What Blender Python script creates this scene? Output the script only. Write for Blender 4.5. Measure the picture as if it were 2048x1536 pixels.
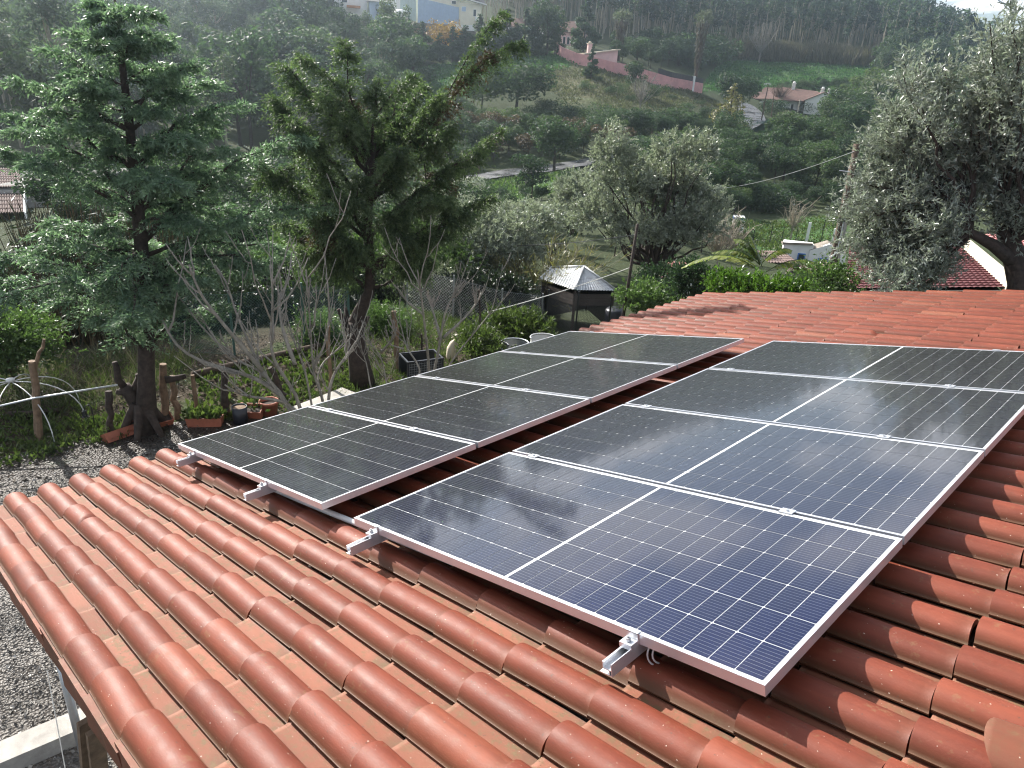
import bpy, math, random
import numpy as np
from mathutils import Matrix, Vector

scene = bpy.context.scene
for o in list(bpy.data.objects):
    bpy.data.objects.remove(o)

# ---------------------------------------------------------------- camera
RW = np.array([[0.69836032, 0.71378163, 0.05299668],
               [0.31513732, -0.24015765, -0.91815727],
               [-0.64263624, 0.65790584, -0.3926558]])      # world -> camera (x right, y down, z forward)
CAM = np.array([2.52855, -1.56225, 4.97072])
FPX = 1437.39                                               # focal length in pixels of the 2048 wide photograph
cam_data = bpy.data.cameras.new('camera')
cam = bpy.data.objects.new('camera', cam_data)
scene.collection.objects.link(cam)
cam_data.sensor_width = 36.0
cam_data.lens = FPX / 2048 * 36
cam_data.clip_start = 0.05
cam_data.clip_end = 4000
cm = np.eye(4)
cm[:3, 0] = RW[0]; cm[:3, 1] = -RW[1]; cm[:3, 2] = -RW[2]; cm[:3, 3] = CAM
cam.matrix_world = Matrix(cm.tolist())
scene.camera = cam

# ---------------------------------------------------------------- light
SUN_AZ, SUN_EL = -87.0, 34.5            # degrees; azimuth clockwise from +Y
SUN_STRENGTH = 5.0
SKY_STRENGTH = 0.074
EXPOSURE = 1.16
CLOUD = 10.0
CLOUD_W = 9.3
HAZE_DENSITY = 0.00068
HAZE_ANISO = 0.85
world = bpy.data.worlds.new('World')
scene.world = world
world.use_nodes = True
nt = world.node_tree
bg = nt.nodes['Background']
bg.inputs['Strength'].default_value = SKY_STRENGTH
sky = nt.nodes.new('ShaderNodeTexSky')
sky.sky_type = 'NISHITA'
sky.sun_disc = False
sky.sun_elevation = math.radians(SUN_EL)
sky.sun_rotation = math.radians(SUN_AZ)
sky.air_density = 1.0
sky.dust_density = 1.5
# broken cloud over the whole dome: noise on a cloud deck seen from below
tc = nt.nodes.new('ShaderNodeTexCoord')
sp = nt.nodes.new('ShaderNodeSeparateXYZ'); nt.links.new(tc.outputs['Generated'], sp.inputs[0])
zz = nt.nodes.new('ShaderNodeMath'); zz.operation = 'MAXIMUM'; nt.links.new(sp.outputs[2], zz.inputs[0]); zz.inputs[1].default_value = 0.0
za = nt.nodes.new('ShaderNodeMath'); za.operation = 'ADD'; nt.links.new(zz.outputs[0], za.inputs[0]); za.inputs[1].default_value = 0.16
dx = nt.nodes.new('ShaderNodeMath'); dx.operation = 'DIVIDE'; nt.links.new(sp.outputs[0], dx.inputs[0]); nt.links.new(za.outputs[0], dx.inputs[1])
dy = nt.nodes.new('ShaderNodeMath'); dy.operation = 'DIVIDE'; nt.links.new(sp.outputs[1], dy.inputs[0]); nt.links.new(za.outputs[0], dy.inputs[1])
cb = nt.nodes.new('ShaderNodeCombineXYZ'); nt.links.new(dx.outputs[0], cb.inputs[0]); nt.links.new(dy.outputs[0], cb.inputs[1])
nz = nt.nodes.new('ShaderNodeTexNoise'); nz.noise_dimensions = '4D'; nz.inputs['W'].default_value = CLOUD_W; nt.links.new(cb.outputs[0], nz.inputs['Vector'])
nz.inputs['Scale'].default_value = 2.0; nz.inputs['Detail'].default_value = 7; nz.inputs['Roughness'].default_value = 0.58
rp = nt.nodes.new('ShaderNodeValToRGB'); nt.links.new(nz.outputs['Fac'], rp.inputs[0])
rp.color_ramp.elements[0].position = 0.49; rp.color_ramp.elements[0].color = (0.02, 0.02, 0.02, 1)
rp.color_ramp.elements[1].position = 0.575; rp.color_ramp.elements[1].color = (1, 1, 1, 1)
mx = nt.nodes.new('ShaderNodeMix'); mx.data_type = 'RGBA'
nt.links.new(rp.outputs[0], mx.inputs['Factor']); nt.links.new(sky.outputs[0], mx.inputs['A'])
mx.inputs['B'].default_value = (CLOUD * 0.97, CLOUD * 0.99, CLOUD * 1.03, 1)
nt.links.new(mx.outputs['Result'], bg.inputs['Color'])

sun_data = bpy.data.lights.new('sun', 'SUN')
sun = bpy.data.objects.new('sun', sun_data)
scene.collection.objects.link(sun)
sun_data.energy = SUN_STRENGTH
sun_data.angle = math.radians(0.55)
sun_data.color = (1.0, 0.95, 0.87)
sd = Vector((math.sin(math.radians(SUN_AZ)) * math.cos(math.radians(SUN_EL)),
             math.cos(math.radians(SUN_AZ)) * math.cos(math.radians(SUN_EL)), math.sin(math.radians(SUN_EL))))
sun.rotation_euler = sd.to_track_quat('Z', 'Y').to_euler()
scene.view_settings.view_transform = 'Standard'
scene.view_settings.look = 'None'
scene.view_settings.gamma = 1
scene.view_settings.use_curve_mapping = False
scene.view_settings.exposure = EXPOSURE
scene.render.engine = 'CYCLES'
scene.cycles.filter_width = 1.15
scene.cycles.max_bounces = 8
scene.cycles.diffuse_bounces = 4
scene.cycles.glossy_bounces = 3
scene.cycles.transmission_bounces = 5
scene.cycles.volume_bounces = 1
scene.cycles.transparent_max_bounces = 8
scene.cycles.caustics_reflective = False
scene.cycles.caustics_refractive = False

# ---------------------------------------------------------------- places seen in the photograph -> world
def ray(px, py):
    d = RW.T @ np.array([(px - 1024) / FPX, (py - 768) / FPX, 1.0])
    return d / np.linalg.norm(d)
def at(px, py, d):
    """world point at horizontal distance d from the camera in the direction of photo pixel px,py"""
    r = ray(px, py)
    return CAM + r * (d / math.hypot(r[0], r[1]))
def pix(P):
    c = RW @ (np.asarray(P, float) - CAM)
    return 1024 + FPX * c[0] / c[2], 768 + FPX * c[1] / c[2]
def pixs(P):
    c = (np.asarray(P, float) - CAM) @ RW.T
    return 1024 + FPX * c[:, 0] / c[:, 2], 768 + FPX * c[:, 1] / c[:, 2], c[:, 2]
def azd(P):
    x, y = P[0] - CAM[0], P[1] - CAM[1]
    return math.degrees(math.atan2(x, y)), math.hypot(x, y)

# ---------------------------------------------------------------- terrain
CTRL = [(60, 420, 36), (60, 330, 70), (60, 230, 110), (60, 130, 160), (60, 30, 225), (60, -40, 300),
        (250, 420, 40), (250, 330, 75), (250, 240, 112), (250, 140, 160), (250, 50, 215), (250, -20, 290),
        (450, 430, 58), (450, 340, 92), (450, 255, 122), (450, 160, 160), (450, 75, 192), (450, -10, 260),
        (700, 560, 26), (700, 440, 60), (700, 372, 96), (700, 280, 120), (700, 190, 150), (700, 95, 184), (700, 0, 255),
        (950, 560, 30), (950, 440, 60), (950, 385, 90), (950, 357, 97), (950, 330, 103), (950, 260, 125), (950, 185, 148), (950, 118, 172),
        (950, 75, 194), (950, 10, 250), (950, -60, 340),
        (1150, 480, 42), (1150, 405, 66), (1150, 345, 98), (1150, 300, 112), (1150, 250, 125), (1150, 185, 143), (1150, 118, 165), (1150, 90, 195),
        (1150, 30, 262), (1150, -50, 360), (1300, 500, 44), (1300, 410, 70), (1300, 300, 118), (1300, 240, 131), (1300, 165, 160), (1300, 130, 195), (1300, 80, 262), (1300, -10, 350),
        (1450, 520, 46), (1450, 440, 72), (1450, 370, 96), (1450, 285, 124), (1450, 255, 142), (1450, 200, 184), (1450, 168, 205), (1500, 125, 250), (1500, 100, 275), (1500, 10, 350), (1500, -50, 430),
        (1600, 500, 62), (1600, 440, 82), (1600, 400, 95), (1600, 340, 112), (1600, 290, 140), (1600, 236, 186), (1600, 185, 220), (1600, 128, 255), (1600, 108, 275), (1600, 30, 345), (1600, -30, 430),
        (1800, 480, 66), (1800, 400, 95), (1800, 310, 135), (1800, 200, 215), (1800, 130, 268), (1800, 98, 340), (1800, 78, 420),
        (2048, 460, 70), (2048, 330, 130), (2048, 220, 230), (2048, 195, 330), (2048, 185, 420)]
_cp = []
for px, py, d in CTRL:
    P = at(px, py, d); a, _ = azd(P); _cp.append((a, d, P[2]))
for a in range(-100, 12, 8):
    _cp.append((a, 8, 0)); _cp.append((a, 12.5, 0))
    _cp.append((a, 17, -0.4 if a < -45 else -1.0))
for a in range(-100, 12, 12):
    _cp.append((a, 700, 38)); _cp.append((a, 1100, 30))
_cp.append((-98, 40, -5)); _cp.append((-98, 110, -4)); _cp.append((-98, 220, 12))
_cp = np.array(_cp, float)
def _rbfc(a, d): return np.stack([np.asarray(a) / 16.0, np.log(np.asarray(d)) * 2.2], -1)
def _phi(r): return np.where(r > 1e-9, r * r * np.log(np.maximum(r, 1e-9)), 0)
_X = _rbfc(_cp[:, 0], _cp[:, 1])
_n = len(_X)
_K = _phi(np.linalg.norm(_X[:, None] - _X[None], axis=2)) + np.eye(_n) * 0.02
_Pm = np.concatenate([np.ones((_n, 1)), _X], 1)
_sol = np.linalg.solve(np.block([[_K, _Pm], [_Pm.T, np.zeros((3, 3))]]), np.concatenate([_cp[:, 2], np.zeros(3)]))
GA = np.arange(-100, 12.01, 1.0)
GL = np.linspace(math.log(7), math.log(1100), 160)
_A, _Lg = np.meshgrid(GA, GL, indexing='ij')
_Q = _rbfc(_A.ravel(), np.exp(_Lg.ravel()))
_G = (_phi(np.linalg.norm(_Q[:, None] - _X[None], axis=2)) @ _sol[:_n] + np.concatenate([np.ones((len(_Q), 1)), _Q], 1) @ _sol[_n:]).reshape(_A.shape)
def terr(x, y):
    """ground height at world x,y (arrays)"""
    x = np.asarray(x, float) - CAM[0]; y = np.asarray(y, float) - CAM[1]
    d = np.hypot(x, y); a = np.degrees(np.arctan2(x, y))
    a = np.where(a > 136, a - 360, a)
    back = np.clip((np.abs(a + 44) - 56) / 60, 0, 1)
    ac = np.clip(a, GA[0], GA[-1] - 1e-6); lc = np.clip(np.log(np.maximum(d, 7)), GL[0], GL[-1] - 1e-6)
    i = np.floor(ac - GA[0]).astype(int); fi = ac - GA[0] - i
    q = (lc - GL[0]) / (GL[1] - GL[0]); j = np.floor(q).astype(int); fj = q - j
    i = np.clip(i, 0, len(GA) - 2); j = np.clip(j, 0, len(GL) - 2)
    z = _G[i, j] * (1 - fi) * (1 - fj) + _G[i + 1, j] * fi * (1 - fj) + _G[i, j + 1] * (1 - fi) * fj + _G[i + 1, j + 1] * fi * fj
    s = np.clip((d - 11) / 5, 0, 1); s = s * s * (3 - 2 * s)
    z = z * s
    rel = np.clip((d - 20) / 60, 0, 1)
    z = z * (1 - back) + back * (-6 * rel)
    bump = 0.25 * np.sin(x * 0.21 + 1.3) * np.sin(y * 0.19) + 0.12 * np.sin(x * 0.57 + y * 0.43)
    return z + bump * np.clip((d - 16) / 30, 0, 1)
def terr1(x, y): return float(terr(np.array([x]), np.array([y]))[0])
def g(px, py, lo=4.0):
    """where the view through photo pixel px,py meets the ground"""
    r = ray(px, py); h = math.hypot(r[0], r[1])
    ds = np.exp(np.linspace(math.log(lo), math.log(900), 900))
    P = CAM[None] + r[None] * (ds / h)[:, None]
    below = P[:, 2] < terr(P[:, 0], P[:, 1])
    if not below.any(): k = len(ds) - 1
    else: k = int(np.argmax(below))
    return np.array([P[k, 0], P[k, 1], terr1(P[k, 0], P[k, 1])])
def inpoly(x, y, poly):
    x = np.asarray(x); y = np.asarray(y); r = np.zeros(x.shape, bool); n = len(poly); j = n - 1
    for i in range(n):
        xi, yi = poly[i]; xj, yj = poly[j]
        c = ((yi > y) != (yj > y)) & (x < (xj - xi) * (y - yi) / ((yj - yi) if yj != yi else 1e-9) + xi)
        r ^= c; j = i
    return r

# ---------------------------------------------------------------- mesh helpers
def unit(v):
    v = np.asarray(v, float); return v / (np.linalg.norm(v, axis=-1, keepdims=True) + 1e-12)
class MB:
    def __init__(s): s.v = []; s.q = []; s.n = 0; s.t = []
    def add(s, V, F, mat=0, tint=0.5):
        V = np.asarray(V, float).reshape(-1, 3)
        F = np.asarray(F, int)
        if F.ndim == 1: F = F[None]
        s.v.append(V); s.q.append((F + s.n, mat)); s.n += len(V)
        s.t.append(np.broadcast_to(np.asarray(tint, float), (len(V),)))
        return s
    def box(s, c, size, mat=0, rot=0.0):
        x, y, z = np.array(size) / 2.0
        V = np.array([[-x, -y, -z], [x, -y, -z], [x, y, -z], [-x, y, -z], [-x, -y, z], [x, -y, z], [x, y, z], [-x, y, z]])
        if rot:
            ca, sa = math.cos(rot), math.sin(rot); V = np.stack([V[:, 0] * ca - V[:, 1] * sa, V[:, 0] * sa + V[:, 1] * ca, V[:, 2]], 1)
        return s.hexa(V + np.array(c), mat)
    def hexa(s, V, mat=0):
        return s.add(V, [[3, 2, 1, 0], [4, 5, 6, 7], [0, 1, 5, 4], [1, 2, 6, 5], [2, 3, 7, 6], [3, 0, 4, 7]], mat)
    def slab(s, quad, thick, mat=0):
        """quad of four corners (counter-clockwise from above) thickened downwards along its normal"""
        q = np.asarray(quad, float); n = unit(np.cross(q[1] - q[0], q[3] - q[0]))
        return s.hexa(np.concatenate([q - n * thick, q]), mat)
    def tube(s, P, r, sides=6, mat=0, cap=True, tint=0.5):
        P = np.asarray(P, float); n = len(P)
        r = np.broadcast_to(np.asarray(r, float), (n,))
        T = np.gradient(P, axis=0); T = unit(T)
        up = np.array([0, 0, 1.0]) if abs(T[0][2]) < 0.9 else np.array([1.0, 0, 0])
        A = np.zeros((n, 3)); a = unit(np.cross(T[0], up)); 
        for i in range(n):
            a = unit(a - T[i] * (a @ T[i])); A[i] = a
        Bv = np.cross(T, A)
        th = np.linspace(0, 2 * math.pi, sides, endpoint=False)
        V = P[:, None] + r[:, None, None] * (np.cos(th)[None, :, None] * A[:, None] + np.sin(th)[None, :, None] * Bv[:, None])
        i = np.arange(n - 1)[:, None] * sides; k = np.arange(sides)[None]; k2 = (k + 1) % sides
        F = np.stack([i + k, i + k2, i + sides + k2, i + sides + k], -1).reshape(-1, 4)
        s.add(V.reshape(-1, 3), F, mat, tint)
        if cap:
            b = s.n - n * sides
            s.q.append((np.arange(b, b + sides)[::-1][None], mat)); s.q.append((np.arange(s.n - sides, s.n)[None], mat))
        return s
    def lathe(s, prof, c=(0, 0, 0), sides=16, mat=0):
        prof = np.asarray(prof, float); n = len(prof); th = np.linspace(0, 2 * math.pi, sides, endpoint=False)
        V = np.stack([prof[:, 0][:, None] * np.cos(th), prof[:, 0][:, None] * np.sin(th), np.repeat(prof[:, 1][:, None], sides, 1)], -1).reshape(-1, 3) + np.array(c)
        i = np.arange(n - 1)[:, None] * sides; k = np.arange(sides)[None]; k2 = (k + 1) % sides
        return s.add(V, np.stack([i + k, i + k2, i + sides + k2, i + sides + k], -1).reshape(-1, 4), mat)
    def grid(s, V, mat=0, tint=0.5):
        V = np.asarray(V, float); a, b = V.shape[:2]
        i = np.arange(a - 1)[:, None] * b; k = np.arange(b - 1)[None]
        return s.add(V.reshape(-1, 3), np.stack([i + k, i + k + 1, i + b + k + 1, i + b + k], -1).reshape(-1, 4), mat, tint)
    def leaves(s, C, D, N, L, W, mat=0, tint=0.5, wide=0.45, fold=0.0):
        """one four-cornered leaf per row: C base, D direction, N face normal"""
        C = np.asarray(C, float); n = len(C); D = unit(D); S = unit(np.cross(D, N)); Nn = np.cross(S, D)
        L = np.broadcast_to(L, (n,))[:, None]; W = np.broadcast_to(W, (n,))[:, None]
        m = C + D * L * wide
        V = np.stack([C, m + S * W / 2 + Nn * W * fold, C + D * L, m - S * W / 2 + Nn * W * fold], 1).reshape(-1, 3)
        t = np.repeat(np.broadcast_to(np.asarray(tint, float), (n,)), 4)
        return s.add(V, np.arange(n * 4).reshape(n, 4), mat, t)
    def mesh(s, name, mats, smooth=False, off=(0, 0, 0)):
        me = bpy.data.meshes.new(name)
        V = np.concatenate(s.v) - np.array(off)
        loops = []; tot = []; mi = []
        for F, m in s.q:
            loops.append(F.ravel()); tot.append(np.full(len(F), F.shape[1])); mi.append(np.full(len(F), m))
        loops = np.concatenate(loops).astype(np.int32); tot = np.concatenate(tot).astype(np.int32); mi = np.concatenate(mi).astype(np.int32)
        me.vertices.add(len(V)); me.vertices.foreach_set('co', V.astype(np.float32).ravel())
        me.loops.add(len(loops)); me.loops.foreach_set('vertex_index', loops)
        me.polygons.add(len(tot)); me.polygons.foreach_set('loop_start', (np.cumsum(tot) - tot).astype(np.int32))
        me.polygons.foreach_set('material_index', mi)
        me.polygons.foreach_set('use_smooth', np.full(len(tot), smooth))
        me.update(calc_edges=True)
        at_ = me.attributes.new('tint', 'FLOAT', 'POINT'); at_.data.foreach_set('value', np.concatenate(s.t).astype(np.float32))
        for m in (mats if isinstance(mats, (list, tuple)) else [mats]): me.materials.append(m)
        return me
    def build(s, name, mats, parent=None, smooth=False, label=None, world=False):
        off = parent.location if (parent is not None and world) else (0, 0, 0)
        me = s.mesh(name, mats, smooth, off)
        return link(name, me, parent, label)
def link(name, me, parent=None, label=None):
    o = bpy.data.objects.new(name, me); scene.collection.objects.link(o)
    if parent is not None: o.parent = parent
    if label: o['label'] = label
    return o
def tag(o, label, cat, group=None):
    o['label'] = label; o['category'] = cat
    if group: o['group'] = group
    return o
def kind(o, k): o['kind'] = k; return o
def thing(name, label, cat, loc=(0, 0, 0), group=None, rotz=0.0):
    o = bpy.data.objects.new(name, None); scene.collection.objects.link(o)
    o.location = tuple(float(c) for c in loc); o.rotation_euler = (0, 0, rotz); o.empty_display_size = 0.2
    return tag(o, label, cat, group)
def copy_thing(o, loc, rotz=0.0, sc=1.0, label=None, group=None):
    c = o.copy(); scene.collection.objects.link(c)
    c.location = tuple(float(q) for q in loc); c.rotation_euler = (0, 0, rotz); c.scale = (sc, sc, sc) if np.isscalar(sc) else sc
    if label: c['label'] = label
    if group: c['group'] = group
    for ch in o.children:
        d = ch.copy(); scene.collection.objects.link(d); d.parent = c
        for gch in ch.children:
            e = gch.copy(); scene.collection.objects.link(e); e.parent = d
    return c
def yaw_to(px, py=300):
    """rotation that turns local +y away from the camera in the direction of this pixel"""
    r = ray(px, py); return -math.atan2(r[0], r[1])

# ---------------------------------------------------------------- materials
def newmat(name):
    m = bpy.data.materials.new(name); m.use_nodes = True
    return m, m.node_tree, m.node_tree.nodes['Principled BSDF']
def N(nt, typ, **kw):
    n = nt.nodes.new(typ)
    for k, v in kw.items():
        if k in n.inputs: n.inputs[k].default_value = v
        else: setattr(n, k, v)
    return n
def ramp(nt, src, stops):
    r = nt.nodes.new('ShaderNodeValToRGB'); nt.links.new(src, r.inputs[0]); e = r.color_ramp.elements
    while len(e) < len(stops): e.new(0.5)
    for i, (p, c) in enumerate(stops):
        e[i].position = p; e[i].color = (*c, 1) if len(c) == 3 else c
    return r.outputs[0]
def noise(nt, vec, scale, detail=4, rough=0.55, dist=0.0):
    n = N(nt, 'ShaderNodeTexNoise', Scale=scale, Detail=detail, Roughness=rough, Distortion=dist)
    if vec is not None: nt.links.new(vec, n.inputs['Vector'])
    return n.outputs['Fac']
def mixc(nt, f, a, b, mode='MIX'):
    m = nt.nodes.new('ShaderNodeMix'); m.data_type = 'RGBA'; m.blend_type = mode
    for s_, v in (('Factor', f), ('A', a), ('B', b)):
        if isinstance(v, bpy.types.NodeSocket): nt.links.new(v, m.inputs[s_])
        elif s_ == 'Factor': m.inputs[s_].default_value = v
        else: m.inputs[s_].default_value = (*v, 1)
    return m.outputs['Result']
def math_(nt, op, a, b=0.0, clamp=False):
    m = nt.nodes.new('ShaderNodeMath'); m.operation = op; m.use_clamp = clamp
    for i, v in enumerate((a, b)):
        if isinstance(v, bpy.types.NodeSocket): nt.links.new(v, m.inputs[i])
        else: m.inputs[i].default_value = v
    return m.outputs[0]
def bump(nt, bs, h, strength=0.3, dist=0.01):
    b = N(nt, 'ShaderNodeBump', Strength=strength, Distance=dist); nt.links.new(h, b.inputs['Height']); nt.links.new(b.outputs[0], bs.inputs['Normal'])
def plain(name, col, rough=0.7, metal=0.0, var=0.25, scale=6.0, bstr=0.15, coord='Object'):
    """one colour with gentle wear"""
    m, nt, bs = newmat(name)
    tc = N(nt, 'ShaderNodeTexCoord')
    f = noise(nt, tc.outputs[coord], scale, 6, 0.65)
    lo = tuple(c * (1 - var) for c in col); hi = tuple(min(1, c * (1 + var)) for c in col)
    nt.links.new(ramp(nt, f, [(0.3, lo), (0.7, hi)]), bs.inputs['Base Color'])
    bs.inputs['Roughness'].default_value = rough; bs.inputs['Metallic'].default_value = metal
    if bstr: bump(nt, bs, f, bstr, 0.02)
    return m
def leafmat(name, a, b, trans=0.35, rough=0.45, spec=0.5, objvar=0.0, tcol=(1.2, 1.45, 0.9)):
    """leaf with colour running from a to b by the leaf's own tint, lit through from behind"""
    m, nt, bs = newmat(name)
    at_ = N(nt, 'ShaderNodeAttribute', attribute_name='tint')
    c = ramp(nt, at_.outputs['Fac'], [(0.0, a), (1.0, b)])
    if objvar:
        oi = N(nt, 'ShaderNodeObjectInfo')
        c = mixc(nt, 1.0, c, ramp(nt, oi.outputs['Random'], [(0, (1 - objvar,) * 3), (0.5, (1, 1, 1)), (1, (1 + objvar, 1 + objvar * 0.6, 1 - objvar * 0.4))]), 'MULTIPLY')
    nt.links.new(c, bs.inputs['Base Color'])
    bs.inputs['Roughness'].default_value = rough; bs.inputs['Specular IOR Level'].default_value = spec
    if trans > 0:
        tr = N(nt, 'ShaderNodeBsdfTranslucent')
        nt.links.new(mixc(nt, 1.0, c, tcol, 'MULTIPLY'), tr.inputs['Color'])
        ms = N(nt, 'ShaderNodeMixShader'); ms.inputs[0].default_value = trans
        nt.links.new(bs.outputs[0], ms.inputs[1]); nt.links.new(tr.outputs[0], ms.inputs[2])
        nt.links.new(ms.outputs[0], nt.nodes['Material Output'].inputs['Surface'])
    return m
M = {}
M['bark'] = plain('bark', (0.09, 0.062, 0.045), 0.9, var=0.5, scale=14, bstr=0.6)
M['bark_dark'] = plain('dark_bark', (0.045, 0.032, 0.026), 0.9, var=0.5, scale=14, bstr=0.6)
M['bark_grey'] = plain('grey_bark', (0.23, 0.21, 0.18), 0.8, var=0.35, scale=9, bstr=0.4)
M['bark_pale'] = plain('pale_bark', (0.30, 0.26, 0.20), 0.8, var=0.35, scale=3, bstr=0.2)
M['stake'] = plain('weathered_stake', (0.19, 0.125, 0.08), 0.85, var=0.4, scale=12, bstr=0.5)
M['alu'] = plain('aluminium', (0.78, 0.79, 0.82), 0.34, 0.75, var=0.06, scale=9, bstr=0.02)
M['steel'] = plain('galvanised_steel', (0.5, 0.52, 0.54), 0.45, 0.8, var=0.2, scale=5, bstr=0.05)
M['white_paint'] = plain('white_paint', (0.78, 0.77, 0.74), 0.7, var=0.08, scale=1.2, bstr=0.05)
M['white_plastic'] = plain('white_plastic', (0.60, 0.60, 0.59), 0.35, var=0.05, scale=8, bstr=0.0)
M['dark_metal'] = plain('dark_metal', (0.03, 0.032, 0.035), 0.45, 0.3, var=0.3, scale=10, bstr=0.1)
M['dark_plastic'] = plain('dark_plastic', (0.02, 0.022, 0.03), 0.4, var=0.3, scale=10, bstr=0.05)
M['terracotta'] = plain('terracotta_plastic', (0.34, 0.11, 0.065), 0.6, var=0.2, scale=8, bstr=0.1)
M['concrete'] = plain('concrete', (0.36, 0.34, 0.31), 0.9, var=0.25, scale=7, bstr=0.4)
M['cream'] = plain('cream_render', (0.80, 0.74, 0.58), 0.8, var=0.07, scale=0.6, bstr=0.05)
M['pink'] = plain('pink_render', (0.60, 0.30, 0.29), 0.85, var=0.18, scale=0.7, bstr=0.1)
M['pale_pink'] = plain('pale_pink_render', (0.66, 0.45, 0.43), 0.85, var=0.12, scale=0.7, bstr=0.1)
M['blue_paint'] = plain('blue_paint', (0.05, 0.16, 0.45), 0.6, var=0.12, scale=5, bstr=0.05)
M['blue_sheet'] = plain('pale_blue_sheet', (0.40, 0.50, 0.63), 0.6, var=0.08, scale=2, bstr=0.0)
M['green_sheet'] = plain('pale_green_sheet', (0.48, 0.56, 0.52), 0.6, var=0.08, scale=2, bstr=0.0)
M['window'] = plain('window_glass', (0.03, 0.04, 0.05), 0.12, var=0.2, scale=2, bstr=0.0)
M['slate'] = plain('dark_roof', (0.045, 0.042, 0.045), 0.7, var=0.3, scale=2, bstr=0.1)
M['wall_stain'] = plain('stained_wall', (0.20, 0.17, 0.14), 0.9, var=0.45, scale=0.8, bstr=0.3)
M['tile_far'] = plain('weathered_roof_tile', (0.13, 0.072, 0.058), 0.85, var=0.35, scale=1.5, bstr=0.3)
M['tile_red'] = plain('red_roof_tile', (0.095, 0.021, 0.024), 0.7, var=0.2, scale=2.5, bstr=0.1)
M['tile_pink'] = plain('pink_roof_sheet', (0.46, 0.19, 0.18), 0.7, var=0.2, scale=2.5, bstr=0.1)
M['tile_brown'] = plain('brown_roof_tile', (0.13, 0.085, 0.075), 0.85, var=0.35, scale=2.5, bstr=0.2)
M['orange'] = plain('orange_wood', (0.45, 0.20, 0.08), 0.7, var=0.2, scale=4, bstr=0.1)
M['wire'] = plain('wire', (0.30, 0.31, 0.31), 0.5, 0.6, var=0.2, scale=10, bstr=0)
M['green_wire'] = plain('green_coated_wire', (0.06, 0.13, 0.11), 0.5, var=0.2, scale=10, bstr=0)
M['rope'] = plain('pale_rope', (0.62, 0.60, 0.55), 0.8, var=0.15, scale=20, bstr=0)
M['stone_pale'] = plain('pale_stone', (0.62, 0.54, 0.42), 0.85, var=0.15, scale=9, bstr=0.2)
M['rust'] = plain('rusty_sheet', (0.20, 0.12, 0.08), 0.75, 0.3, var=0.4, scale=5, bstr=0.2)
# ---------------------------------------------------------------- roof plane of the near house
PITCH = math.radians(14); Z0 = 3.0
def pl(u, v, n):
    return np.array([u * math.cos(PITCH) - n * math.sin(PITCH), v, u * math.sin(PITCH) + n * math.cos(PITCH) + Z0])
def on_plane(o, u=0, v=0, n=0, rz=0.0):
    o.matrix_world = Matrix.Translation(Vector(pl(u, v, n))) @ Matrix.Rotation(-PITCH, 4, 'Y') @ Matrix.Rotation(rz, 4, 'Z')
    return o

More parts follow.
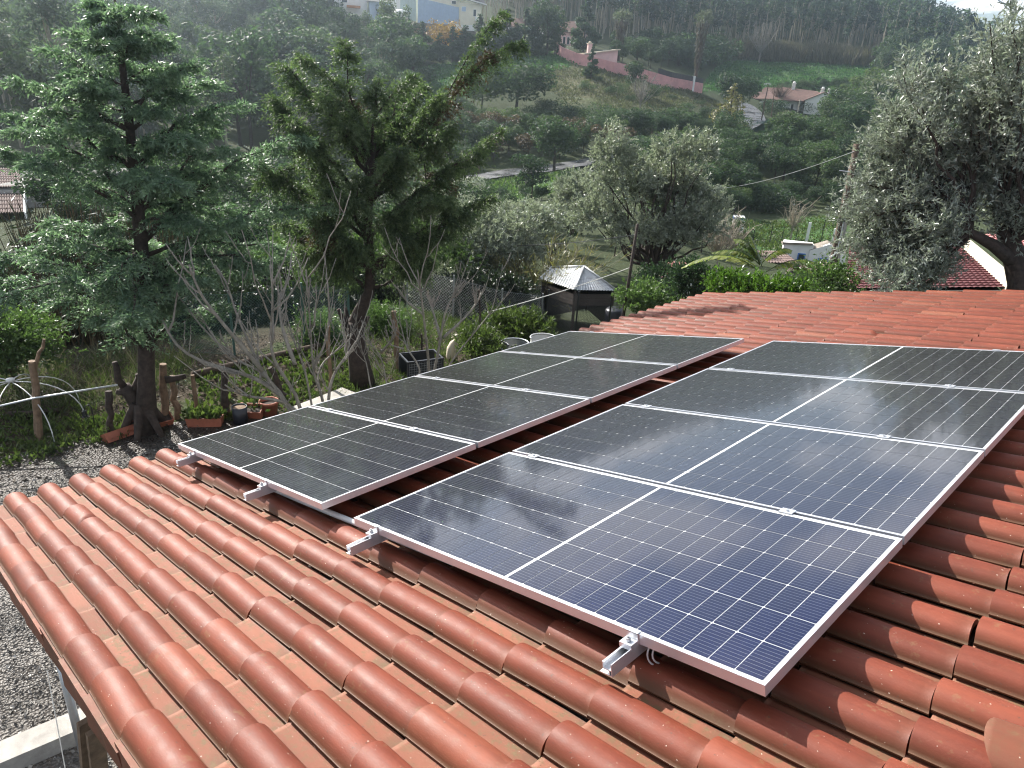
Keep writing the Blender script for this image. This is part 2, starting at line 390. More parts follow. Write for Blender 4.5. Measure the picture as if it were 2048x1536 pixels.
def clay():
    m, nt, bs = newmat('clay_tile')
    tc = N(nt, 'ShaderNodeTexCoord'); oi = N(nt, 'ShaderNodeObjectInfo'); geo = N(nt, 'ShaderNodeNewGeometry')
    at_ = N(nt, 'ShaderNodeAttribute', attribute_name='tint')        # 0 on the barrel, 1 in the flat pan, 2 on the lip
    pos = geo.outputs['Position']
    kk = math_(nt, 'FLOOR', math_(nt, 'MULTIPLY', at_.outputs['Fac'], 0.5)); ex = N(nt, 'ShaderNodeSeparateXYZ'); nt.links.new(tc.outputs['Object'], ex.inputs[0]); along = math_(nt, 'FRACT', math_(nt, 'ADD', math_(nt, 'MULTIPLY', ex.outputs[0], 1 / 0.372), 50.0)); tfac = math_(nt, 'SUBTRACT', at_.outputs['Fac'], math_(nt, 'MULTIPLY', kk, 2.0))
    rnd = math_(nt, 'FRACT', math_(nt, 'ADD', oi.outputs['Random'], math_(nt, 'MULTIPLY', kk, 0.137)))
    big = noise(nt, pos, 1.3, 5, 0.6); mid = noise(nt, pos, 9, 6, 0.65); fine = noise(nt, pos, 160, 3, 0.6); spk = noise(nt, pos, 75, 2, 0.5)
    base = ramp(nt, rnd, [(0.0, (0.150, 0.033, 0.0165)), (0.3, (0.172, 0.039, 0.0195)), (0.7, (0.198, 0.047, 0.024)), (0.95, (0.218, 0.056, 0.029)), (1.0, (0.245, 0.080, 0.042))])
    base = mixc(nt, 1.0, base, ramp(nt, mid, [(0.25, (0.82, 0.80, 0.80)), (0.75, (1.14, 1.15, 1.15))]), 'MULTIPLY')
    mp = N(nt, 'ShaderNodeMapping'); mp.inputs['Scale'].default_value = (2.2, 34.0, 2.2); nt.links.new(pos, mp.inputs['Vector'])
    streak = noise(nt, mp.outputs[0], 1.0, 5, 0.65)
    base = mixc(nt, 1.0, base, ramp(nt, streak, [(0.3, (0.80, 0.78, 0.76)), (0.55, (1.0, 1.0, 1.0)), (0.75, (1.12, 1.13, 1.14))]), 'MULTIPLY')
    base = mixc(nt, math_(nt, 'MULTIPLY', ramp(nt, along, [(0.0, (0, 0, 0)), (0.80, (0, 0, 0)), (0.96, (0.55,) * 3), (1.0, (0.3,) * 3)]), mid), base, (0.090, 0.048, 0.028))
    lich = noise(nt, pos, 19, 5, 0.7); base = mixc(nt, ramp(nt, lich, [(0.60, (0, 0, 0)), (0.68, (0.38,) * 3)]), base, (0.20, 0.125, 0.060))
    # dust and lichen lying in the pans
    pan = ramp(nt, tfac, [(0.10, (0, 0, 0)), (0.8, (1, 1, 1))])
    dust = mixc(nt, mid, (0.275, 0.117, 0.076), (0.190, 0.080, 0.046))
    dust = mixc(nt, 1.0, dust, ramp(nt, math_(nt, 'FRACT', math_(nt, 'MULTIPLY', rnd, 7.31)), [(0, (0.78, 0.76, 0.72)), (1, (1.22, 1.2, 1.2))]), 'MULTIPLY')
    dustf = math_(nt, 'MULTIPLY', pan, ramp(nt, big, [(0.3, (0.55,) * 3), (0.7, (0.9,) * 3)]))
    col = mixc(nt, dustf, base, dust)
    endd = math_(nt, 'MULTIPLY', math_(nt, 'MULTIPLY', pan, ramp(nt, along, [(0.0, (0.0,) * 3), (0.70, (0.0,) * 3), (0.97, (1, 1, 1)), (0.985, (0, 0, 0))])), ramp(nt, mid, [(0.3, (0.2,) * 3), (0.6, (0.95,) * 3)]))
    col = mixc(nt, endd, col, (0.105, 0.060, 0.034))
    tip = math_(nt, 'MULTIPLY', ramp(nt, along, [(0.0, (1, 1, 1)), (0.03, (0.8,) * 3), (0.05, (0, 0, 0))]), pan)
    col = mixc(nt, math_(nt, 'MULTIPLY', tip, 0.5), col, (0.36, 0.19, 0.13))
    moss_n = noise(nt, pos, 30, 5, 0.7)
    mossm = math_(nt, 'MULTIPLY', ramp(nt, moss_n, [(0.49, (0, 0, 0)), (0.60, (1, 1, 1))]), ramp(nt, big, [(0.36, (0.15,) * 3), (0.58, (1, 1, 1))]))
    mossm = math_(nt, 'MULTIPLY', mossm, math_(nt, 'ADD', math_(nt, 'MULTIPLY', pan, 0.75), 0.03))
    col = mixc(nt, mossm, col, mixc(nt, spk, (0.075, 0.06, 0.03), (0.17, 0.13, 0.06)))
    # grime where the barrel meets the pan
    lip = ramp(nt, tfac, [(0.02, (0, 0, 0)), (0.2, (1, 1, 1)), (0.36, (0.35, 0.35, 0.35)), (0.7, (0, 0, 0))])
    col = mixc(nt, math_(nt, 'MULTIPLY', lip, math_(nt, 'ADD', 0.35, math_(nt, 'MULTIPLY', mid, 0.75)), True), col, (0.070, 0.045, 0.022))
    # dark specks and pale bird-lime dots
    col = mixc(nt, math_(nt, 'MULTIPLY', ramp(nt, spk, [(0.69, (0, 0, 0)), (0.735, (1, 1, 1))]), 0.75), col, (0.09, 0.045, 0.03))
    sp2 = noise(nt, pos, 95, 1, 0.4)
    col = mixc(nt, ramp(nt, sp2, [(0.775, (0, 0, 0)), (0.80, (0.8, 0.8, 0.8))]), col, (0.55, 0.46, 0.38))
    nt.links.new(col, bs.inputs['Base Color'])
    rg = ramp(nt, mid, [(0.3, (0.50,) * 3), (0.7, (0.66,) * 3)])
    rg2 = mixc(nt, pan, rg, (0.75, 0.75, 0.75)); nt.links.new(rg2, bs.inputs['Roughness'])
    bs.inputs['Specular IOR Level'].default_value = 0.30
    h = math_(nt, 'ADD', math_(nt, 'MULTIPLY', fine, 0.35), math_(nt, 'MULTIPLY', mid, 0.65))
    bump(nt, bs, h, 0.22, 0.004)
    return m
M['clay'] = clay()

PU, PV = 0.372, 0.1972
U_EAVE, V_FIRST = -2.83, -1.15
NU, NV = 16, 46
PAN_N = -0.192
def tile_mb(notch=False, hi=True):
    """one barrel-and-pan roof tile; x up the slope from its lower end, y across from the barrel's axis"""
    ph = np.linspace(math.pi, 0, 11 if hi else 7)
    by = 0.066 * np.cos(ph); bz = 0.062 * np.sin(ph) ** 0.86
    bz = np.where(by < 0, np.maximum(bz, 0.014), bz)
    Y = np.concatenate([[-0.0705], by, [0.074, 0.100, 0.126, 0.136]]); Z = np.concatenate([[0.017], bz + 0.004, [0.0025, 0.0, 0.0, 0.002]])
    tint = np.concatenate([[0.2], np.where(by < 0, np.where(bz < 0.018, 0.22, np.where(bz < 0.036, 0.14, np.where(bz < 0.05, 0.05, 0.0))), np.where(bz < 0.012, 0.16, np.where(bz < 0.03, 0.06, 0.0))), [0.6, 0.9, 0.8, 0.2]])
    barrel = np.concatenate([[1], np.ones(len(by)), [0.3, 0, 0, 0]])
    xs = [0.0, 0.012, 0.10, 0.20, 0.30, 0.335, 0.352, 0.366] if hi else [0.0, 0.012, 0.33, 0.352, 0.366]
    sc = {0.0: 1.0, 0.012: 1.008, 0.10: 1.0, 0.20: 0.985, 0.30: 0.965, 0.33: 0.955, 0.335: 0.95, 0.352: 0.93, 0.366: 0.985}
    if notch: xs = sorted(set(xs + [0.22, 0.24, 0.26, 0.28, 0.32]))
    V = np.zeros((len(xs), len(Y), 3))
    for i, x in enumerate(xs):
        k = sc.get(x, np.interp(x, [0.2, 0.30], [0.985, 0.965]))
        yy = np.where(barrel > 0.5, Y * (0.5 + 0.5 * k), Y); zz = Z * np.where(barrel > 0.2, k, 1)
        if notch:
            f = np.clip((x - 0.25 + 0.45 * np.minimum(Y, 0.03)) / 0.05, 0, 1) * (x < 0.36)
            zz = np.where(barrel > 0.5, zz * (1 - 0.62 * f), zz)
        V[i, :, 0] = x; V[i, :, 1] = yy; V[i, :, 2] = zz + 0.019 * (1 - x / PU)
    # the far rim stays under the next tile
    mb = MB(); mb.grid(V, 0, np.tile(tint, len(xs)))
    # rim thickness at the lower end, inside face, and the side lip
    low = V[0].copy(); inn = low.copy(); inn[:, 2] -= 0.011; inn[1:-4, 1] *= 0.86; inn[:, 2] = np.maximum(inn[:, 2], -0.004)
    mb.grid(np.stack([inn, low]), 0, np.tile(tint, 2))
    back = inn.copy(); back[:, 0] += 0.10
    mb.grid(np.stack([back, inn]), 0, 0.3)
    side = V[:, 0].copy(); sd_ = side.copy(); sd_[:, 2] -= 0.005
    mb.grid(np.stack([side, sd_]), 0, 0.2)
    end = V[-1].copy(); e2 = end.copy(); e2[:, 2] = np.maximum(e2[:, 2] - 0.02, -0.004)
    mb.grid(np.stack([end, e2]), 0, np.tile(tint, 2))
    return mb

house = thing('house', 'low house whose orange clay barrel tile roof carries the solar panels', 'house', (0, 0, 0))
on_plane(house)
rng = np.random.default_rng(5)
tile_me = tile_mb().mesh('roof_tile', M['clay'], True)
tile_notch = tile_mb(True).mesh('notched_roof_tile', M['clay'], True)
tile_lo = tile_mb(False, False)
NOTCH = {(6, 9), (2, 2), (12, 6), (13, 16), (8, 33), (11, 26)}
cand = []
for i in range(NU):
    for j in range(NV):
        u = U_EAVE + i * PU; v = V_FIRST + j * PV
        P = pl(u + 0.19, v, PAN_N + 0.05)
        px, py = pix(P); dd = np.linalg.norm(P - CAM)
        covered = (0.02 < v < 4.1 and ((0.1 < u < 1.75) or (-2.3 < u < -0.55)))
        inview = -150 < px < 2200 and 500 < py < 1700
        cand.append(((0 if covered else 1) * (1 if inview else 0.02) / dd ** 2, i, j))
cand.sort(reverse=True)
rest = MB()
for r_, (s_, i, j) in enumerate(cand):
    u = U_EAVE + i * PU + rng.normal() * 0.004; v = V_FIRST + j * PV + rng.normal() * 0.0025; n = PAN_N + rng.normal() * 0.0012
    rz = rng.normal() * 0.010; rx = rng.normal() * 0.020
    if r_ < 300:
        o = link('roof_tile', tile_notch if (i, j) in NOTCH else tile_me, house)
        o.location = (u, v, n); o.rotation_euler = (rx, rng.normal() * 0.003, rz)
    else:
        kt = int(rng.integers(0, 30))
        for V_, (F_, m_), t_ in zip(tile_lo.v, tile_lo.q, tile_lo.t):
            W_ = V_.copy(); W_[:, 1] += V_[:, 0] * rz; W_[:, 2] += V_[:, 1] * rx
            base = F_.min()
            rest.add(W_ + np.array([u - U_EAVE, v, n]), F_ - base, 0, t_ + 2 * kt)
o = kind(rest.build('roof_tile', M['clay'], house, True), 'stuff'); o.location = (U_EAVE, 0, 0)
# boarding under the tiles, walls, verge tiles, the back slope and the ridge
U_R = U_EAVE + NU * PU
V1 = V_FIRST + (NV - 1) * PV + 0.13
mb = MB(); mb.box(((U_EAVE + 0.12 + U_R) / 2, (V_FIRST + 0.02 + V1) / 2, PAN_N - 0.035), (U_R - U_EAVE - 0.12, V1 - V_FIRST - 0.04, 0.03)); mb.build('roof_boarding', M['bark_dark'], house)
for k in range(NU):
    mb = MB(); u = U_EAVE + k * PU; n = PAN_N + 0.012
    pts = np.array([(u - 0.005, n + 0.012), (u + PU + 0.03, n - 0.006)])
    y0, y1 = V_FIRST - 0.075, V_FIRST - 0.088
    q = np.array([[pts[0][0], y1, pts[0][1]], [pts[1][0], y1, pts[1][1]], [pts[1][0], y1 + 0.006, pts[1][1] - 0.10], [pts[0][0], y1 - 0.004, pts[0][1] - 0.115]])
    mb.hexa(np.concatenate([q[[3, 2, 1, 0]] + np.array([0, 0.012, 0]), q[[3, 2, 1, 0]]]))
    V = np.array([[u, y1, n + 0.012], [u + PU, y1, n - 0.005], [u + PU, y0 + 0.03, n - 0.003], [u, y0 + 0.03, n + 0.014]])
    mb.add(V, [[0, 1, 2, 3]])
    o = mb.build('verge_tile', M['clay'], house)
    o.location = (0, rng.normal() * 0.003, rng.normal() * 0.003)
cu, su = math.cos(PITCH), math.sin(PITCH)
def unpl(P):
    x, y, z = P[0], P[1], P[2] - Z0
    return (x * cu + z * su, y, -x * su + z * cu)
def wbox(mb, c, s, mat=0):
    x, y, z = np.array(s) / 2
    V = np.array([[-x, -y, -z], [x, -y, -z], [x, y, -z], [-x, y, -z], [-x, -y, z], [x, -y, z], [x, y, z], [-x, y, z]]) + np.array(c)
    return mb.hexa(np.array([unpl(q) for q in V]), mat)
mb = MB()
wall = np.array([[-2.35, -0.6, 0], [2.9, -0.6, 0], [2.9, 7.6, 0], [-2.35, 7.6, 0], [-2.35, -0.6, 2.13], [2.9, -0.6, 3.42], [2.9, 7.6, 3.42], [-2.35, 7.6, 2.13]], float)
mb.hexa(np.array([unpl(q) for q in wall])); mb.build('wall', M['white_paint'], house)
mb = MB(); P0 = pl(U_R, 0, PAN_N); 
q = np.array([[P0[0] + 0.02, V_FIRST - 0.06, P0[2] + 0.03], [P0[0] + 4, V_FIRST - 0.06, P0[2] - 1.0], [P0[0] + 4, V1, P0[2] - 1.0], [P0[0] + 0.02, V1, P0[2] + 0.03]])
mb.slab(np.array([unpl(c) for c in q]), 0.05); mb.build('back_slope', M['clay'], house)
for k in range(22):
    th = np.linspace(0, math.pi, 9)
    R_ = 0.10; x0 = U_R + 0.01; v0 = V_FIRST - 0.05 + k * 0.415
    A = np.stack([x0 + R_ * np.cos(th), np.full(9, v0), PAN_N + 0.045 + R_ * np.sin(th)], 1); Bq = A + np.array([0, 0.44, -0.008])
    mb = MB(); mb.grid(np.stack([A, Bq])); mb.grid(np.stack([A * [1, 1, 1] - [0, 0, 0.013], A]))
    mb.build('ridge_tile', M['clay'], house, True)
# hooded vent tile near the ridge, bottom right of the picture
mb = MB(); th = np.linspace(0, math.pi, 13); xs = np.linspace(0, 1, 7)
V = np.array([[[0.07 * (1 - math.sin(t)) * 0.55 + 0.30 * q, 0.098 * math.cos(t), 0.055 + 0.062 * math.sin(t) ** 0.7 * (1 - 0.55 * q)] for t in th] for q in xs])
mb.grid(V); low = V[0].copy(); low[:, 2] = np.maximum(low[:, 2] - 0.018, 0); low[:, 0] += 0.008
mb.grid(np.stack([low, V[0]])); bot = low.copy(); bot[:, 0] += 0.05; bot[:, 2] = 0.02; mb.grid(np.stack([bot, low]))
o = mb.build('vent_tile', M['clay'], house, True); o.location = (2.53, 0.245, PAN_N + 0.01); o.rotation_euler = (0, 0, 0.12)

# ---------------------------------------------------------------- solar panels
PL, PW, GAP = 2.079, 1.038, 0.02
def cellmat():
    m, nt, bs = newmat('solar_cell')
    tc = N(nt, 'ShaderNodeTexCoord'); sp = N(nt, 'ShaderNodeSeparateXYZ'); nt.links.new(tc.outputs['Object'], sp.inputs[0])
    oi = N(nt, 'ShaderNodeObjectInfo'); geo = N(nt, 'ShaderNodeNewGeometry')
    # ten fine silver wires run along each cell
    y = math_(nt, 'MULTIPLY', sp.outputs[1], 1 / 0.0164)
    fr = math_(nt, 'FRACT', math_(nt, 'ADD', y, 100.5))
    ln = math_(nt, 'LESS_THAN', math_(nt, 'ABSOLUTE', math_(nt, 'SUBTRACT', fr, 0.5)), 0.035)
    lw = N(nt, 'ShaderNodeLayerWeight', Blend=0.5)          # blue anti-reflection film: blue seen square on, grey when seen along it
    film = ramp(nt, lw.outputs['Facing'], [(0.42, (1, 1, 1)), (0.80, (0, 0, 0))])
    base = mixc(nt, film, (0.021, 0.0225, 0.0215), ramp(nt, oi.outputs['Random'], [(0, (0.0030, 0.0060, 0.036)), (1, (0.0038, 0.0074, 0.044))]))
    col = mixc(nt, math_(nt, 'MULTIPLY', ln, 0.34), base, (0.42, 0.44, 0.48))
    nz = noise(nt, geo.outputs['Position'], 220, 3, 0.7); nb = noise(nt, geo.outputs['Position'], 1.7, 4, 0.6)
    col = mixc(nt, ramp(nt, nz, [(0.66, (0, 0, 0)), (0.75, (0.30, 0.30, 0.30))]), col, (0.30, 0.31, 0.32))
    col = mixc(nt, ramp(nt, nb, [(0.3, (0.003,) * 3), (0.8, (0.016,) * 3)]), col, (0.42, 0.43, 0.38))
    nt.links.new(col, bs.inputs['Base Color']); bs.inputs['Roughness'].default_value = 0.35
    bs.inputs['Specular IOR Level'].default_value = 0.05
    bs.inputs['Coat Weight'].default_value = 1.0; bs.inputs['Coat IOR'].default_value = 1.48
    nt.links.new(ramp(nt, nb, [(0.3, (0.045,) * 3), (0.7, (0.085,) * 3)]), bs.inputs['Coat Roughness'])
    return m
M['cell'] = cellmat()
def sheetmat():
    m, nt, bs = newmat('panel_back_sheet'); bs.inputs['Base Color'].default_value = (0.72, 0.73, 0.74, 1)
    bs.inputs['Roughness'].default_value = 0.5; bs.inputs['Coat Weight'].default_value = 1; bs.inputs['Coat Roughness'].default_value = 0.08; bs.inputs['Coat IOR'].default_value = 1.36
    return m
M['sheet'] = sheetmat()
CU, CV = 0.0817, 0.1641          # half cell
cmb = MB(); c = 0.0030; a_, b_ = CU / 2, CV / 2
cmb.add([[-a_ + c, -b_, 0], [a_ - c, -b_, 0], [a_, -b_ + c, 0], [a_, b_ - c, 0], [a_ - c, b_, 0], [-a_ + c, b_, 0], [-a_, b_ - c, 0], [-a_, -b_ + c, 0]], [list(range(8))])
cell_me = cmb.mesh('cell', M['cell'])
fm = MB(); FW, FH = 0.012, 0.035
for (cx, cy, sx, sy) in ((PL / 2, FW / 2, PL, FW), (PL / 2, PW - FW / 2, PL, FW), (FW / 2, PW / 2, FW, PW - 2 * FW), (PL - FW / 2, PW / 2, FW, PW - 2 * FW)):
    fm.box((cx, cy, -FH / 2), (sx, sy, FH))
frame_me = fm.mesh('frame', M['alu'])
sm_ = MB(); sm_.box((PL / 2, PW / 2, -0.006), (PL - 2 * FW, PW - 2 * FW, 0.006)); sheet_me = sm_.mesh('back_sheet', M['sheet'])
jb = MB()
for k in (-0.35, 0, 0.35): jb.box((PL / 2, PW / 2 + k, -0.018), (0.05, 0.10, 0.017))
junc_me = jb.mesh('junction_box', M['dark_plastic'])
PANELS = [(1, 0, 'blue solar panel nearest the camera, lower right, beside the cable loop'),
          (1, 1, 'solar panel second from the front in the right hand row'),
          (1, 2, 'solar panel third from the front in the right hand row, streaked with grey reflections'),
          (1, 3, 'farthest solar panel of the right hand row, below open roof tiles'),
          (0, 0, 'dark grey solar panel at the front of the left row, by the eave corner'),
          (0, 1, 'second dark solar panel of the left row, with a white glare patch'),
          (0, 2, 'third dark solar panel of the left row, behind the glare patch'),
          (0, 3, 'farthest solar panel of the left row, below the corrugated shed')]
LEFT_ROT = -0.0072
def lpos(u, v): return (-2.376 + math.cos(LEFT_ROT) * u - math.sin(LEFT_ROT) * v, 0.009 + math.sin(LEFT_ROT) * u + math.cos(LEFT_ROT) * v, 0.0095 - 0.0008 * u)
for arr, k, lab in PANELS:
    p = thing('solar_panel', lab, 'solar panel', group='solar panels in two rows on the tiled roof')
    v = k * (PW + GAP)
    if arr: on_plane(p, 0, v, 0)
    else:
        q = lpos(0, v); on_plane(p, q[0], q[1], q[2], LEFT_ROT)
    link('frame', frame_me, p); link('back_sheet', sheet_me, p); link('junction_box', junc_me, p)
    m0 = (PW - 6 * 0.1672) / 2
    for r_ in range(6):
        for c_ in range(24):
            u = PL / 2 + ((c_ - 12) * 0.0848 + 0.0424) + (0.0065 if c_ >= 12 else -0.0065)
            o = link('cell', cell_me, p); o.location = (u, m0 + (r_ + 0.5) * 0.1672, -0.0018)
# rails with clamps
def rail(u, v0, v1, arr, lab, grp):
    t = thing('mounting_rail', lab, 'rail', group=grp)
    if arr: on_plane(t, u, 0, -FH)
    else:
        q = lpos(u, 0); on_plane(t, q[0], q[1], q[2] - FH, LEFT_ROT)
    mb = MB(); L_ = v1 - v0; cy = (v0 + v1) / 2; H = 0.042
    mb.box((0.0165, cy, -H / 2 - 0.001), (0.003, L_, H)); mb.box((-0.0165, cy, -0.0125), (0.003, L_, 0.023))
    mb.box((0, cy, -0.0235), (0.030, L_, 0.003)); mb.box((-0.008, cy, -H + 0.0005), (0.046, L_, 0.003)); mb.box((0.008, cy, -0.033), (0.003, L_, 0.016))
    mb.box((-0.0135, cy, -0.003), (0.003, L_, 0.003)); mb.build('rail', M['alu'], t)
    for vv in (0.0, 4 * PW + 3 * GAP):
        s = -1 if vv == 0 else 1
        mb = MB(); mb.box((0, vv + s * 0.022, 0.006), (0.046, 0.040, 0.018)); mb.box((0, vv + s * 0.0035, 0.0265), (0.046, 0.005, 0.023)); mb.box((0, vv - s * 0.004, 0.0375), (0.046, 0.020, 0.003))
        c_ = mb.build('end_clamp', M['alu'], t)
        mb = MB(); mb.lathe([(0.0001, 0.033), (0.004, 0.033), (0.0042, 0.028), (0.0085, 0.028), (0.0085, 0.016), (0.0001, 0.016)], (0, vv + s * 0.024, 0), 10); mb.build('bolt', M['steel'], c_)
    for k in (1, 2, 3):
        vv = k * (PW + GAP) - GAP / 2
        mb = MB(); mb.box((0, vv, 0.0385), (0.056, 0.042, 0.004)); mb.box((0, vv, 0.018), (0.03, 0.014, 0.037))
        c_ = mb.build('mid_clamp', M['alu'], t)
        mb = MB(); mb.lathe([(0.0001, 0.047), (0.007, 0.047), (0.007, 0.0405), (0.0001, 0.0405)], (0, vv, 0), 10); mb.build('bolt', M['steel'], c_)
    for k in range(5):
        vv = 0.25 + k * 0.92; mb = MB(); mb.box((0.025, vv, -0.04), (0.005, 0.03, 0.07)); mb.box((0.07, vv, -0.077), (0.09, 0.03, 0.004)); mb.build('roof_hook', M['steel'], t)
G_ = 'mounting rails under the solar panels'
rail(1.64, -0.135, 4.33, 1, 'aluminium rail end sticking out below the nearest blue panel', G_)
rail(0.185, -0.15, 4.33, 1, 'aluminium rail end by the white conduit between the two rows', G_)
rail(1.43, -0.13, 4.33, 0, 'aluminium rail under the left row, its end right of the other left rail', G_)
rail(0.31, -0.12, 4.33, 0, 'leftmost aluminium rail, ending near the eave corner', G_)
# conduit and cable
mb = MB(); mb.tube([pl(u, 0.105 + 0.006 * math.sin(u * 2), -0.112) for u in np.linspace(-1.2, 0.6, 8)], 0.0155, 10)
tag(mb.build('conduit', M['white_plastic'], None, True), 'white plastic conduit pipe crossing under both rows of solar panels', 'pipe')
mb = MB()
for k in range(2):
    th = np.linspace(-0.6, 4.2, 18); r1 = 0.055 - 0.008 * k
    mb.tube([pl(1.70 + 0.012 * k + 0.018 * math.cos(t), 0.045 + 0.035 * math.cos(t) + 0.01 * k, -0.075 + r1 * math.sin(t) * 0.8) for t in th], 0.003, 6)
tag(mb.build('cable', M['white_plastic'], None, True), 'white cable loop hanging under the edge of the nearest panel', 'cable')
# ---------------------------------------------------------------- the ground
def pxpoly(pts):
    return [azd(g(px, py)) for px, py in pts]
AZ_FINE = np.concatenate([np.arange(-96, 2, 0.4), np.arange(4, 262, 4)])
RINGS = np.concatenate([[0.3, 2, 4], np.exp(np.linspace(math.log(5.5), math.log(700), 165)), [850, 1100, 1500]])
A_, R_g = np.meshgrid(np.radians(AZ_FINE), RINGS, indexing='ij')
X_ = CAM[0] + R_g * np.sin(A_); Y_ = CAM[1] + R_g * np.cos(A_)
Z_ = terr(X_.ravel(), Y_.ravel()).reshape(X_.shape)
azf = np.degrees(A_)
POLY = {
 'meadow': [(830, 140), (960, 112), (1105, 103), (1165, 130), (1120, 142), (1010, 178), (930, 195), (830, 185)],
 'dry': [(1100, 140), (1170, 130), (1230, 146), (1300, 170), (1405, 192), (1450, 215), (1330, 232), (1230, 225), (1130, 205), (1060, 160)],
 'field': [(1400, 185), (1440, 126), (1500, 123), (1735, 134), (1742, 172), (1650, 195), (1560, 187), (1480, 182)],
 'lawn1': [(1545, 236), (1665, 236), (1640, 292), (1500, 305), (1470, 296), (1530, 262)],
 'lawn2': [(1470, 438), (1690, 432), (1690, 515), (1460, 515)],
 'verge': [(940, 366), (1160, 343), (1160, 388), (950, 402)],
}
cov = np.zeros(X_.shape + (4,)); cov[..., 3] = 1
for nm, pts in POLY.items():
    p = pxpoly(pts); ins = inpoly(azf, R_g, p)
    if nm in ('meadow', 'verge'): cov[ins, 0] = 0.75
    elif nm == 'field': cov[ins, 0] = 0.9
    elif nm in ('lawn1', 'lawn2'): cov[ins, 0] = 1.0
    elif nm == 'dry': cov[ins, 1] = 1.0
soil = np.clip((17 - R_g) / 3, 0, 1); cov[..., 2] = soil
gm = MB(); nA, nR = X_.shape
V = np.stack([X_, Y_, Z_], -1).reshape(-1, 3)
i = np.arange(nA)[:, None]; k = np.arange(nR - 1)[None]; i2 = (i + 1) % nA
F = np.stack([i * nR + k, i * nR + k + 1, i2 * nR + k + 1, i2 * nR + k], -1).reshape(-1, 4)
gm.add(V, F[:, ::-1])
def groundmat():
    m, nt, bs = newmat('ground')
    geo = N(nt, 'ShaderNodeNewGeometry'); pos = geo.outputs['Position']
    ca = N(nt, 'ShaderNodeAttribute', attribute_name='cover'); sp = N(nt, 'ShaderNodeSeparateColor'); nt.links.new(ca.outputs['Color'], sp.inputs[0])
    n1 = noise(nt, pos, 0.10, 6, 0.65); n2 = noise(nt, pos, 0.9, 5, 0.7); n3 = noise(nt, pos, 7, 5, 0.7); n4 = noise(nt, pos, 60, 3, 0.7)
    scrub = mixc(nt, n2, (0.020, 0.034, 0.014), (0.060, 0.072, 0.030))
    grass = mixc(nt, n2, (0.030, 0.078, 0.024), (0.078, 0.155, 0.042)); grass = mixc(nt, ramp(nt, n3, [(0.5, (0, 0, 0)), (0.7, (0.6,) * 3)]), grass, (0.022, 0.050, 0.016))
    dry = mixc(nt, n2, (0.072, 0.080, 0.042), (0.145, 0.135, 0.075)); dry = mixc(nt, ramp(nt, n1, [(0.45, (0, 0, 0)), (0.62, (0.8,) * 3)]), dry, (0.060, 0.085, 0.030))
    soil = mixc(nt, n3, (0.034, 0.026, 0.018), (0.095, 0.072, 0.050)); soil = mixc(nt, ramp(nt, n2, [(0.48, (0, 0, 0)), (0.60, (0.85,) * 3)]), soil, mixc(nt, n4, (0.022, 0.042, 0.012), (0.070, 0.100, 0.028)))
    c = mixc(nt, sp.outputs[0], scrub, grass); c = mixc(nt, sp.outputs[1], c, dry); c = mixc(nt, sp.outputs[2], c, soil)
    nt.links.new(c, bs.inputs['Base Color']); bs.inputs['Roughness'].default_value = 0.95; bs.inputs['Specular IOR Level'].default_value = 0.2
    h = math_(nt, 'ADD', n2, math_(nt, 'MULTIPLY', n3, 0.4)); bump(nt, bs, h, 0.8, 0.35)
    return m
M['ground'] = groundmat()
me = gm.mesh('ground', M['ground'], True)
ca = me.color_attributes.new('cover', 'FLOAT_COLOR', 'POINT'); ca.data.foreach_set('color', cov.reshape(-1, 4).astype(np.float32).ravel())
kind(link('ground', me), 'structure')

def drape(pts, width, lift, n=120):
    """a ribbon along ground points, following the land"""
    pts = np.asarray(pts, float)[:, :2]; s = np.concatenate([[0], np.cumsum(np.linalg.norm(np.diff(pts, axis=0), axis=1))])
    t = np.linspace(0, s[-1], n); x = np.interp(t, s, pts[:, 0]); y = np.interp(t, s, pts[:, 1])
    for _ in range(6):
        x[1:-1] = (x[:-2] + 2 * x[1:-1] + x[2:]) / 4; y[1:-1] = (y[:-2] + 2 * y[1:-1] + y[2:]) / 4
    T = unit(np.stack([np.gradient(x), np.gradient(y)], 1)); Nn = np.stack([-T[:, 1], T[:, 0]], 1)
    w = np.broadcast_to(width, (n,))
    cols = []
    for f in np.linspace(-0.5, 0.5, 5):
        q = np.stack([x, y], 1) + Nn * (w * f)[:, None]; cols.append(q)
    z = np.max([terr(q[:, 0], q[:, 1]) for q in cols], axis=0) + lift
    return np.stack([np.concatenate([q, z[:, None]], 1) for q in cols], 1)
def asphalt():
    m, nt, bs = newmat('asphalt'); pos = N(nt, 'ShaderNodeNewGeometry').outputs['Position']
    f = noise(nt, pos, 0.5, 5, 0.6); f2 = noise(nt, pos, 6, 4, 0.6)
    nt.links.new(mixc(nt, f2, (0.060, 0.062, 0.068), (0.105, 0.105, 0.11)), bs.inputs['Base Color'])
    nt.links.new(ramp(nt, f, [(0.42, (0.18,) * 3), (0.6, (0.6,) * 3)]), bs.inputs['Roughness'])   # damp patches
    return m
M['asphalt'] = asphalt()
road_px = [(700, 392), (800, 377), (900, 365), (985, 353), (1090, 341), (1165, 331), (1250, 318), (1330, 303), (1400, 290), (1450, 275), (1490, 259), (1507, 246), (1503, 232), (1494, 221), (1482, 212), (1462, 202), (1440, 192)]
road_pts = [g(*q) for q in road_px]
mb = MB(); mb.grid(drape(road_pts, 4.6, 0.12, 200)); kind(mb.build('road', M['asphalt'], None, True), 'structure')
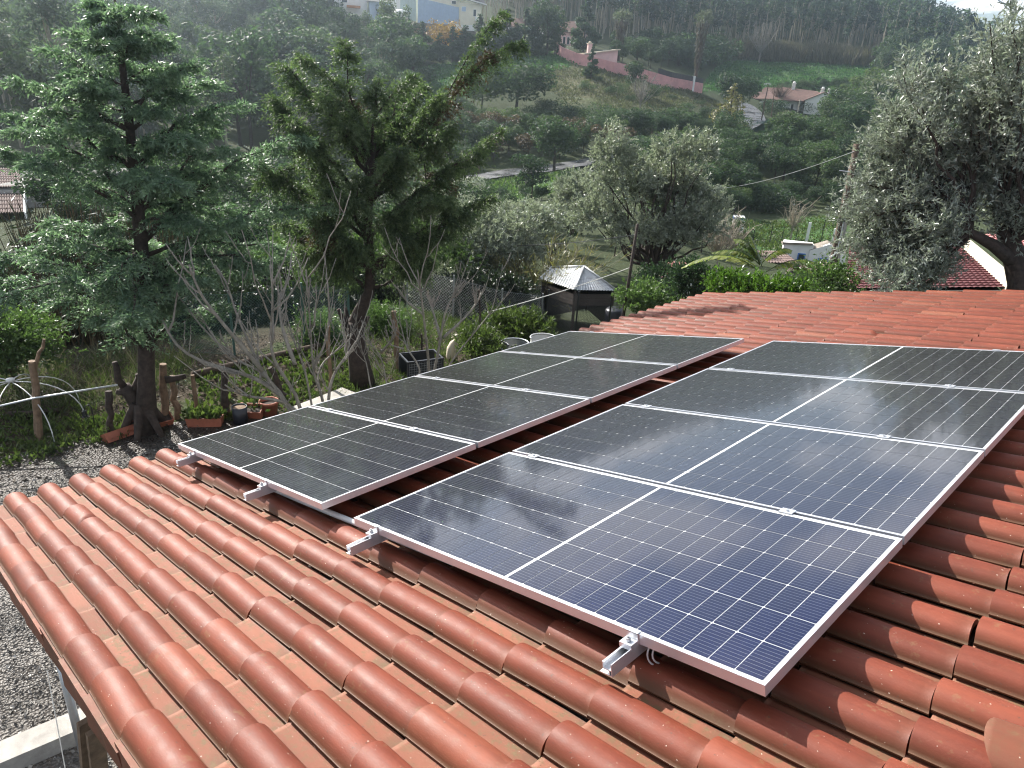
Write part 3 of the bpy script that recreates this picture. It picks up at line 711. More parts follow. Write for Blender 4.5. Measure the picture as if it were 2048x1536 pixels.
# gravelled yard at the foot of the house and its wet concrete apron
def yardmat():
    m, nt, bs = newmat('gravel_yard'); pos = N(nt, 'ShaderNodeNewGeometry').outputs['Position']
    f = noise(nt, pos, 22, 5, 0.75); b = noise(nt, pos, 1.1, 4, 0.6); v = N(nt, 'ShaderNodeTexVoronoi', Scale=38.0); nt.links.new(pos, v.inputs['Vector'])
    c = mixc(nt, f, (0.050, 0.044, 0.039), (0.23, 0.205, 0.18)); c = mixc(nt, ramp(nt, b, [(0.42, (0, 0, 0)), (0.6, (0.8,) * 3)]), c, (0.045, 0.038, 0.032))
    nt.links.new(c, bs.inputs['Base Color']); nt.links.new(ramp(nt, b, [(0.35, (0.75,) * 3), (0.6, (0.35,) * 3)]), bs.inputs['Roughness'])
    bump(nt, bs, v.outputs['Distance'], 0.9, 0.03); return m
M['yard'] = yardmat()
yp = [g(-60, 1010), g(-40, 960), g(120, 925), g(260, 890), g(400, 862), g(560, 840)]
yz = lambda P: np.array([P[0], P[1], 0.012])
mb = MB(); L = np.array([yz(q) for q in yp]); Rr = np.array([[-1.5, q[1] * 0.9 - 0.2, 0.012] for q in yp]); Rr[0, 1] = -6
L2 = L.copy(); L2[0] = [-10.5, -6, 0.012]
mb.grid(np.stack([L2, (L2 + Rr) / 2, Rr])); kind(mb.build('gravel_yard', M['yard']), 'structure')

def mulchmat():
    m, nt, bs = newmat('bark_mulch'); pos = N(nt, 'ShaderNodeNewGeometry').outputs['Position']
    f = noise(nt, pos, 30, 5, 0.75); b = noise(nt, pos, 2.2, 4, 0.6); v = N(nt, 'ShaderNodeTexVoronoi', Scale=30.0); nt.links.new(pos, v.inputs['Vector'])
    c = mixc(nt, f, (0.012, 0.009, 0.008), (0.075, 0.058, 0.046)); c = mixc(nt, ramp(nt, b, [(0.55, (0, 0, 0)), (0.66, (0.6,) * 3)]), c, (0.02, 0.035, 0.012))
    nt.links.new(c, bs.inputs['Base Color']); bs.inputs['Roughness'].default_value = 0.45; bump(nt, bs, v.outputs['Distance'], 0.9, 0.04); return m
M['mulch'] = mulchmat()
inner = [g(-60, 992), g(60, 966), g(190, 940), g(285, 905), g(400, 878), g(540, 848)]
outer = [g(-60, 930), g(40, 908), g(190, 880), g(280, 862), g(390, 842), g(540, 818)]
mb = MB(); A = np.array(inner); B_ = np.array(outer); A[:, 2] = 0.017; B_[:, 2] = 0.017; mb.grid(np.stack([B_, (A + B_) / 2, A])); kind(mb.build('mulch_bed', M['mulch']), 'structure')
# ---------------------------------------------------------------- leaf colours
M['cedar'] = leafmat('cedar_foliage', (0.055, 0.098, 0.066), (0.215, 0.300, 0.205), 0.45, 0.42, 0.5, tcol=(1.4, 1.6, 1.05))
M['cypress'] = leafmat('cypress_foliage', (0.038, 0.064, 0.033), (0.150, 0.195, 0.095), 0.42, 0.5, 0.4, tcol=(1.3, 1.55, 0.9))
M['olive'] = leafmat('olive_leaf', (0.105, 0.120, 0.095), (0.40, 0.43, 0.375), 0.30, 0.32, 0.7, tcol=(1.15, 1.3, 1.0))
M['olive_far'] = leafmat('pale_olive_leaf', (0.105, 0.122, 0.088), (0.39, 0.415, 0.345), 0.32, 0.36, 0.6, tcol=(1.2, 1.35, 0.95))
M['bright'] = leafmat('glossy_green_leaf', (0.038, 0.088, 0.014), (0.135, 0.215, 0.035), 0.35, 0.25, 0.6)
M['hedge'] = leafmat('hedge_leaf', (0.039, 0.074, 0.025), (0.132, 0.190, 0.064), 0.40, 0.38, 0.5)
M['dark_leaf'] = leafmat('dark_leaf', (0.018, 0.036, 0.022), (0.066, 0.105, 0.056), 0.40, 0.60, 0.28, 0.25)
M['mid_leaf'] = leafmat('mid_leaf', (0.026, 0.050, 0.028), (0.098, 0.140, 0.072), 0.40, 0.60, 0.28, 0.28)
M['euc_leaf'] = leafmat('eucalyptus_leaf', (0.034, 0.056, 0.042), (0.120, 0.155, 0.112), 0.40, 0.60, 0.28, 0.25)
M['euc_dark'] = leafmat('forest_leaf', (0.018, 0.035, 0.024), (0.066, 0.098, 0.064), 0.40, 0.60, 0.28, 0.25)
M['autumn'] = leafmat('autumn_leaf', (0.160, 0.085, 0.020), (0.420, 0.250, 0.060), 0.35, 0.5, 0.4)
M['brown_leaf'] = leafmat('brown_leaf', (0.050, 0.034, 0.018), (0.130, 0.085, 0.045), 0.25, 0.5, 0.4)
M['reed'] = leafmat('dry_reed', (0.080, 0.070, 0.050), (0.20, 0.175, 0.125), 0.25, 0.6, 0.3)
M['yellow_reed'] = leafmat('yellowing_reed', (0.075, 0.075, 0.028), (0.250, 0.215, 0.085), 0.30, 0.45, 0.5)
M['grass_leaf'] = leafmat('grass_blade', (0.028, 0.048, 0.013), (0.110, 0.140, 0.042), 0.38, 0.5, 0.4)
M['shaded_leaf'] = leafmat('shaded_undergrowth_leaf', (0.009, 0.016, 0.010), (0.034, 0.050, 0.024), 0.22, 0.45, 0.5)  # darkened leaf: shade of the thicket behind the cedar is put into the colour
M['palm_leaf'] = leafmat('palm_frond', (0.070, 0.090, 0.050), (0.20, 0.22, 0.14), 0.25, 0.4, 0.5)
M['dead_frond'] = leafmat('dead_palm_frond', (0.065, 0.056, 0.046), (0.15, 0.13, 0.105), 0.15, 0.7, 0.3)
M['banana'] = leafmat('banana_leaf', (0.075, 0.130, 0.030), (0.240, 0.260, 0.060), 0.45, 0.30, 0.6)
M['dry_grass'] = leafmat('dry_grass_tuft', (0.060, 0.068, 0.038), (0.150, 0.145, 0.085), 0.30, 0.6, 0.3)
M['field_leaf'] = leafmat('field_leaf', (0.030, 0.085, 0.030), (0.090, 0.185, 0.065), 0.35, 0.6, 0.3)
M['cane'] = leafmat('dead_cane', (0.050, 0.036, 0.020), (0.170, 0.120, 0.065), 0.15, 0.5, 0.4)
M['litter'] = leafmat('leaf_litter', (0.022, 0.017, 0.013), (0.15, 0.115, 0.085), 0.05, 0.6, 0.4)
M['pebble'] = leafmat('pebble', (0.050, 0.046, 0.042), (0.500, 0.470, 0.430), 0.0, 0.6, 0.4)

# ---------------------------------------------------------------- tree builders
def rand_dirs(rng, n):
    return unit(rng.normal(size=(n, 3)))
def curve3(a, b, sag, n=7, side=None, wob=0.0, rng=None):
    t = np.linspace(0, 1, n)[:, None]; P = np.asarray(a)[None] * (1 - t) + np.asarray(b)[None] * t
    P[:, 2:3] += sag * 4 * t * (1 - t)
    if wob and rng is not None: P[1:-1] += rng.normal(size=(n - 2, 3)) * wob
    return P
def sprays(mb, P, rng, n, tw, leafL, leafW, per, droop, mat, start=0.2, plate=0.35, tintb=0.0, width=1.0):
    """conifer foliage: drooping side twigs along a bough, each carrying scale-leaf sprigs"""
    seg = np.linspace(0, 1, len(P)); ts = start + (1 - start) * rng.random(n) ** 0.75
    B = np.stack([np.interp(ts, seg, P[:, k]) for k in range(3)], 1)
    T = unit(np.gradient(P, axis=0)); D0 = unit(np.stack([np.interp(ts, seg, T[:, k]) for k in range(3)], 1))
    side = unit(np.cross(D0, np.array([0, 0, 1.0]))); sg = rng.choice([-1, 1], n)[:, None]
    up = np.cross(side, D0)
    tl = tw * (1.05 - 0.6 * ts) * (0.6 + 0.7 * rng.random(n)) * width
    D = unit(D0 * (0.35 + 0.5 * rng.random((n, 1))) + side * sg * (0.5 + 0.5 * rng.random((n, 1))) + up * rng.normal(size=(n, 1)) * plate)
    k = rng.random((n, per)); k = np.sort(k, 1)
    C = B[:, None] + D[:, None] * (k * tl[:, None])[..., None]
    C[..., 2] -= droop * (k * tl[:, None]) ** 1.6 / max(tw, 0.01) ** 0.6
    C += rng.normal(size=C.shape) * 0.018
    dl = D[:, None] * 0.8 + rng.normal(size=C.shape) * 0.55; dl[..., 2] -= droop * (0.2 + 0.9 * k)
    Nn = rng.normal(size=C.shape) * 0.8; Nn[..., 2] += 0.8
    m = n * per
    tint = np.clip(np.repeat(rng.random(n) * 0.5, per) + 0.35 * k.ravel() + rng.normal(size=m) * 0.12 + tintb, 0, 1)
    mb.leaves(C.reshape(-1, 3), dl.reshape(-1, 3), Nn.reshape(-1, 3), leafL * (0.6 + 0.8 * rng.random(m)), leafW * (0.7 + 0.6 * rng.random(m)), mat, tint)
def crown_cards(mb, lumps, n, size, rng, mat=0, shell=0.72, flat=0.0, asp=0.55, tb=0.0):
    """leaf clumps through the volume of several lumps; lumps = (centre, radii)"""
    lumps = [(np.asarray(c, float), np.asarray(r, float) * np.ones(3)) for c, r in lumps]
    w = np.array([(r.prod()) ** (2 / 3) for c, r in lumps]); w /= w.sum()
    idx = rng.choice(len(lumps), n, p=w)
    Cc = np.array([l[0] for l in lumps])[idx]; Rr = np.array([l[1] for l in lumps])[idx]
    d = rand_dirs(rng, n); rad = shell + (1.08 - shell) * rng.random((n, 1)); inner = rng.random((n, 1)) < 0.2; rad = np.where(inner, rng.random((n, 1)), rad)
    C = Cc + d * Rr * rad
    Nn = unit(d * 0.9 + rng.normal(size=(n, 3)) * 0.75 + np.array([0, 0, 0.25])); D = rng.normal(size=(n, 3)); D[:, 2] -= 0.3 + flat
    D = unit(D - Nn * (D * Nn).sum(1, keepdims=True))
    lt = np.array([rng.random() for _ in lumps])[idx]
    tint = np.clip(0.2 * lt + 0.6 * rng.random(n) + 0.15 * (rad[:, 0] > 0.9) + tb, 0, 1)
    mb.leaves(C - D * size * 0.5, D, Nn, size * (0.55 + 0.9 * rng.random(n)), size * asp * (0.6 + 0.8 * rng.random(n)), mat, tint, 0.5, 0.12)
def limb_tree(mb, base, tips, rng, r0, sides=6, mat=0, split=0.35, rt=0.012):
    for t in tips:
        P = curve3(base, t, -0.10 * np.linalg.norm(np.asarray(t) - base) * rng.random(), 7, wob=0.03 * np.linalg.norm(np.asarray(t) - base), rng=rng)
        mb.tube(P, np.linspace(r0, rt, 7), sides, mat)
def twig_leaves(mb, origins, dirs, lens, per, L, W, rng, mat=0, up=0.25, spread=0.55, tb=0.0):
    """leafy shoots: leaves set along each shoot"""
    n = len(origins); k = rng.random((n, per))
    D = unit(dirs)
    C = origins[:, None] + D[:, None] * (k * lens[:, None])[..., None]
    C[..., 2] += up * (k * lens[:, None]) ** 2
    dl = D[:, None] * 0.7 + rng.normal(size=C.shape) * spread; dl[..., 2] += 0.12
    m = n * per; Nn = rng.normal(size=C.shape)
    tint = np.clip(np.repeat(rng.random(n), per) * 0.4 + rng.random(m) * 0.5 + tb, 0, 1)
    mb.leaves(C.reshape(-1, 3), dl.reshape(-1, 3), Nn.reshape(-1, 3), L * (0.65 + 0.7 * rng.random(m)), W * (0.7 + 0.6 * rng.random(m)), mat, tint, 0.5, 0.1)
def fig_branch(mb, P, r, rng, depth=0, side=None):
    """bare branch with up-curving shoots"""
    n = len(P); mb.tube(P, np.linspace(r, max(r * 0.35, 0.0035), n), 6)
    if depth >= 2: return
    Ltot = np.linalg.norm(np.diff(P, axis=0), axis=1).sum(); T = unit(np.gradient(P, axis=0))
    for _ in range(int(4 + rng.integers(0, 5)) if depth == 0 else int(rng.integers(1, 4))):
        t = 0.3 + 0.65 * rng.random(); i = t * (n - 1); i0 = int(i); f = i - i0
        b = P[i0] * (1 - f) + P[min(i0 + 1, n - 1)] * f
        s = rand_dirs(rng, 1)[0]; s[2] = abs(s[2]) * 0.3
        L_ = Ltot * (0.2 + 0.3 * rng.random()); tip = b + T[i0] * L_ * 0.45 + s * L_ * 0.5 + np.array([0, 0, 0.35 * L_])
        fig_branch(mb, curve3(b, tip, -0.10 * L_, 6, wob=0.012 * L_, rng=rng), max(r * 0.45, 0.0055), rng, depth + 1)
# ---------------------------------------------------------------- garden trees near the house
def gz(px, py, d=None):
    return g(px, py) if d is None else at(px, py, d)
rng = np.random.default_rng(11)
# tall cedar on the left
b0 = g(292, 868); base = np.array([b0[0], b0[1], -0.05]); dC = azd(base)[1]
top = at(227, -22, dC); cedar = thing('cedar_tree', 'tall drooping blue green cedar on the left, its top cut by the picture', 'tree', base)
tp = np.array([base, at(293, 760, dC), at(291, 640, dC), at(285, 520, dC), at(268, 330, dC), at(247, 150, dC), at(236, 60, dC), top])
mb = MB(); mb.tube(tp, [0.17, 0.115, 0.105, 0.092, 0.065, 0.042, 0.028, 0.010], 10)
for a in range(5):
    t = a * 1.3 + 0.4; mb.tube(curve3(base + [0.06 * math.cos(t), 0.06 * math.sin(t), 0.5], base + [0.34 * math.cos(t), 0.34 * math.sin(t), 0.0], 0.02, 5), [0.07, 0.07, 0.06, 0.05, 0.03], 6)
mb.build('trunk', M['bark_dark'], cedar, True, world=True)
zs = tp[:, 2]
def on_trunk(z): return np.array([np.interp(z, zs, tp[:, 0]), np.interp(z, zs, tp[:, 1]), z])
wood = MB(); fol = MB(); ztop = top[2]
boughs = []
r_toward = unit(np.array([CAM[0] - base[0], CAM[1] - base[1], 0])); r_right = np.array([-r_toward[1], r_toward[0], 0])
# boughs read off the photograph (tip pixel, depth offset) and the ones between them
for (px, py, dz, hz) in [(20, 160, -0.3, 4.1), (110, 100, 0.3, 4.4), (30, 232, 0.5, 3.6), (42, 262, -0.6, 3.3), (145, 62, 0.2, 4.9), (335, 72, 0.1, 4.9), (400, 125, -0.4, 4.3), (490, 205, 0.2, 3.8),
                        (430, 165, 0.6, 4.1), (10, 300, 0.0, 3.0), (60, 330, -0.8, 2.9), (455, 300, -0.5, 3.1), (600, 275, 0.3, 2.7), (560, 300, 0.9, 2.7), (85, 470, -0.5, 2.2), (110, 440, 0.8, 2.3),
                        (655, 410, 0.2, 2.2), (480, 440, -0.7, 2.2), (540, 520, -0.2, 1.75), (70, 520, -0.7, 1.8), (-20, 560, 0.5, 1.6), (150, 560, -1.1, 1.7), (400, 560, -1.2, 1.7), (330, 610, -0.8, 1.3), (205, 640, -0.9, 1.2), (450, 610, 0.4, 1.3), (110, 600, 0.7, 1.5)]:
    boughs.append((on_trunk(hz), at(px, py, dC + dz), 0.10))
a0 = 0.0
for z in np.arange(2.15, ztop - 0.15, 0.36):
    f = (z - 1.2) / (ztop - 1.2); a0 += 0.9
    for q in range(5 if f < 0.8 else 4):
        Lb = (2.15 * (1 - f) ** 0.85 + 0.14) * (0.62 + 0.42 * rng.random()); a = a0 + q * 1.2566 + 0.3 * rng.normal(); zz_ = z + 0.07 * rng.normal()
        tip = on_trunk(zz_) + np.array([math.cos(a) * Lb, math.sin(a) * Lb, Lb * (0.26 if z > 2.8 else 0.02) + 0.08 * rng.normal()]); tx_, ty_ = pix(tip)
        if tx_ < 115 and 320 < ty_ < 470: continue      # the neighbour's roofs show through a gap here
        boughs.append((on_trunk(zz_), tip, 0.08))
for _ in range(12):
    z = 2.2 + (ztop - 2.4) * rng.random(); a = rng.random() * 6.283; Lb = 0.3 + 0.3 * rng.random(); boughs.append((on_trunk(z), on_trunk(z) + np.array([math.cos(a) * Lb, math.sin(a) * Lb, 0.06]), 0.05))
for a, b, sg in boughs:
    L_ = np.linalg.norm(b - a); P = curve3(a, b, sg * L_, 9, wob=0.02 * L_, rng=rng); wood.tube(P, np.linspace(0.012 + 0.012 * L_, 0.004, 9), 5)
    sprays(fol, P, rng, int(22 + 42 * L_), 0.34 + 0.08 * L_, 0.062, 0.0155, 29, 0.42, 0, 0.10, 0.10, 0.0)
wood.build('branch', M['bark_dark'], cedar, world=True)
fol.build('foliage', M['cedar'], cedar, world=True)

# open cypress with ascending arms, its trunk bent low down
b0 = g(727, 772); base = np.array([b0[0], b0[1], -0.05]); dC = azd(base)[1]
cyp = thing('cypress_tree', 'broad ragged cypress with a bent trunk and arching arms, left of centre', 'tree', base)
tpx = [(727, 772), (716, 715), (708, 655), (722, 618), (738, 585), (741, 540), (737, 480), (735, 420), (740, 350), (748, 285)]
tp = np.array([at(x, y, dC) for x, y in tpx]); tp[0] = base
mb = MB(); mb.tube(tp, [0.22, 0.17, 0.15, 0.10, 0.085, 0.080, 0.078, 0.07, 0.055, 0.035], 10)
for a in range(6):
    t = a * 1.05; mb.tube([tp[2] + [0.08 * math.cos(t), 0.08 * math.sin(t), 0.1 * rng.normal()], tp[2] + [0.24 * math.cos(t), 0.24 * math.sin(t), 0.06 + 0.1 * rng.normal()]], [0.07, 0.03], 6)
mb.build('trunk', M['bark_dark'], cyp, True, world=True)
wood = MB(); fol = MB()
arms = [(7, 690, 88, 0.3), (7, 975, 108, 0.4), (8, 640, 195, -0.4), (8, 560, 128, 0.5), (6, 545, 205, 0.2), (5, 520, 330, -0.3), (6, 1000, 262, 0.3), (7, 900, 250, -0.5), (8, 760, 160, -0.2), (8, 830, 165, 0.6),
        (5, 985, 395, 0.2), (6, 930, 330, 0.7), (5, 900, 470, -0.5), (5, 560, 440, 0.4), (5, 600, 500, -0.4), (6, 620, 300, 0.9), (7, 800, 300, -0.9), (8, 710, 230, 0.9), (6, 850, 400, -0.8), (5, 700, 480, -0.8), (6, 660, 380, -0.9), (7, 870, 200, 0.0), (6, 960, 300, -0.2),
        (8, 780, 230, 0.4), (5, 820, 500, 0.6), (7, 590, 240, -0.6), (6, 575, 370, 0.1), (5, 945, 430, -0.4), (4, 860, 520, 0.1), (4, 650, 520, 0.3)]
for k, px, py, dz in arms:
    a = tp[k]; b = at(px, py, dC + dz); L_ = np.linalg.norm(b - a); P = curve3(a, b, 0.05 * L_, 10, wob=0.018 * L_, rng=rng); wood.tube(P, np.linspace(0.035, 0.006, 10), 6)
    br = -0.1 if rng.random() < 0.7 else 0.1
    sprays(fol, P, rng, int(56 + 46 * L_), 0.48, 0.060, 0.0145, 27, 0.70, 0 if rng.random() < 0.96 else 1, 0.14, 0.30, br)
    for _ in range(2):
        t = 0.25 + 0.45 * rng.random(); p0 = P[int(t * 9)]; d = unit(P[-1] - P[0]) + rng.normal(size=3) * 0.6; q = p0 + d * L_ * 0.27
        P2 = curve3(p0, q, 0.05 * L_, 6); wood.tube(P2, np.linspace(0.014, 0.004, 6), 5); sprays(fol, P2, rng, int(32 + 26 * L_), 0.42, 0.058, 0.0145, 25, 0.70, 0 if rng.random() < 0.93 else 1, 0.1, 0.35, br)
wood.build('branch', M['bark_dark'], cyp, world=True)
fol.build('foliage', [M['cypress'], M['brown_leaf']], cyp, world=True)

# big olive beyond the right end of the roof
dO = 12.6
ob = at(2040, 600, dO); ob[2] = terr1(ob[0], ob[1]); olive = thing('olive_tree', 'large silvery olive tree at the right edge, beyond the tiled roof', 'tree', ob)
mb = MB(); tr = np.array([ob, at(2046, 575, dO), at(2035, 530, dO), at(2020, 490, dO), at(2000, 430, dO)]); mb.tube(tr, [0.24, 0.2, 0.17, 0.14, 0.09], 9)
tr2 = np.array([at(2035, 530, dO), at(1985, 490, dO - 0.3), at(1940, 465, dO - 0.5), at(1890, 430, dO - 0.6)]); mb.tube(tr2, [0.11, 0.085, 0.06, 0.04], 7)
mb.build('trunk', M['bark_dark'], olive, True, world=True)
wood = MB(); fol = MB(); O_ = []; D_ = []; L_l = []
ctr = at(2010, 330, dO + 0.3)
OUT = [(1700, 360), (1720, 300), (1745, 250), (1775, 215), (1800, 175), (1850, 165), (1880, 120), (1925, 110), (1965, 70), (2010, 80), (2046, 40), (2090, 60), (2150, 120), (2200, 260), (2200, 420), (1690, 420), (1705, 480), (1750, 520), (1800, 545), (1840, 555), (1700, 440), (1910, 470), (1780, 400), (1850, 300), (1900, 220), (1960, 160), (1830, 380), (1900, 400), (1950, 300), (1990, 220), (2030, 170), (2050, 300), (1760, 460), (1820, 480), (1880, 470), (1740, 340), (2080, 200), (1990, 380), (1830, 572), (1760, 562), (1735, 545), (2010, 440), (1800, 530), (2070, 420), (1790, 570)]
for px, py in OUT:
    for rep in range(2):
        dz = rng.normal() * 0.75 if rep else -0.4 + 0.4 * rng.random()
        tip = at(px + rng.normal() * 18, py + rng.normal() * 18, dO + dz); a = tr[3] if px > 1930 else tr2[2]
        P = curve3(a, tip, 0.05, 8, wob=0.05, rng=rng); wood.tube(P, np.linspace(0.035, 0.005, 8), 5)
        n = 58; ts = 0.40 + 0.55 * rng.random(n) ** 0.7; sgm = np.linspace(0, 1, 8)
        B = np.stack([np.interp(ts, sgm, P[:, k]) for k in range(3)], 1) + rng.normal(size=(n, 3)) * 0.05
        d = unit(tip - a)[None] * 0.35 + rng.normal(size=(n, 3)) * 0.75; d[:, 2] += 0.35
        O_.append(B); D_.append(d); L_l.append(0.18 + 0.34 * rng.random(n))
O_ = np.concatenate(O_); D_ = np.concatenate(D_); L_l = np.concatenate(L_l)
twig_leaves(fol, O_, D_, L_l, 22, 0.072, 0.0205, rng, 0, 0.25, 0.55)
wood.build('branch', M['bark_dark'], olive, world=True); fol.build('foliage', M['olive'], olive, world=True)

def broad_tree(name, label, cat, base, ctr, rad, mat, nshoot, per, L, W, rng, lumps=None, bark='bark_dark', group=None, r0=0.1, up=0.3, zsq=1.0, spread=0.55, shoot=(0.15, 0.4), tb=0.0, ntip=16):
    """leafy tree or shrub: forked trunk, limbs, and leafy shoots over a lumpy crown"""
    t = thing(name, label, cat, base, group); wood = MB(); fol = MB()
    ctr = np.asarray(ctr, float); rad = np.asarray(rad, float) * np.ones(3)
    lumps = lumps or []
    nl = 9; ls = [(ctr + rand_dirs(rng, 1)[0] * rad * 0.55, rad * (0.38 + 0.22 * rng.random())) for _ in range(nl)] + lumps
    fork = base + (ctr - base) * 0.45; wood.tube(curve3(base, fork, 0, 5, wob=0.04 * r0 * 10, rng=rng), np.linspace(r0, r0 * 0.7, 5), 7)
    tips = [l[0] + rand_dirs(rng, 1)[0] * l[1] * 0.6 for l in ls for _ in range(max(1, ntip // nl))]
    limb_tree(wood, fork, tips, rng, r0 * 0.45, 5, 0)
    wood.build('trunk', M[bark], t, world=True)
    w = np.array([l[1].prod() ** (2 / 3) for l in ls]); w /= w.sum(); idx = rng.choice(len(ls), nshoot, p=w)
    d = rand_dirs(rng, nshoot); d[:, 2] = np.where(d[:, 2] < -0.3, -d[:, 2] * 0.5, d[:, 2])
    O = np.array([ls[i][0] for i in idx]) + d * np.array([ls[i][1] for i in idx]) * (0.45 + 0.5 * rng.random((nshoot, 1)))
    O[:, 2] = np.maximum(O[:, 2], base[2] + 0.05)
    dd = d * 0.7 + rng.normal(size=d.shape) * 0.4; dd[:, 2] += up
    twig_leaves(fol, O, dd, shoot[0] + (shoot[1] - shoot[0]) * rng.random(nshoot), per, L, W, rng, 0, 0.1, spread, tb)
    fol.build('foliage', M[mat], t, world=True)
    return t
rng = np.random.default_rng(21)
def mid_base(px, py, d):
    P = at(px, py, d); P[2] = terr1(P[0], P[1]) - 0.05; return P
# olives behind the shed
b = mid_base(1300, 560, 24); broad_tree('olive_tree', 'grey green olive tree with upright tufts behind the leaning pole', 'tree', b, at(1315, 420, 24.5), (2.4, 2.4, 2.0), 'olive_far', 3600, 21, 0.105, 0.037, rng,
    [(at(1225, 320, 24), np.array([.7, .7, 1.1])), (at(1335, 320, 24.5), np.array([.6, .6, .8])), (at(1395, 315, 25), np.array([.65, .65, .9])), (at(1190, 440, 24), np.array([.9, .9, .9])), (at(1425, 425, 25), np.array([.55, .6, .9]))], r0=0.16, ntip=30)
b = mid_base(1010, 590, 22); broad_tree('olive_tree', 'low spreading olive left of the shed, in front of the small tiled outbuilding', 'tree', b, at(985, 490, 22), (1.7, 1.7, 1.2), 'olive_far', 1900, 18, 0.105, 0.040, rng, r0=0.10)
b = mid_base(860, 600, 20); broad_tree('olive_tree', 'shadowy olive behind the bent cypress trunk', 'tree', b, at(850, 520, 20.5), (1.6, 1.6, 1.1), 'hedge', 900, 18, 0.085, 0.034, rng, r0=0.10)
b = mid_base(620, 640, 18); broad_tree('olive_tree', 'loose small leaved tree behind the bare fig, between cedar and cypress', 'tree', b, at(615, 545, 18.5), (1.5, 1.5, 1.2), 'hedge', 1000, 18, 0.07, 0.027, rng, r0=0.09)
b = mid_base(1130, 470, 40); broad_tree('olive_tree', 'pale olive in front of the small tiled outbuilding', 'tree', b, at(1165, 400, 34), (1.6, 1.6, 1.4), 'olive_far', 1400, 20, 0.13, 0.045, rng, r0=0.10)
for px, py, d, w, lab in [(1035, 470, 28, 1.9, 'pale olive between the reed clump and the small tiled outbuilding'), (930, 455, 30, 1.9, 'pale olive seen past the right side of the cypress'), (770, 545, 22, 1.5, 'dim olive directly behind the bent cypress trunk'), (1100, 455, 31, 1.5, 'pale olive touching the white gable of the outbuilding'), (940, 540, 24, 1.5, 'shadowed olive above the pale stone ornament'), (690, 560, 21, 1.5, 'dim small leaved tree left of the cypress trunk')]:
    b = mid_base(px, 600, d); broad_tree('olive_tree', lab, 'tree', b, at(px, py, d), (w, w, w * 0.75), 'olive_far' if d > 23 else 'hedge', 950, 16, 0.125, 0.046, rng, r0=0.09)
# giant reed clump left of the pole
b = mid_base(1085, 590, 21.5); t = thing('reed_clump', 'tall arching clump of yellowing reeds behind the shed', 'reeds', b); mb = MB()
for _ in range(330):
    a = rng.random() * 6.283; q = b + np.array([math.cos(a), math.sin(a), 0]) * 0.5 * rng.random(); hgt = 1.3 + 1.1 * rng.random(); lean = 0.25 + 0.7 * rng.random()
    tip = q + np.array([math.cos(a) * lean * hgt, math.sin(a) * lean * hgt, hgt]); P = curve3(q, tip, 0.25 * lean, 6); mb.tube(P, np.linspace(0.007, 0.003, 6), 3, 1, False, rng.random())
    n = 16; k = rng.random(n); C = np.stack([np.interp(k, np.linspace(0, 1, 6), P[:, j]) for j in range(3)], 1); d = rng.normal(size=(n, 3)) * 0.6 + (tip - q) * 0.4; d[:, 2] -= 0.15
    mb.leaves(C, d, rng.normal(size=(n, 3)), 0.30, 0.022, 0, np.clip(rng.random(n), 0, 1))
mb.build('foliage', [M['yellow_reed'], M['reed']], t, world=True)
# glossy shrub beyond the roof and the banana plant in it
b = mid_base(1530, 600, 13.5); broad_tree('citrus_shrub', 'glossy bright green shrub beyond the far roof edge, in front of the banana leaves', 'shrub', b, at(1525, 592, 13.5), (1.05, 0.6, 0.36), 'bright', 1000, 13, 0.075, 0.034, rng,
    [(at(1445, 580, 13.5), np.array([.3, .3, .34])), (at(1600, 592, 13.4), np.array([.4, .35, .28]))], bark='bark', r0=0.05, up=0.7, spread=0.45, shoot=(0.12, 0.3))
b = mid_base(1500, 560, 15.5); ban = thing('banana_plant', 'banana plant with torn arching yellow green leaves behind the glossy shrub', 'plant', b)
mb = MB(); crown = at(1520, 555, 15.5); mb.tube([b, (b + crown) / 2, crown], [0.10, 0.085, 0.05], 9); mb.build('stem', M['hedge'], ban, True, world=True)
for px0, py0, px1, py1, sag, w in [(1520, 530, 1470, 478, 0.16, .30), (1520, 530, 1425, 505, 0.16, .24), (1522, 528, 1582, 500, 0.14, .26), (1515, 540, 1365, 535, 0.30, .26), (1530, 545, 1655, 540, 0.24, .28), (1520, 545, 1455, 520, 0.15, .22), (1525, 535, 1500, 470, 0.02, .2), (1575, 535, 1645, 560, 0.1, .2)]:
    a = at(px0, py0, 15.5); c_ = at(px1, py1, 15.5 + rng.normal() * 0.35); P = curve3(a, c_, sag, 12); mb = MB(); mb.tube(P, np.linspace(0.012, 0.004, 12), 5, 1)
    T = unit(np.gradient(P, axis=0)); S = unit(np.cross(T, [0, 0, 1])); prof = np.sin(np.linspace(0.15, 0.98, 40) * math.pi) ** 0.6
    sgm = np.linspace(0, 1, 12)
    for sgn in (-1, 1):
        k = np.linspace(0.14, 1, 40); C = np.stack([np.interp(k, sgm, P[:, j]) for j in range(3)], 1); Sd = np.stack([np.interp(k, sgm, S[:, j]) for j in range(3)], 1); Tt = np.stack([np.interp(k, sgm, T[:, j]) for j in range(3)], 1)
        d = Sd * sgn + Tt * 0.45; d[:, 2] -= 0.35 + 0.3 * rng.random(40); up = np.tile([0, 0, 1.0], (40, 1)) + rng.normal(size=(40, 3)) * 0.15
        mb.leaves(C, d, up, w * prof * (0.75 + 0.3 * rng.random(40)), 0.062, 0, np.clip(0.4 + rng.normal(size=40) * 0.25 + (0.4 if py1 > 510 else 0), 0, 1), 0.5)
    mb.build('leaf', [M['banana'], M['hedge']], ban, world=True)
b = mid_base(1690, 600, 12.6); broad_tree('flowering_shrub', 'low dull shrub with faded flower heads at the foot of the olive', 'shrub', b, at(1655, 578, 12.8), (0.5, 0.4, 0.32), 'hedge', 260, 12, 0.06, 0.03, rng, r0=0.03)
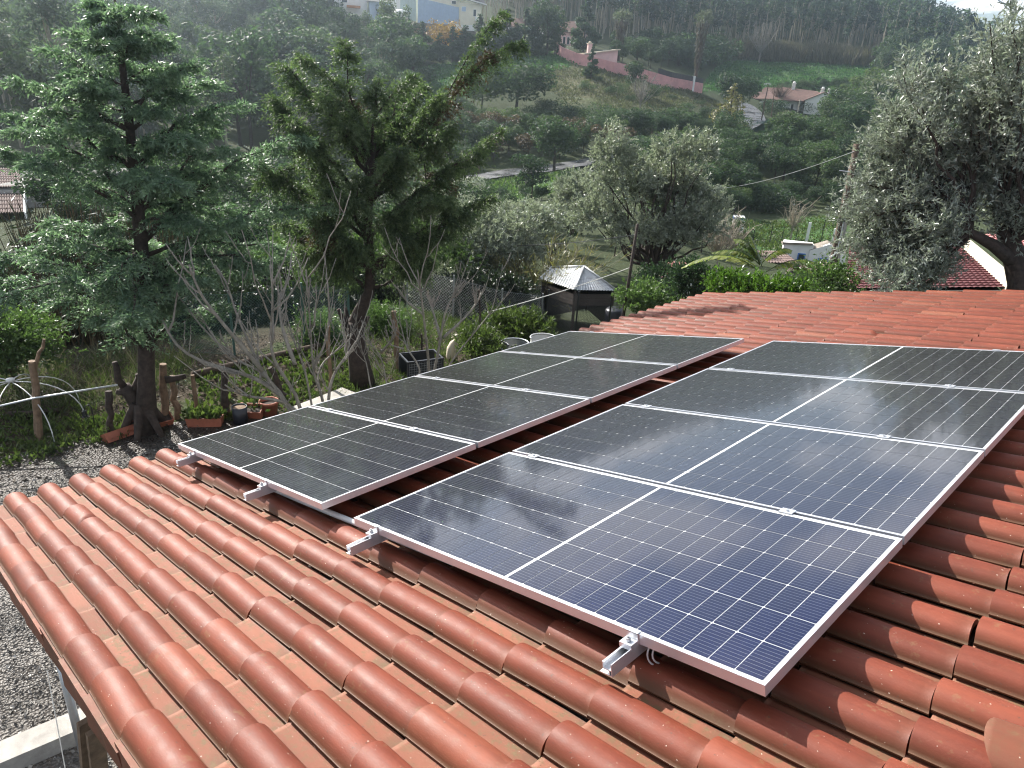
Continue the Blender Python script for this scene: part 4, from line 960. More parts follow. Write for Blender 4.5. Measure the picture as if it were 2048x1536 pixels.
b = mid_base(1400, 600, 17); broad_tree('dark_shrub', 'dark shrub between the leaning pole and the banana leaves', 'shrub', b, at(1385, 570, 17), (0.6, 0.6, 0.5), 'dark_leaf', 380, 14, 0.08, 0.035, rng, r0=0.04)
b = mid_base(1290, 640, 18); broad_tree('leafy_shrub', 'light green shrub right of the shed, behind the leaning pole', 'shrub', b, at(1300, 605, 18), (0.9, 0.7, 0.5), 'hedge', 420, 14, 0.09, 0.045, rng, r0=0.04, tb=0.15)
b = mid_base(1330, 640, 21); broad_tree('dark_shrub', 'dark evergreen shrub below the pink corrugated roof', 'shrub', b, at(1330, 575, 21), (1.0, 0.8, 0.7), 'dark_leaf', 600, 14, 0.08, 0.04, rng, r0=0.04)
# hedge in front of the shed, plants by the chairs, bushes of the left garden
b = mid_base(1035, 690, 15.0); broad_tree('green_bush', 'leafy bright green bush behind the garden chairs', 'shrub', b, at(1035, 668, 15.0), (0.95, 0.6, 0.36), 'grass_leaf', 620, 14, 0.11, 0.032, rng, bark='bark', r0=0.03, up=0.5)
b = mid_base(955, 715, 12.2); broad_tree('green_bush', 'low green bush beside the pale stone ornament', 'shrub', b, at(955, 700, 12.2), (0.45, 0.4, 0.25), 'grass_leaf', 300, 14, 0.08, 0.028, rng, bark='bark', r0=0.02, up=0.5)
b = mid_base(775, 700, 14.5); broad_tree('green_bush', 'dark green hedge bush behind the broken wooden stake', 'shrub', b, at(775, 655, 14.5), (0.62, 0.5, 0.42), 'hedge', 620, 14, 0.06, 0.022, rng, r0=0.03)
b = mid_base(640, 690, 14.0); broad_tree('green_bush', 'dim bush behind the bare fig branches', 'shrub', b, at(640, 668, 14.0), (0.5, 0.45, 0.32), 'hedge', 420, 14, 0.06, 0.024, rng, r0=0.03)
b = mid_base(30, 775, 13.0); broad_tree('citrus_tree', 'small round orange tree with a thin trunk at the left edge', 'tree', b, at(22, 680, 12.8), (0.75, 0.7, 0.66), 'hedge', 1300, 15, 0.062, 0.028, rng, bark='bark', r0=0.045, tb=0.05, zsq=1)
# dark tangle behind the cedar: canes
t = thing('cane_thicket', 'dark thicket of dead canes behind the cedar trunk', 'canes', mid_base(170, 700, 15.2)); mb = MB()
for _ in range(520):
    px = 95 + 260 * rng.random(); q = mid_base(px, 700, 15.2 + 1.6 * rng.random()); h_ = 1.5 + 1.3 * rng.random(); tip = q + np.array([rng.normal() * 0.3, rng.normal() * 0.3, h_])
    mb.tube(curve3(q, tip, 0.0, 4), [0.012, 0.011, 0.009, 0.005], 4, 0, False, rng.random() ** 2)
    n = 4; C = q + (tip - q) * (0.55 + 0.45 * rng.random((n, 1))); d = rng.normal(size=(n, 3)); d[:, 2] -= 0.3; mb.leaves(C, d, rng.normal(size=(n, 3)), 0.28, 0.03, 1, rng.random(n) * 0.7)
mb.build('canes', [M['cane'], M['shaded_leaf']], t, world=True)
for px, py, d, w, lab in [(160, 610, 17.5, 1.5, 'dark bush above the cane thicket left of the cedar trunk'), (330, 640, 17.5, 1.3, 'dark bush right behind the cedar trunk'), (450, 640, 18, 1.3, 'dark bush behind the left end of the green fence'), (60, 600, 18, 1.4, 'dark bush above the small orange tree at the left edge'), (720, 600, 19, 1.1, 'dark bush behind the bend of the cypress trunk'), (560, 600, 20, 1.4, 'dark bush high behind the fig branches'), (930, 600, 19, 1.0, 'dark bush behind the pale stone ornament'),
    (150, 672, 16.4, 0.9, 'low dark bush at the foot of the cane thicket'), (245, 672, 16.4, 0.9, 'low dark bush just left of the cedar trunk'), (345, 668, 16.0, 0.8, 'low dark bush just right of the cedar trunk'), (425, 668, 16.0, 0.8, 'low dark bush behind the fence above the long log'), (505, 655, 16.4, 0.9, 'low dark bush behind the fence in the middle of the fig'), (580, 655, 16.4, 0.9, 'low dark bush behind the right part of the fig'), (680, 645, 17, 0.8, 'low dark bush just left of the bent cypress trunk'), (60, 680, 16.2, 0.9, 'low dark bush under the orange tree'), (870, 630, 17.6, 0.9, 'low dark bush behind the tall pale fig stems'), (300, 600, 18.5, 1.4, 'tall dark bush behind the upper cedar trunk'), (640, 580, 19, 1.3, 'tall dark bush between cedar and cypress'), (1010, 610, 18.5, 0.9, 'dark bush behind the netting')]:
    b = mid_base(px, 700, d); broad_tree('dark_shrub', lab, 'shrub', b, at(px, py, d), (w, w, 0.9), 'shaded_leaf', 600, 11, 0.105, 0.05, rng, r0=0.04)

# bare fig trees
def fig(name, label, limbs, d0, r0, seed):
    rg = np.random.default_rng(seed); x, y = limbs[0][0]; b = at(x, y, d0); b[2] = 0.0
    t = thing(name, label, 'tree', b)
    for li in limbs:
        mb = MB(); n = len(li); dz = rg.normal() * 0.45; P = [at(px, py, d0 + dz * (i / max(n - 1, 1))) for i, (px, py) in enumerate(li)]
        P = np.array(P)
        if P[0][2] < 0.9 and li[0][1] > 720: P = np.concatenate([[b + (P[0] - b) * np.array([0.4, 0.4, 0])], P])
        q = np.linspace(0, len(P) - 1, 14); P = np.stack([np.interp(q, np.arange(len(P)), P[:, k]) for k in range(3)], 1)
        for _ in range(2): P[1:-1] = (P[:-2] + 2 * P[1:-1] + P[2:]) / 4
        fig_branch(mb, P, r0 * (0.75 + 0.5 * rg.random()), rg, 0)
        mb.build('branch', M['bark_grey'], t, True, world=True)
    return t
fig('fig_tree', 'bare fig tree with long arching grey branches beside the left panel row',
    [[(597, 812), (549, 777), (524, 741), (506, 735), (470, 722), (440, 690), (390, 645), (345, 575)], [(550, 777), (524, 741), (513, 722), (501, 688), (470, 630), (455, 560), (430, 530)],
     [(612, 810), (562, 747), (541, 711), (540, 660), (548, 600), (540, 530)], [(590, 729), (565, 660), (556, 600), (580, 555)], [(596, 815), (540, 770), (500, 750), (440, 735), (390, 720), (345, 690), (325, 640)], [(524, 741), (490, 700), (440, 640), (400, 590), (378, 530)], [(596, 815), (560, 800), (510, 795), (480, 790), (450, 770)]], 8.9, 0.030, 3)
fig('fig_tree', 'bare many stemmed fig between the cedar and the bent cypress trunk',
    [[(651, 799), (627, 754), (627, 735), (621, 675), (618, 600), (612, 540)], [(648, 799), (632, 760), (641, 725), (684, 694), (698, 668)], [(620, 800), (612, 740), (590, 690), (575, 640), (565, 590)], [(627, 735), (650, 690), (660, 630), (655, 560)], [(655, 790), (668, 745), (690, 715), (700, 700)]], 9.2, 0.024, 4)
fig('fig_tree', 'thin bare fig with curved forked twigs right of the cypress trunk',
    [[(775, 770), (772, 761), (762, 705), (743, 695), (722, 640)], [(762, 705), (786, 678), (793, 655)], [(850, 745), (816, 702), (808, 678), (799, 640)], [(808, 698), (780, 690), (773, 660)], [(740, 775), (735, 730), (720, 690), (700, 650)]], 10.2, 0.018, 6)
fig('fig_tree', 'bare fig with two tall pale stems beside the stone ornament',
    [[(860, 742), (852, 678), (847, 629), (840, 570), (835, 540)], [(868, 740), (882, 678), (887, 629), (905, 590), (930, 560)], [(882, 678), (865, 620), (857, 590)], [(887, 675), (920, 645), (950, 612), (965, 585)], [(895, 730), (938, 678), (970, 640), (984, 620)], [(847, 629), (815, 605), (795, 575)]], 10.6, 0.022, 8)
# ---------------------------------------------------------------- garden furniture
rng = np.random.default_rng(31)
def post(label, bx, by, tx, ty, r, d=None, mat='stake', group='wooden garden posts', name='wooden_post', taper=0.85, knots=2):
    b = g(bx, by) if d is None else mid_base(bx, by, d); dd = azd(b)[1]; tp_ = at(tx, ty, dd); b = b + np.array([0, 0, -0.05])
    P = curve3(b, tp_, 0, 7, wob=r * 0.25, rng=rng); mb = MB(); mb.tube(P, np.linspace(r, r * taper, 7) * (1 + 0.08 * rng.normal(size=7)), 9)
    t = mb.build(name, M[mat], None); t['label'] = label; t['category'] = 'post'
    if group: t['group'] = group
    return t, P
t, P = post('forked wooden post standing alone at the left, holding the pale rail', 78, 882, 64, 722, 0.055)
mb = MB(); dd = azd(P[-1])[1]; mb.tube([P[-2], at(78, 705, dd), at(86, 695, dd), at(88, 678, dd)], [0.028, 0.024, 0.022, 0.018], 7); mb.build('fork', M['stake'], t)
post('short mossy post at the end of the pale rail', 224, 872, 217, 782, 0.055, mat='bark_dark')
post('crooked dark post just right of the cedar trunk', 331, 846, 326, 728, 0.06)
post('pale post second right of the cedar trunk', 353, 838, 345, 752, 0.05)
post('thin straight stake behind the planter with greenery', 395, 832, 385, 750, 0.032)
post('knobbly post beside the bare fig, above the dark pot', 452, 836, 449, 742, 0.055, mat='bark_dark')
post('post half hidden behind the thick fig branch', 575, 800, 540, 735, 0.05, mat='bark_dark')
post('tall broken stake with a splintered top right of the bent cypress', 797, 745, 787, 622, 0.055)
post('thin stake left of the bent cypress trunk', 662, 790, 657, 652, 0.035)
post('dark slim post beside the hedge bush and stone ornament', 845, 725, 843, 668, 0.02, mat='bark_dark')
post('dark slim post in front of the netting', 962, 690, 958, 580, 0.022, mat='bark_dark')
# pollarded stump against the cedar
b = g(278, 848); dd = azd(b)[1] - 0.25; st = thing('tree_stump', 'dark pollarded stump with short stubs leaning on the cedar trunk', 'stump', b)
mb = MB(); mb.tube([at(288, 862, dd), at(276, 815, dd), at(262, 790, dd), at(248, 772, dd)], [0.12, 0.10, 0.095, 0.08], 9); mb.build('stump', M['bark_dark'], st, True, world=True)
for q in [[(250, 775), (236, 760), (233, 735), (229, 724)], [(262, 790), (272, 770), (278, 752)], [(258, 785), (245, 785), (232, 783)], [(300, 800), (285, 770), (275, 748)], [(330, 760), (350, 757), (372, 752)]]:
    mb = MB(); mb.tube([at(x, y, dd) for x, y in q], np.linspace(0.055, 0.038, len(q)), 7); mb.build('stub', M['bark_dark'], st, True, world=True)
# pale rail
mb = MB(); a = g(78, 882); d1 = azd(a)[1] - 0.1; c_ = g(224, 872); d2 = azd(c_)[1] - 0.1
mb.tube([at(-60, 826, d1 + 0.2), at(70, 796, d1), at(235, 770, d2)], 0.014, 7); tag(mb.build('pale_rail', M['steel'], None, True), 'pale metal rail running from the picture edge past the forked post', 'rail')
# hoop frame
ap = at(21, 762, 11.4); dome = thing('hoop_frame', 'white hooped dome frame without cover at the left edge', 'frame', (ap[0], ap[1], 0))
for k in range(8):
    a = k * math.pi / 4 + 0.25; R_ = 0.85; th = np.linspace(0, 1, 10); mb = MB()
    P = np.stack([ap[0] + math.cos(a) * R_ * np.sin(th * math.pi / 2) ** 0.9, ap[1] + math.sin(a) * R_ * np.sin(th * math.pi / 2) ** 0.9, 0.03 + (ap[2] - 0.04) * np.cos(th * math.pi / 2) ** 0.8], 1); mb.tube(P, 0.008, 6); mb.build('hoop', M['white_plastic'], dome, True, world=True)
mb = MB(); mb.lathe([(0.001, 0.04), (0.05, 0.035), (0.06, 0.0), (0.001, -0.01)], ap, 10); mb.build('hub', M['white_plastic'], dome, True, world=True)
# lantern on a crook
b = g(190, 862); dd = azd(b)[1]; lt = thing('garden_lantern', 'small dark lantern hanging from a metal crook in the weeds', 'lantern', b)
mb = MB(); mb.tube([b, at(186, 830, dd), at(183, 815, dd), at(177, 809, dd), at(170, 813, dd), at(169, 820, dd)], 0.008, 6); mb.build('crook', M['dark_metal'], lt, True, world=True)
mb = MB(); q = at(169, 826, dd); mb.lathe([(0.001, 0.05), (0.03, 0.03), (0.035, -0.05), (0.045, -0.055), (0.001, -0.06)], q, 8); mb.build('lamp_body', M['dark_metal'], lt, False, world=True)
# planters and pots
def planter(label, cx, cy, L_, W_, H_, rot, tilt=0.0, plant=None):
    b = g(cx, cy); t = thing('planter', label, 'planter', b, 'terracotta troughs under the cedar', rot); t.rotation_euler = (tilt, 0, rot)
    mb = MB(); w = 0.012
    o1 = np.array([[-1, -1], [1, -1], [1, 1], [-1, 1]]) * 0.5
    lo = np.c_[o1 * [L_ * 0.92, W_ * 0.8], np.zeros(4)]; hi = np.c_[o1 * [L_, W_], np.full(4, H_)]; hi2 = np.c_[o1 * [L_ - 2 * w, W_ - 2 * w], np.full(4, H_)]; s_ = np.c_[o1 * [L_ - 3 * w, W_ - 3 * w], np.full(4, H_ * 0.8)]
    V = np.stack([lo, hi, hi2, s_]); V = np.concatenate([V, V[:, :1]], 1); mb.grid(V[:, ::-1]); mb.add(lo, [[3, 2, 1, 0]])
    mb.build('trough', M['terracotta'], t)
    mb = MB(); mb.add(s_, [[0, 1, 2, 3]]); mb.build('soil', M['bark_dark'], t)
    if plant:
        mb = MB(); n = plant; rg = np.random.default_rng(int(cx)); C = np.c_[(rg.random((n, 2)) - 0.5) * [L_ * 0.9, W_ * 0.9], np.full(n, H_ * 0.8)]; d = rg.normal(size=(n, 3)) * 0.6; d[:, 2] = 0.8
        mb.leaves(C + d * 0.09 * rg.random((n, 1)), d, rg.normal(size=(n, 3)), 0.11, 0.06, 0, rg.random(n)); mb.build('plant', M['grass_leaf'], t)
    return t
vr = yaw_to(300, 850)
planter('long terracotta trough tipped against the cedar foot', 300, 858, 0.62, 0.20, 0.15, vr + 0.25, 0.35)
planter('terracotta trough lying at the left of the cedar foot', 248, 876, 0.52, 0.18, 0.14, vr + 0.45, -0.5)
planter('terracotta trough holding leafy green plants', 412, 852, 0.50, 0.20, 0.16, vr - 0.35, 0.0, 160)
planter('terracotta trough right of the dark pot, seen beyond the panel edge', 505, 836, 0.36, 0.22, 0.18, vr - 0.5, 0.25, 20)
b = g(540, 832); pot = thing('flower_pot', 'round terracotta coloured pot by the edge of the left panel row', 'pot', b)
mb = MB(); mb.lathe([(0.001, 0.0), (0.105, 0.0), (0.135, 0.20), (0.148, 0.20), (0.15, 0.245), (0.132, 0.245), (0.128, 0.18)], b, 20); mb.build('pot', M['terracotta'], pot, True, world=True)
mb = MB(); mb.lathe([(0.129, 0.19), (0.001, 0.20)], b, 20); mb.build('soil', M['bark_dark'], pot, world=True)
b = g(482, 848); pot = thing('flower_pot', 'dark cylindrical pot with an earthy top beside the terracotta pot', 'pot', b)
mb = MB(); mb.lathe([(0.001, 0), (0.10, 0), (0.112, 0.28), (0.102, 0.28), (0.10, 0.255)], b, 16); mb.build('pot', M['dark_plastic'], pot, True, world=True)
mb = MB(); mb.lathe([(0.101, 0.26), (0.001, 0.27)], b, 16); mb.build('soil', M['stake'], pot, world=True)
# log, plank and kerb
mb = MB(); mb.tube([g(385, 757) + [0, 0, .06], g(480, 735) + [0, 0, .07], g(640, 700) + [0, 0, .08]], [0.06, 0.065, 0.055], 9); tag(mb.build('log', M['bark'], None, True), 'long log lying across the vegetable bed behind the fig', 'log')
mb = MB(); mb.tube([g(20, 838) + [0, 0, .05], g(70, 834) + [0, 0, .05], g(120, 826) + [0, 0, .04]], [0.05, 0.055, 0.04], 8); tag(mb.build('log', M['bark_dark'], None, True), 'short dark log in the grass beside the hoop frame', 'log')
a, c_ = g(600, 832), g(700, 792); mb = MB(); dirv = unit(c_ - a); s = np.array([-dirv[1], dirv[0], 0]) * 0.18
mb.slab([a - s + [0, 0, .1], c_ - s + [0, 0, .1], c_ + s + [0, 0, .1], a + s + [0, 0, .1]], 0.08); tag(mb.build('concrete_slab', M['concrete']), 'pale concrete slab under the fig stems by the panel edge', 'slab')
# pale bird-like stone ornament
b = g(905, 722); dd = azd(b)[1]; orn = thing('stone_ornament', 'pale stone bird shaped ornament standing in the garden', 'ornament', b)
mb = MB(); mb.tube([at(902, 722, dd), at(903, 712, dd), at(905, 698, dd), at(908, 688, dd), at(912, 681, dd), at(914, 677, dd)], [0.075, 0.105, 0.11, 0.085, 0.05, 0.036], 12); mb.build('body', M['stone_pale'], orn, True, world=True)
mb = MB(); q = at(914, 673, dd); mb.lathe([(0.001, -0.05), (0.035, -0.035), (0.047, 0.0), (0.035, 0.035), (0.001, 0.047)], q, 12); mb.tube([q, q + [-0.05, -0.05, -0.015], q + [-0.075, -0.075, -0.03]], [0.018, 0.01, 0.003], 6); mb.build('head', M['stone_pale'], orn, True, world=True)
# chairs: round backs showing above the panels
def chair(label, px, py, d, mat, rz):
    q = at(px, py, d); b = np.array([q[0], q[1], terr1(q[0], q[1])]); H = q[2] - b[2]; t = thing('garden_chair', label, 'chair', b, 'round backed chairs behind the left panel row', rz)
    mb = MB(); th = np.linspace(-0.25, math.pi + 0.25, 17); P = np.stack([0.26 * np.cos(th), 0.24 * np.sin(th), np.full(17, H)], 1); mb.tube(P, 0.014, 7); mb.tube(P * [1, 1, 0] + [0, 0, H - 0.13], 0.008, 6)
    mb.build('back_hoop', M[mat], t, True)
    mb = MB(); A = np.stack([P * [0.98, 0.98, 1] - [0, 0, 0.02], P * [0.96, 0.96, 0] + [0, 0, H - 0.33]]); mb.grid(A); mb.build('backrest', M[mat], t, True)
    mb = MB(); mb.lathe([(0.001, H - 0.37), (0.25, H - 0.37), (0.26, H - 0.385), (0.25, H - 0.40), (0.001, H - 0.40)], (0, 0, 0), 18); mb.build('seat', M[mat], t, True)
    for sx in (-1, 1):
        for sy in (-1, 1):
            mb = MB(); mb.tube([[0.19 * sx, 0.17 * sy, H - 0.385], [0.24 * sx, 0.22 * sy, 0]], 0.012, 6); mb.build('leg', M[mat], t)
chair('white round backed chair, farthest of the row behind the panels', 1087, 675, 13.4, 'white_plastic', yaw_to(1085) + 0.2)
chair('dark chair with a pale round rim next to the white chair', 1030, 685, 12.9, 'steel', yaw_to(1030) + 0.2)
chair('black wire chair left of the pale rimmed chair', 990, 690, 12.7, 'dark_metal', yaw_to(990) + 0.2)
chair('black chair nearest the stone ornament, mostly behind the panel edge', 970, 702, 12.2, 'dark_metal', yaw_to(970) - 0.4)
b = g(842, 760); t = thing('wire_crate', 'black framed wire crate standing beside the fig stems', 'crate', b, rotz=yaw_to(842) + 0.35)
mb = MB()
for sx in (-1, 1):
    for z in (0.02, 0.42): mb.box((0, 0.22 * sx, z), (0.66, 0.03, 0.03)); mb.box((0.315 * sx, 0, z), (0.03, 0.41, 0.03))
    for sy in (-1, 1): mb.box((0.315 * sx, 0.22 * sy, 0.22), (0.03, 0.03, 0.37))
mb.build('frame', M['dark_plastic'], t)
mb = MB()
for sy in (-1, 1): mb.box((0, 0.20 * sy, 0.22), (0.60, 0.006, 0.37))
mb.build('side_panel', M['dark_metal'], t)
mb = MB()
for k in range(14): x = -0.29 + k * 0.0446; mb.tube([[x, -0.22, 0.03], [x, -0.22, 0.41]], 0.003, 4); mb.tube([[x, 0.22, 0.03], [x, 0.22, 0.41]], 0.003, 4)
for k in range(8): z = 0.06 + k * 0.045; mb.tube([[-0.3, -0.22, z], [0.3, -0.22, z]], 0.003, 4)
kind(mb.build('wire_mesh', M['wire'], t), 'stuff')
# chain link fences
def chainlink(label, pts, hgt, step, mat='green_wire', r=0.0022, nposts=None):
    t = thing('chain_link_fence', label, 'fence', pts[0], 'chain link fences of the garden'); mb = MB()
    for a, c_ in zip(pts[:-1], pts[1:]):
        L_ = np.linalg.norm((c_ - a)[:2]); e = (c_ - a) / L_; n = int(L_ / step); up = np.array([0, 0, hgt])
        for k in range(-int(hgt / step), n):
            for s in (0, 1):
                x0, x1 = k * step, k * step + hgt
                z0, z1 = (0, 1) if s == 0 else (1, 0)
                u0 = max(x0, 0); u1 = min(x1, L_)
                if u1 - u0 < step * 0.5: continue
                f0 = (u0 - x0) / hgt; f1 = (u1 - x0) / hgt
                P0 = a + e * u0 + up * (z0 + (z1 - z0) * f0); P1 = a + e * u1 + up * (z0 + (z1 - z0) * f1)
                mb.tube([P0, P1], r, 3, 0, False)
        for z in (0.02, hgt): mb.tube([a + [0, 0, z], c_ + [0, 0, z]], r * 1.4, 4, 0, False)
    kind(mb.build('wire_mesh', M[mat], t, world=True), 'stuff')
    for q in pts:
        mb = MB(); mb.tube([q + [0, 0, -0.05], q + [0, 0, hgt + 0.08]], 0.022, 7); mb.build('post', M[mat], t, world=True)
chainlink('green chain link fence behind the vegetable bed', [g(345, 705), g(470, 712), g(610, 690), g(700, 690)], 1.15, 0.055)
chainlink('grey chain link fence behind the stone ornament', [mid_base(815, 700, 16.5), mid_base(905, 690, 16.5), mid_base(1000, 680, 17), mid_base(1080, 670, 18)], 1.1, 0.07, 'wire')
chainlink('dark chain link fence in front of the corrugated shed', [mid_base(1090, 680, 17.6), mid_base(1150, 670, 17.8), mid_base(1216, 660, 18.2)], 1.25, 0.07, 'dark_metal')
# shed with hipped corrugated roof
sb = at(1160, 640, 20.0); sz = -1.55; shed = thing('garden_shed', 'dark wire sided shed with a hipped corrugated metal roof', 'shed', (sb[0], sb[1], sz))
def S(px, py, d): return at(px, py, d)
apx = S(1168, 534, 20.2); ap2 = S(1104, 535, 21.6); c1 = S(1150, 580, 18.9); c0 = S(1081, 557, 20.4); c2 = S(1232, 581, 19.9); c3 = S(1180, 556, 21.8)
def corr(mb, a, b, c_, d_, n, amp):
    """corrugated sheet: eave a-b, ridge d_-c_"""
    k = np.linspace(0, 1, n * 6 + 1); lo = a + (b - a) * k[:, None]; hi = d_ + (c_ - d_) * k[:, None]; nn = unit(np.cross(b - a, d_ - a)); nn = nn if nn[2] > 0 else -nn
    w = (np.sin(k * n * 2 * math.pi) * amp)[:, None] * nn; mb.grid(np.stack([lo + w, (lo + hi) / 2 + w, hi + w * np.linspace(1, 1, len(k))[:, None]]))
def corrmat():
    m, nt, bs = newmat('corrugated_metal'); pos = N(nt, 'ShaderNodeNewGeometry').outputs['Position']; f = noise(nt, pos, 2.2, 6, 0.7)
    nt.links.new(ramp(nt, f, [(0.3, (0.60, 0.62, 0.63)), (0.58, (0.42, 0.43, 0.43)), (0.74, (0.24, 0.19, 0.16))]), bs.inputs['Base Color']); bs.inputs['Metallic'].default_value = 0.35; bs.inputs['Roughness'].default_value = 0.42; return m
M['corr'] = corrmat()
mb = MB(); corr(mb, c0, c1, apx, ap2, 15, 0.012); mb.build('roof_sheet', M['corr'], shed, True, world=True)
mb = MB(); corr(mb, c1, c2, apx + (c2 - c1) * 0.02, apx, 14, 0.012); mb.build('roof_sheet', M['corr'], shed, True, world=True)
mb = MB(); corr(mb, c3, c0, ap2, apx, 10, 0.012); mb.build('roof_sheet', M['corr'], shed, True, world=True)
mb = MB(); corr(mb, c2, c3, apx, apx + (c3 - c2) * 0.02, 10, 0.012); mb.build('roof_sheet', M['corr'], shed, True, world=True)
for a, b_ in ((apx, c1), (apx, c2), (ap2, c0), (apx, ap2)):
    mb = MB(); mb.tube([a + [0, 0, .02], b_ + [0, 0, .015]], 0.035, 6); mb.build('ridge_cap', M['corr'], shed, True, world=True)
cen = (c0 + c1 + c2 + c3) / 4; ins = [cen + (q - cen) * 0.93 for q in (c0, c1, c2, c3)]
for q in ins:
    mb = MB(); mb.box((q[0], q[1], (q[2] + sz) / 2 - 0.05), (0.06, 0.06, q[2] - sz - 0.0)); mb.build('post', M['bark_dark'], shed, world=True)
for a, b_ in ((ins[0], ins[1]), (ins[1], ins[2])):
    mb = MB(); n = 4
    for k in range(n):
        z = -0.12 - k * 0.085; mb.slab([a + [0, 0, z], b_ + [0, 0, z], b_ + [0.0, 0.0, z - 0.075], a + [0.0, 0, z - 0.075]], 0.02)
    mb.build('fascia_boards', M['bark_dark'], shed, world=True)
    e = (b_ - a); zb = np.array([0, 0, 1]); mb = MB()
    nw = 26
    for k in range(nw + 1):
        p0 = a + e * k / nw; mb.tube([[p0[0], p0[1], sz + 0.05], [p0[0], p0[1], p0[2] - 0.45]], 0.003, 3, 0, False)
    for k in range(18):
        z = sz + 0.05 + k * 0.09; mb.tube([[a[0], a[1], z], [b_[0], b_[1], z]], 0.003, 3, 0, False)
    kind(mb.build('wire_mesh', M['dark_metal'], shed, world=True), 'stuff')
for a, b_ in ((ins[2], ins[3]), (ins[3], ins[0])):
    mb = MB(); mb.hexa(np.array([[a[0], a[1], sz], [b_[0], b_[1], sz], [b_[0], b_[1] + .03, sz], [a[0], a[1] + .03, sz], [a[0], a[1], a[2] - .06], [b_[0], b_[1], b_[2] - .06], [b_[0], b_[1] + .03, b_[2] - .06], [a[0], a[1] + .03, a[2] - .06]])); mb.build('back_wall', M['dark_plastic'], shed, world=True)
mb = MB(); q = mid_base(1226, 660, 18.9); mb.lathe([(0.001, 0), (0.26, 0), (0.29, 0.45), (0.28, 0.8), (0.22, 0.86), (0.001, 0.86)], q, 16); t = tag(mb.build('water_barrel', M['blue_sheet'] if False else M['dark_plastic'], None, True), 'dark barrel at the right corner of the corrugated shed', 'barrel')
# leaning pole with its line, and the utility pole by the olive
def cable(a, b_, sag, r, label, mat='dark_metal', grp=None):
    mb = MB(); mb.tube(curve3(np.asarray(a), np.asarray(b_), -sag, 14), r, 5); return tag(mb.build('cable', M[mat]), label, 'cable', grp)
b = mid_base(1243, 640, 17.8); mb = MB(); ptop = at(1275, 448, 17.8); mb.tube([b, (b + ptop) / 2 + [0.01, 0, 0], ptop], [0.045, 0.042, 0.036], 9); tag(mb.build('wooden_pole', M['bark_dark'], None, True), 'dark wooden pole leaning right beside the corrugated shed', 'pole')
cable(at(1258, 536, 17.8), at(985, 622, 15.0), 0.05, 0.010, 'pale rope sloping down left from the leaning pole past the shed', 'rope')
cable(at(1268, 470, 17.8), at(930, 487, 24), 0.15, 0.009, 'thin dark line running left from the leaning pole to the olives')
b = mid_base(1655, 600, 16.0); ptop = at(1714, 288, 16.0); up_ = thing('utility_pole', 'tall wooden utility pole leaning behind the left side of the big olive', 'pole', b)
mb = MB(); mb.tube([b, (b + ptop) / 2, ptop], [0.085, 0.075, 0.06], 10); mb.build('pole', M['bark'], up_, True, world=True)
mb = MB(); q = at(1706, 345, 15.9); mb.tube([q, q + [-0.25, -0.05, 0.01]], 0.012, 6); mb.build('bracket', M['steel'], up_, world=True)
mb = MB(); mb.tube([at(1662, 515, 15.9), at(1674, 505, 15.9), at(1682, 470, 15.9), at(1692, 420, 15.9)], 0.018, 6); mb.build('cable_guard', M['steel'], up_, world=True)
cable(at(1708, 303, 15.9), at(1440, 377, 26), 0.12, 0.007, 'grey service cable sloping left from the utility pole', 'steel')
cable(at(1673, 515, 15.9), at(1390, 545, 30), 0.2, 0.010, 'dark cable crossing in front of the white cottage windows')
b = at(1690, 560, 17.0); mb = MB(); zb = terr1(b[0], b[1]); mb.hexa(np.concatenate([np.array([at(1664, 520, 17)[:2].tolist() + [zb], at(1682, 520, 17)[:2].tolist() + [zb], (at(1682, 520, 17.15))[:2].tolist() + [zb], at(1664, 520, 17.15)[:2].tolist() + [zb]]), np.array([at(1681, 440, 17), at(1697, 440, 17), at(1697, 440, 17.15), at(1681, 440, 17.15)])])); tag(mb.build('concrete_pillar', M['concrete']), 'pale concrete post just right of the utility pole', 'pillar')
# netting draped beside the shed
mb = MB(); nn = 22
for k in range(nn):
    f = k / (nn - 1); a = at(1082, 562, 20.2) * (1 - f) + at(1090, 640, 19.0) * f; b_ = at(1000, 618, 18.2) * (1 - f) + at(985, 655, 17.2) * f
    mb.tube(curve3(a, b_, -0.12, 8), 0.003, 3, 0, False)
for k in range(26):
    f = k / 25; a = at(1082, 562, 20.2) * (1 - f) + at(1000, 618, 18.2) * f; b_ = at(1090, 640, 19.0) * (1 - f) + at(985, 655, 17.2) * f; s = -0.12 * 4 * f * (1 - f); mb.tube([a + [0, 0, s], b_ + [0, 0, s]], 0.003, 3, 0, False)
t = tag(mb.build('netting', M['wire']), 'pale netting draped down to the left of the corrugated shed', 'net')
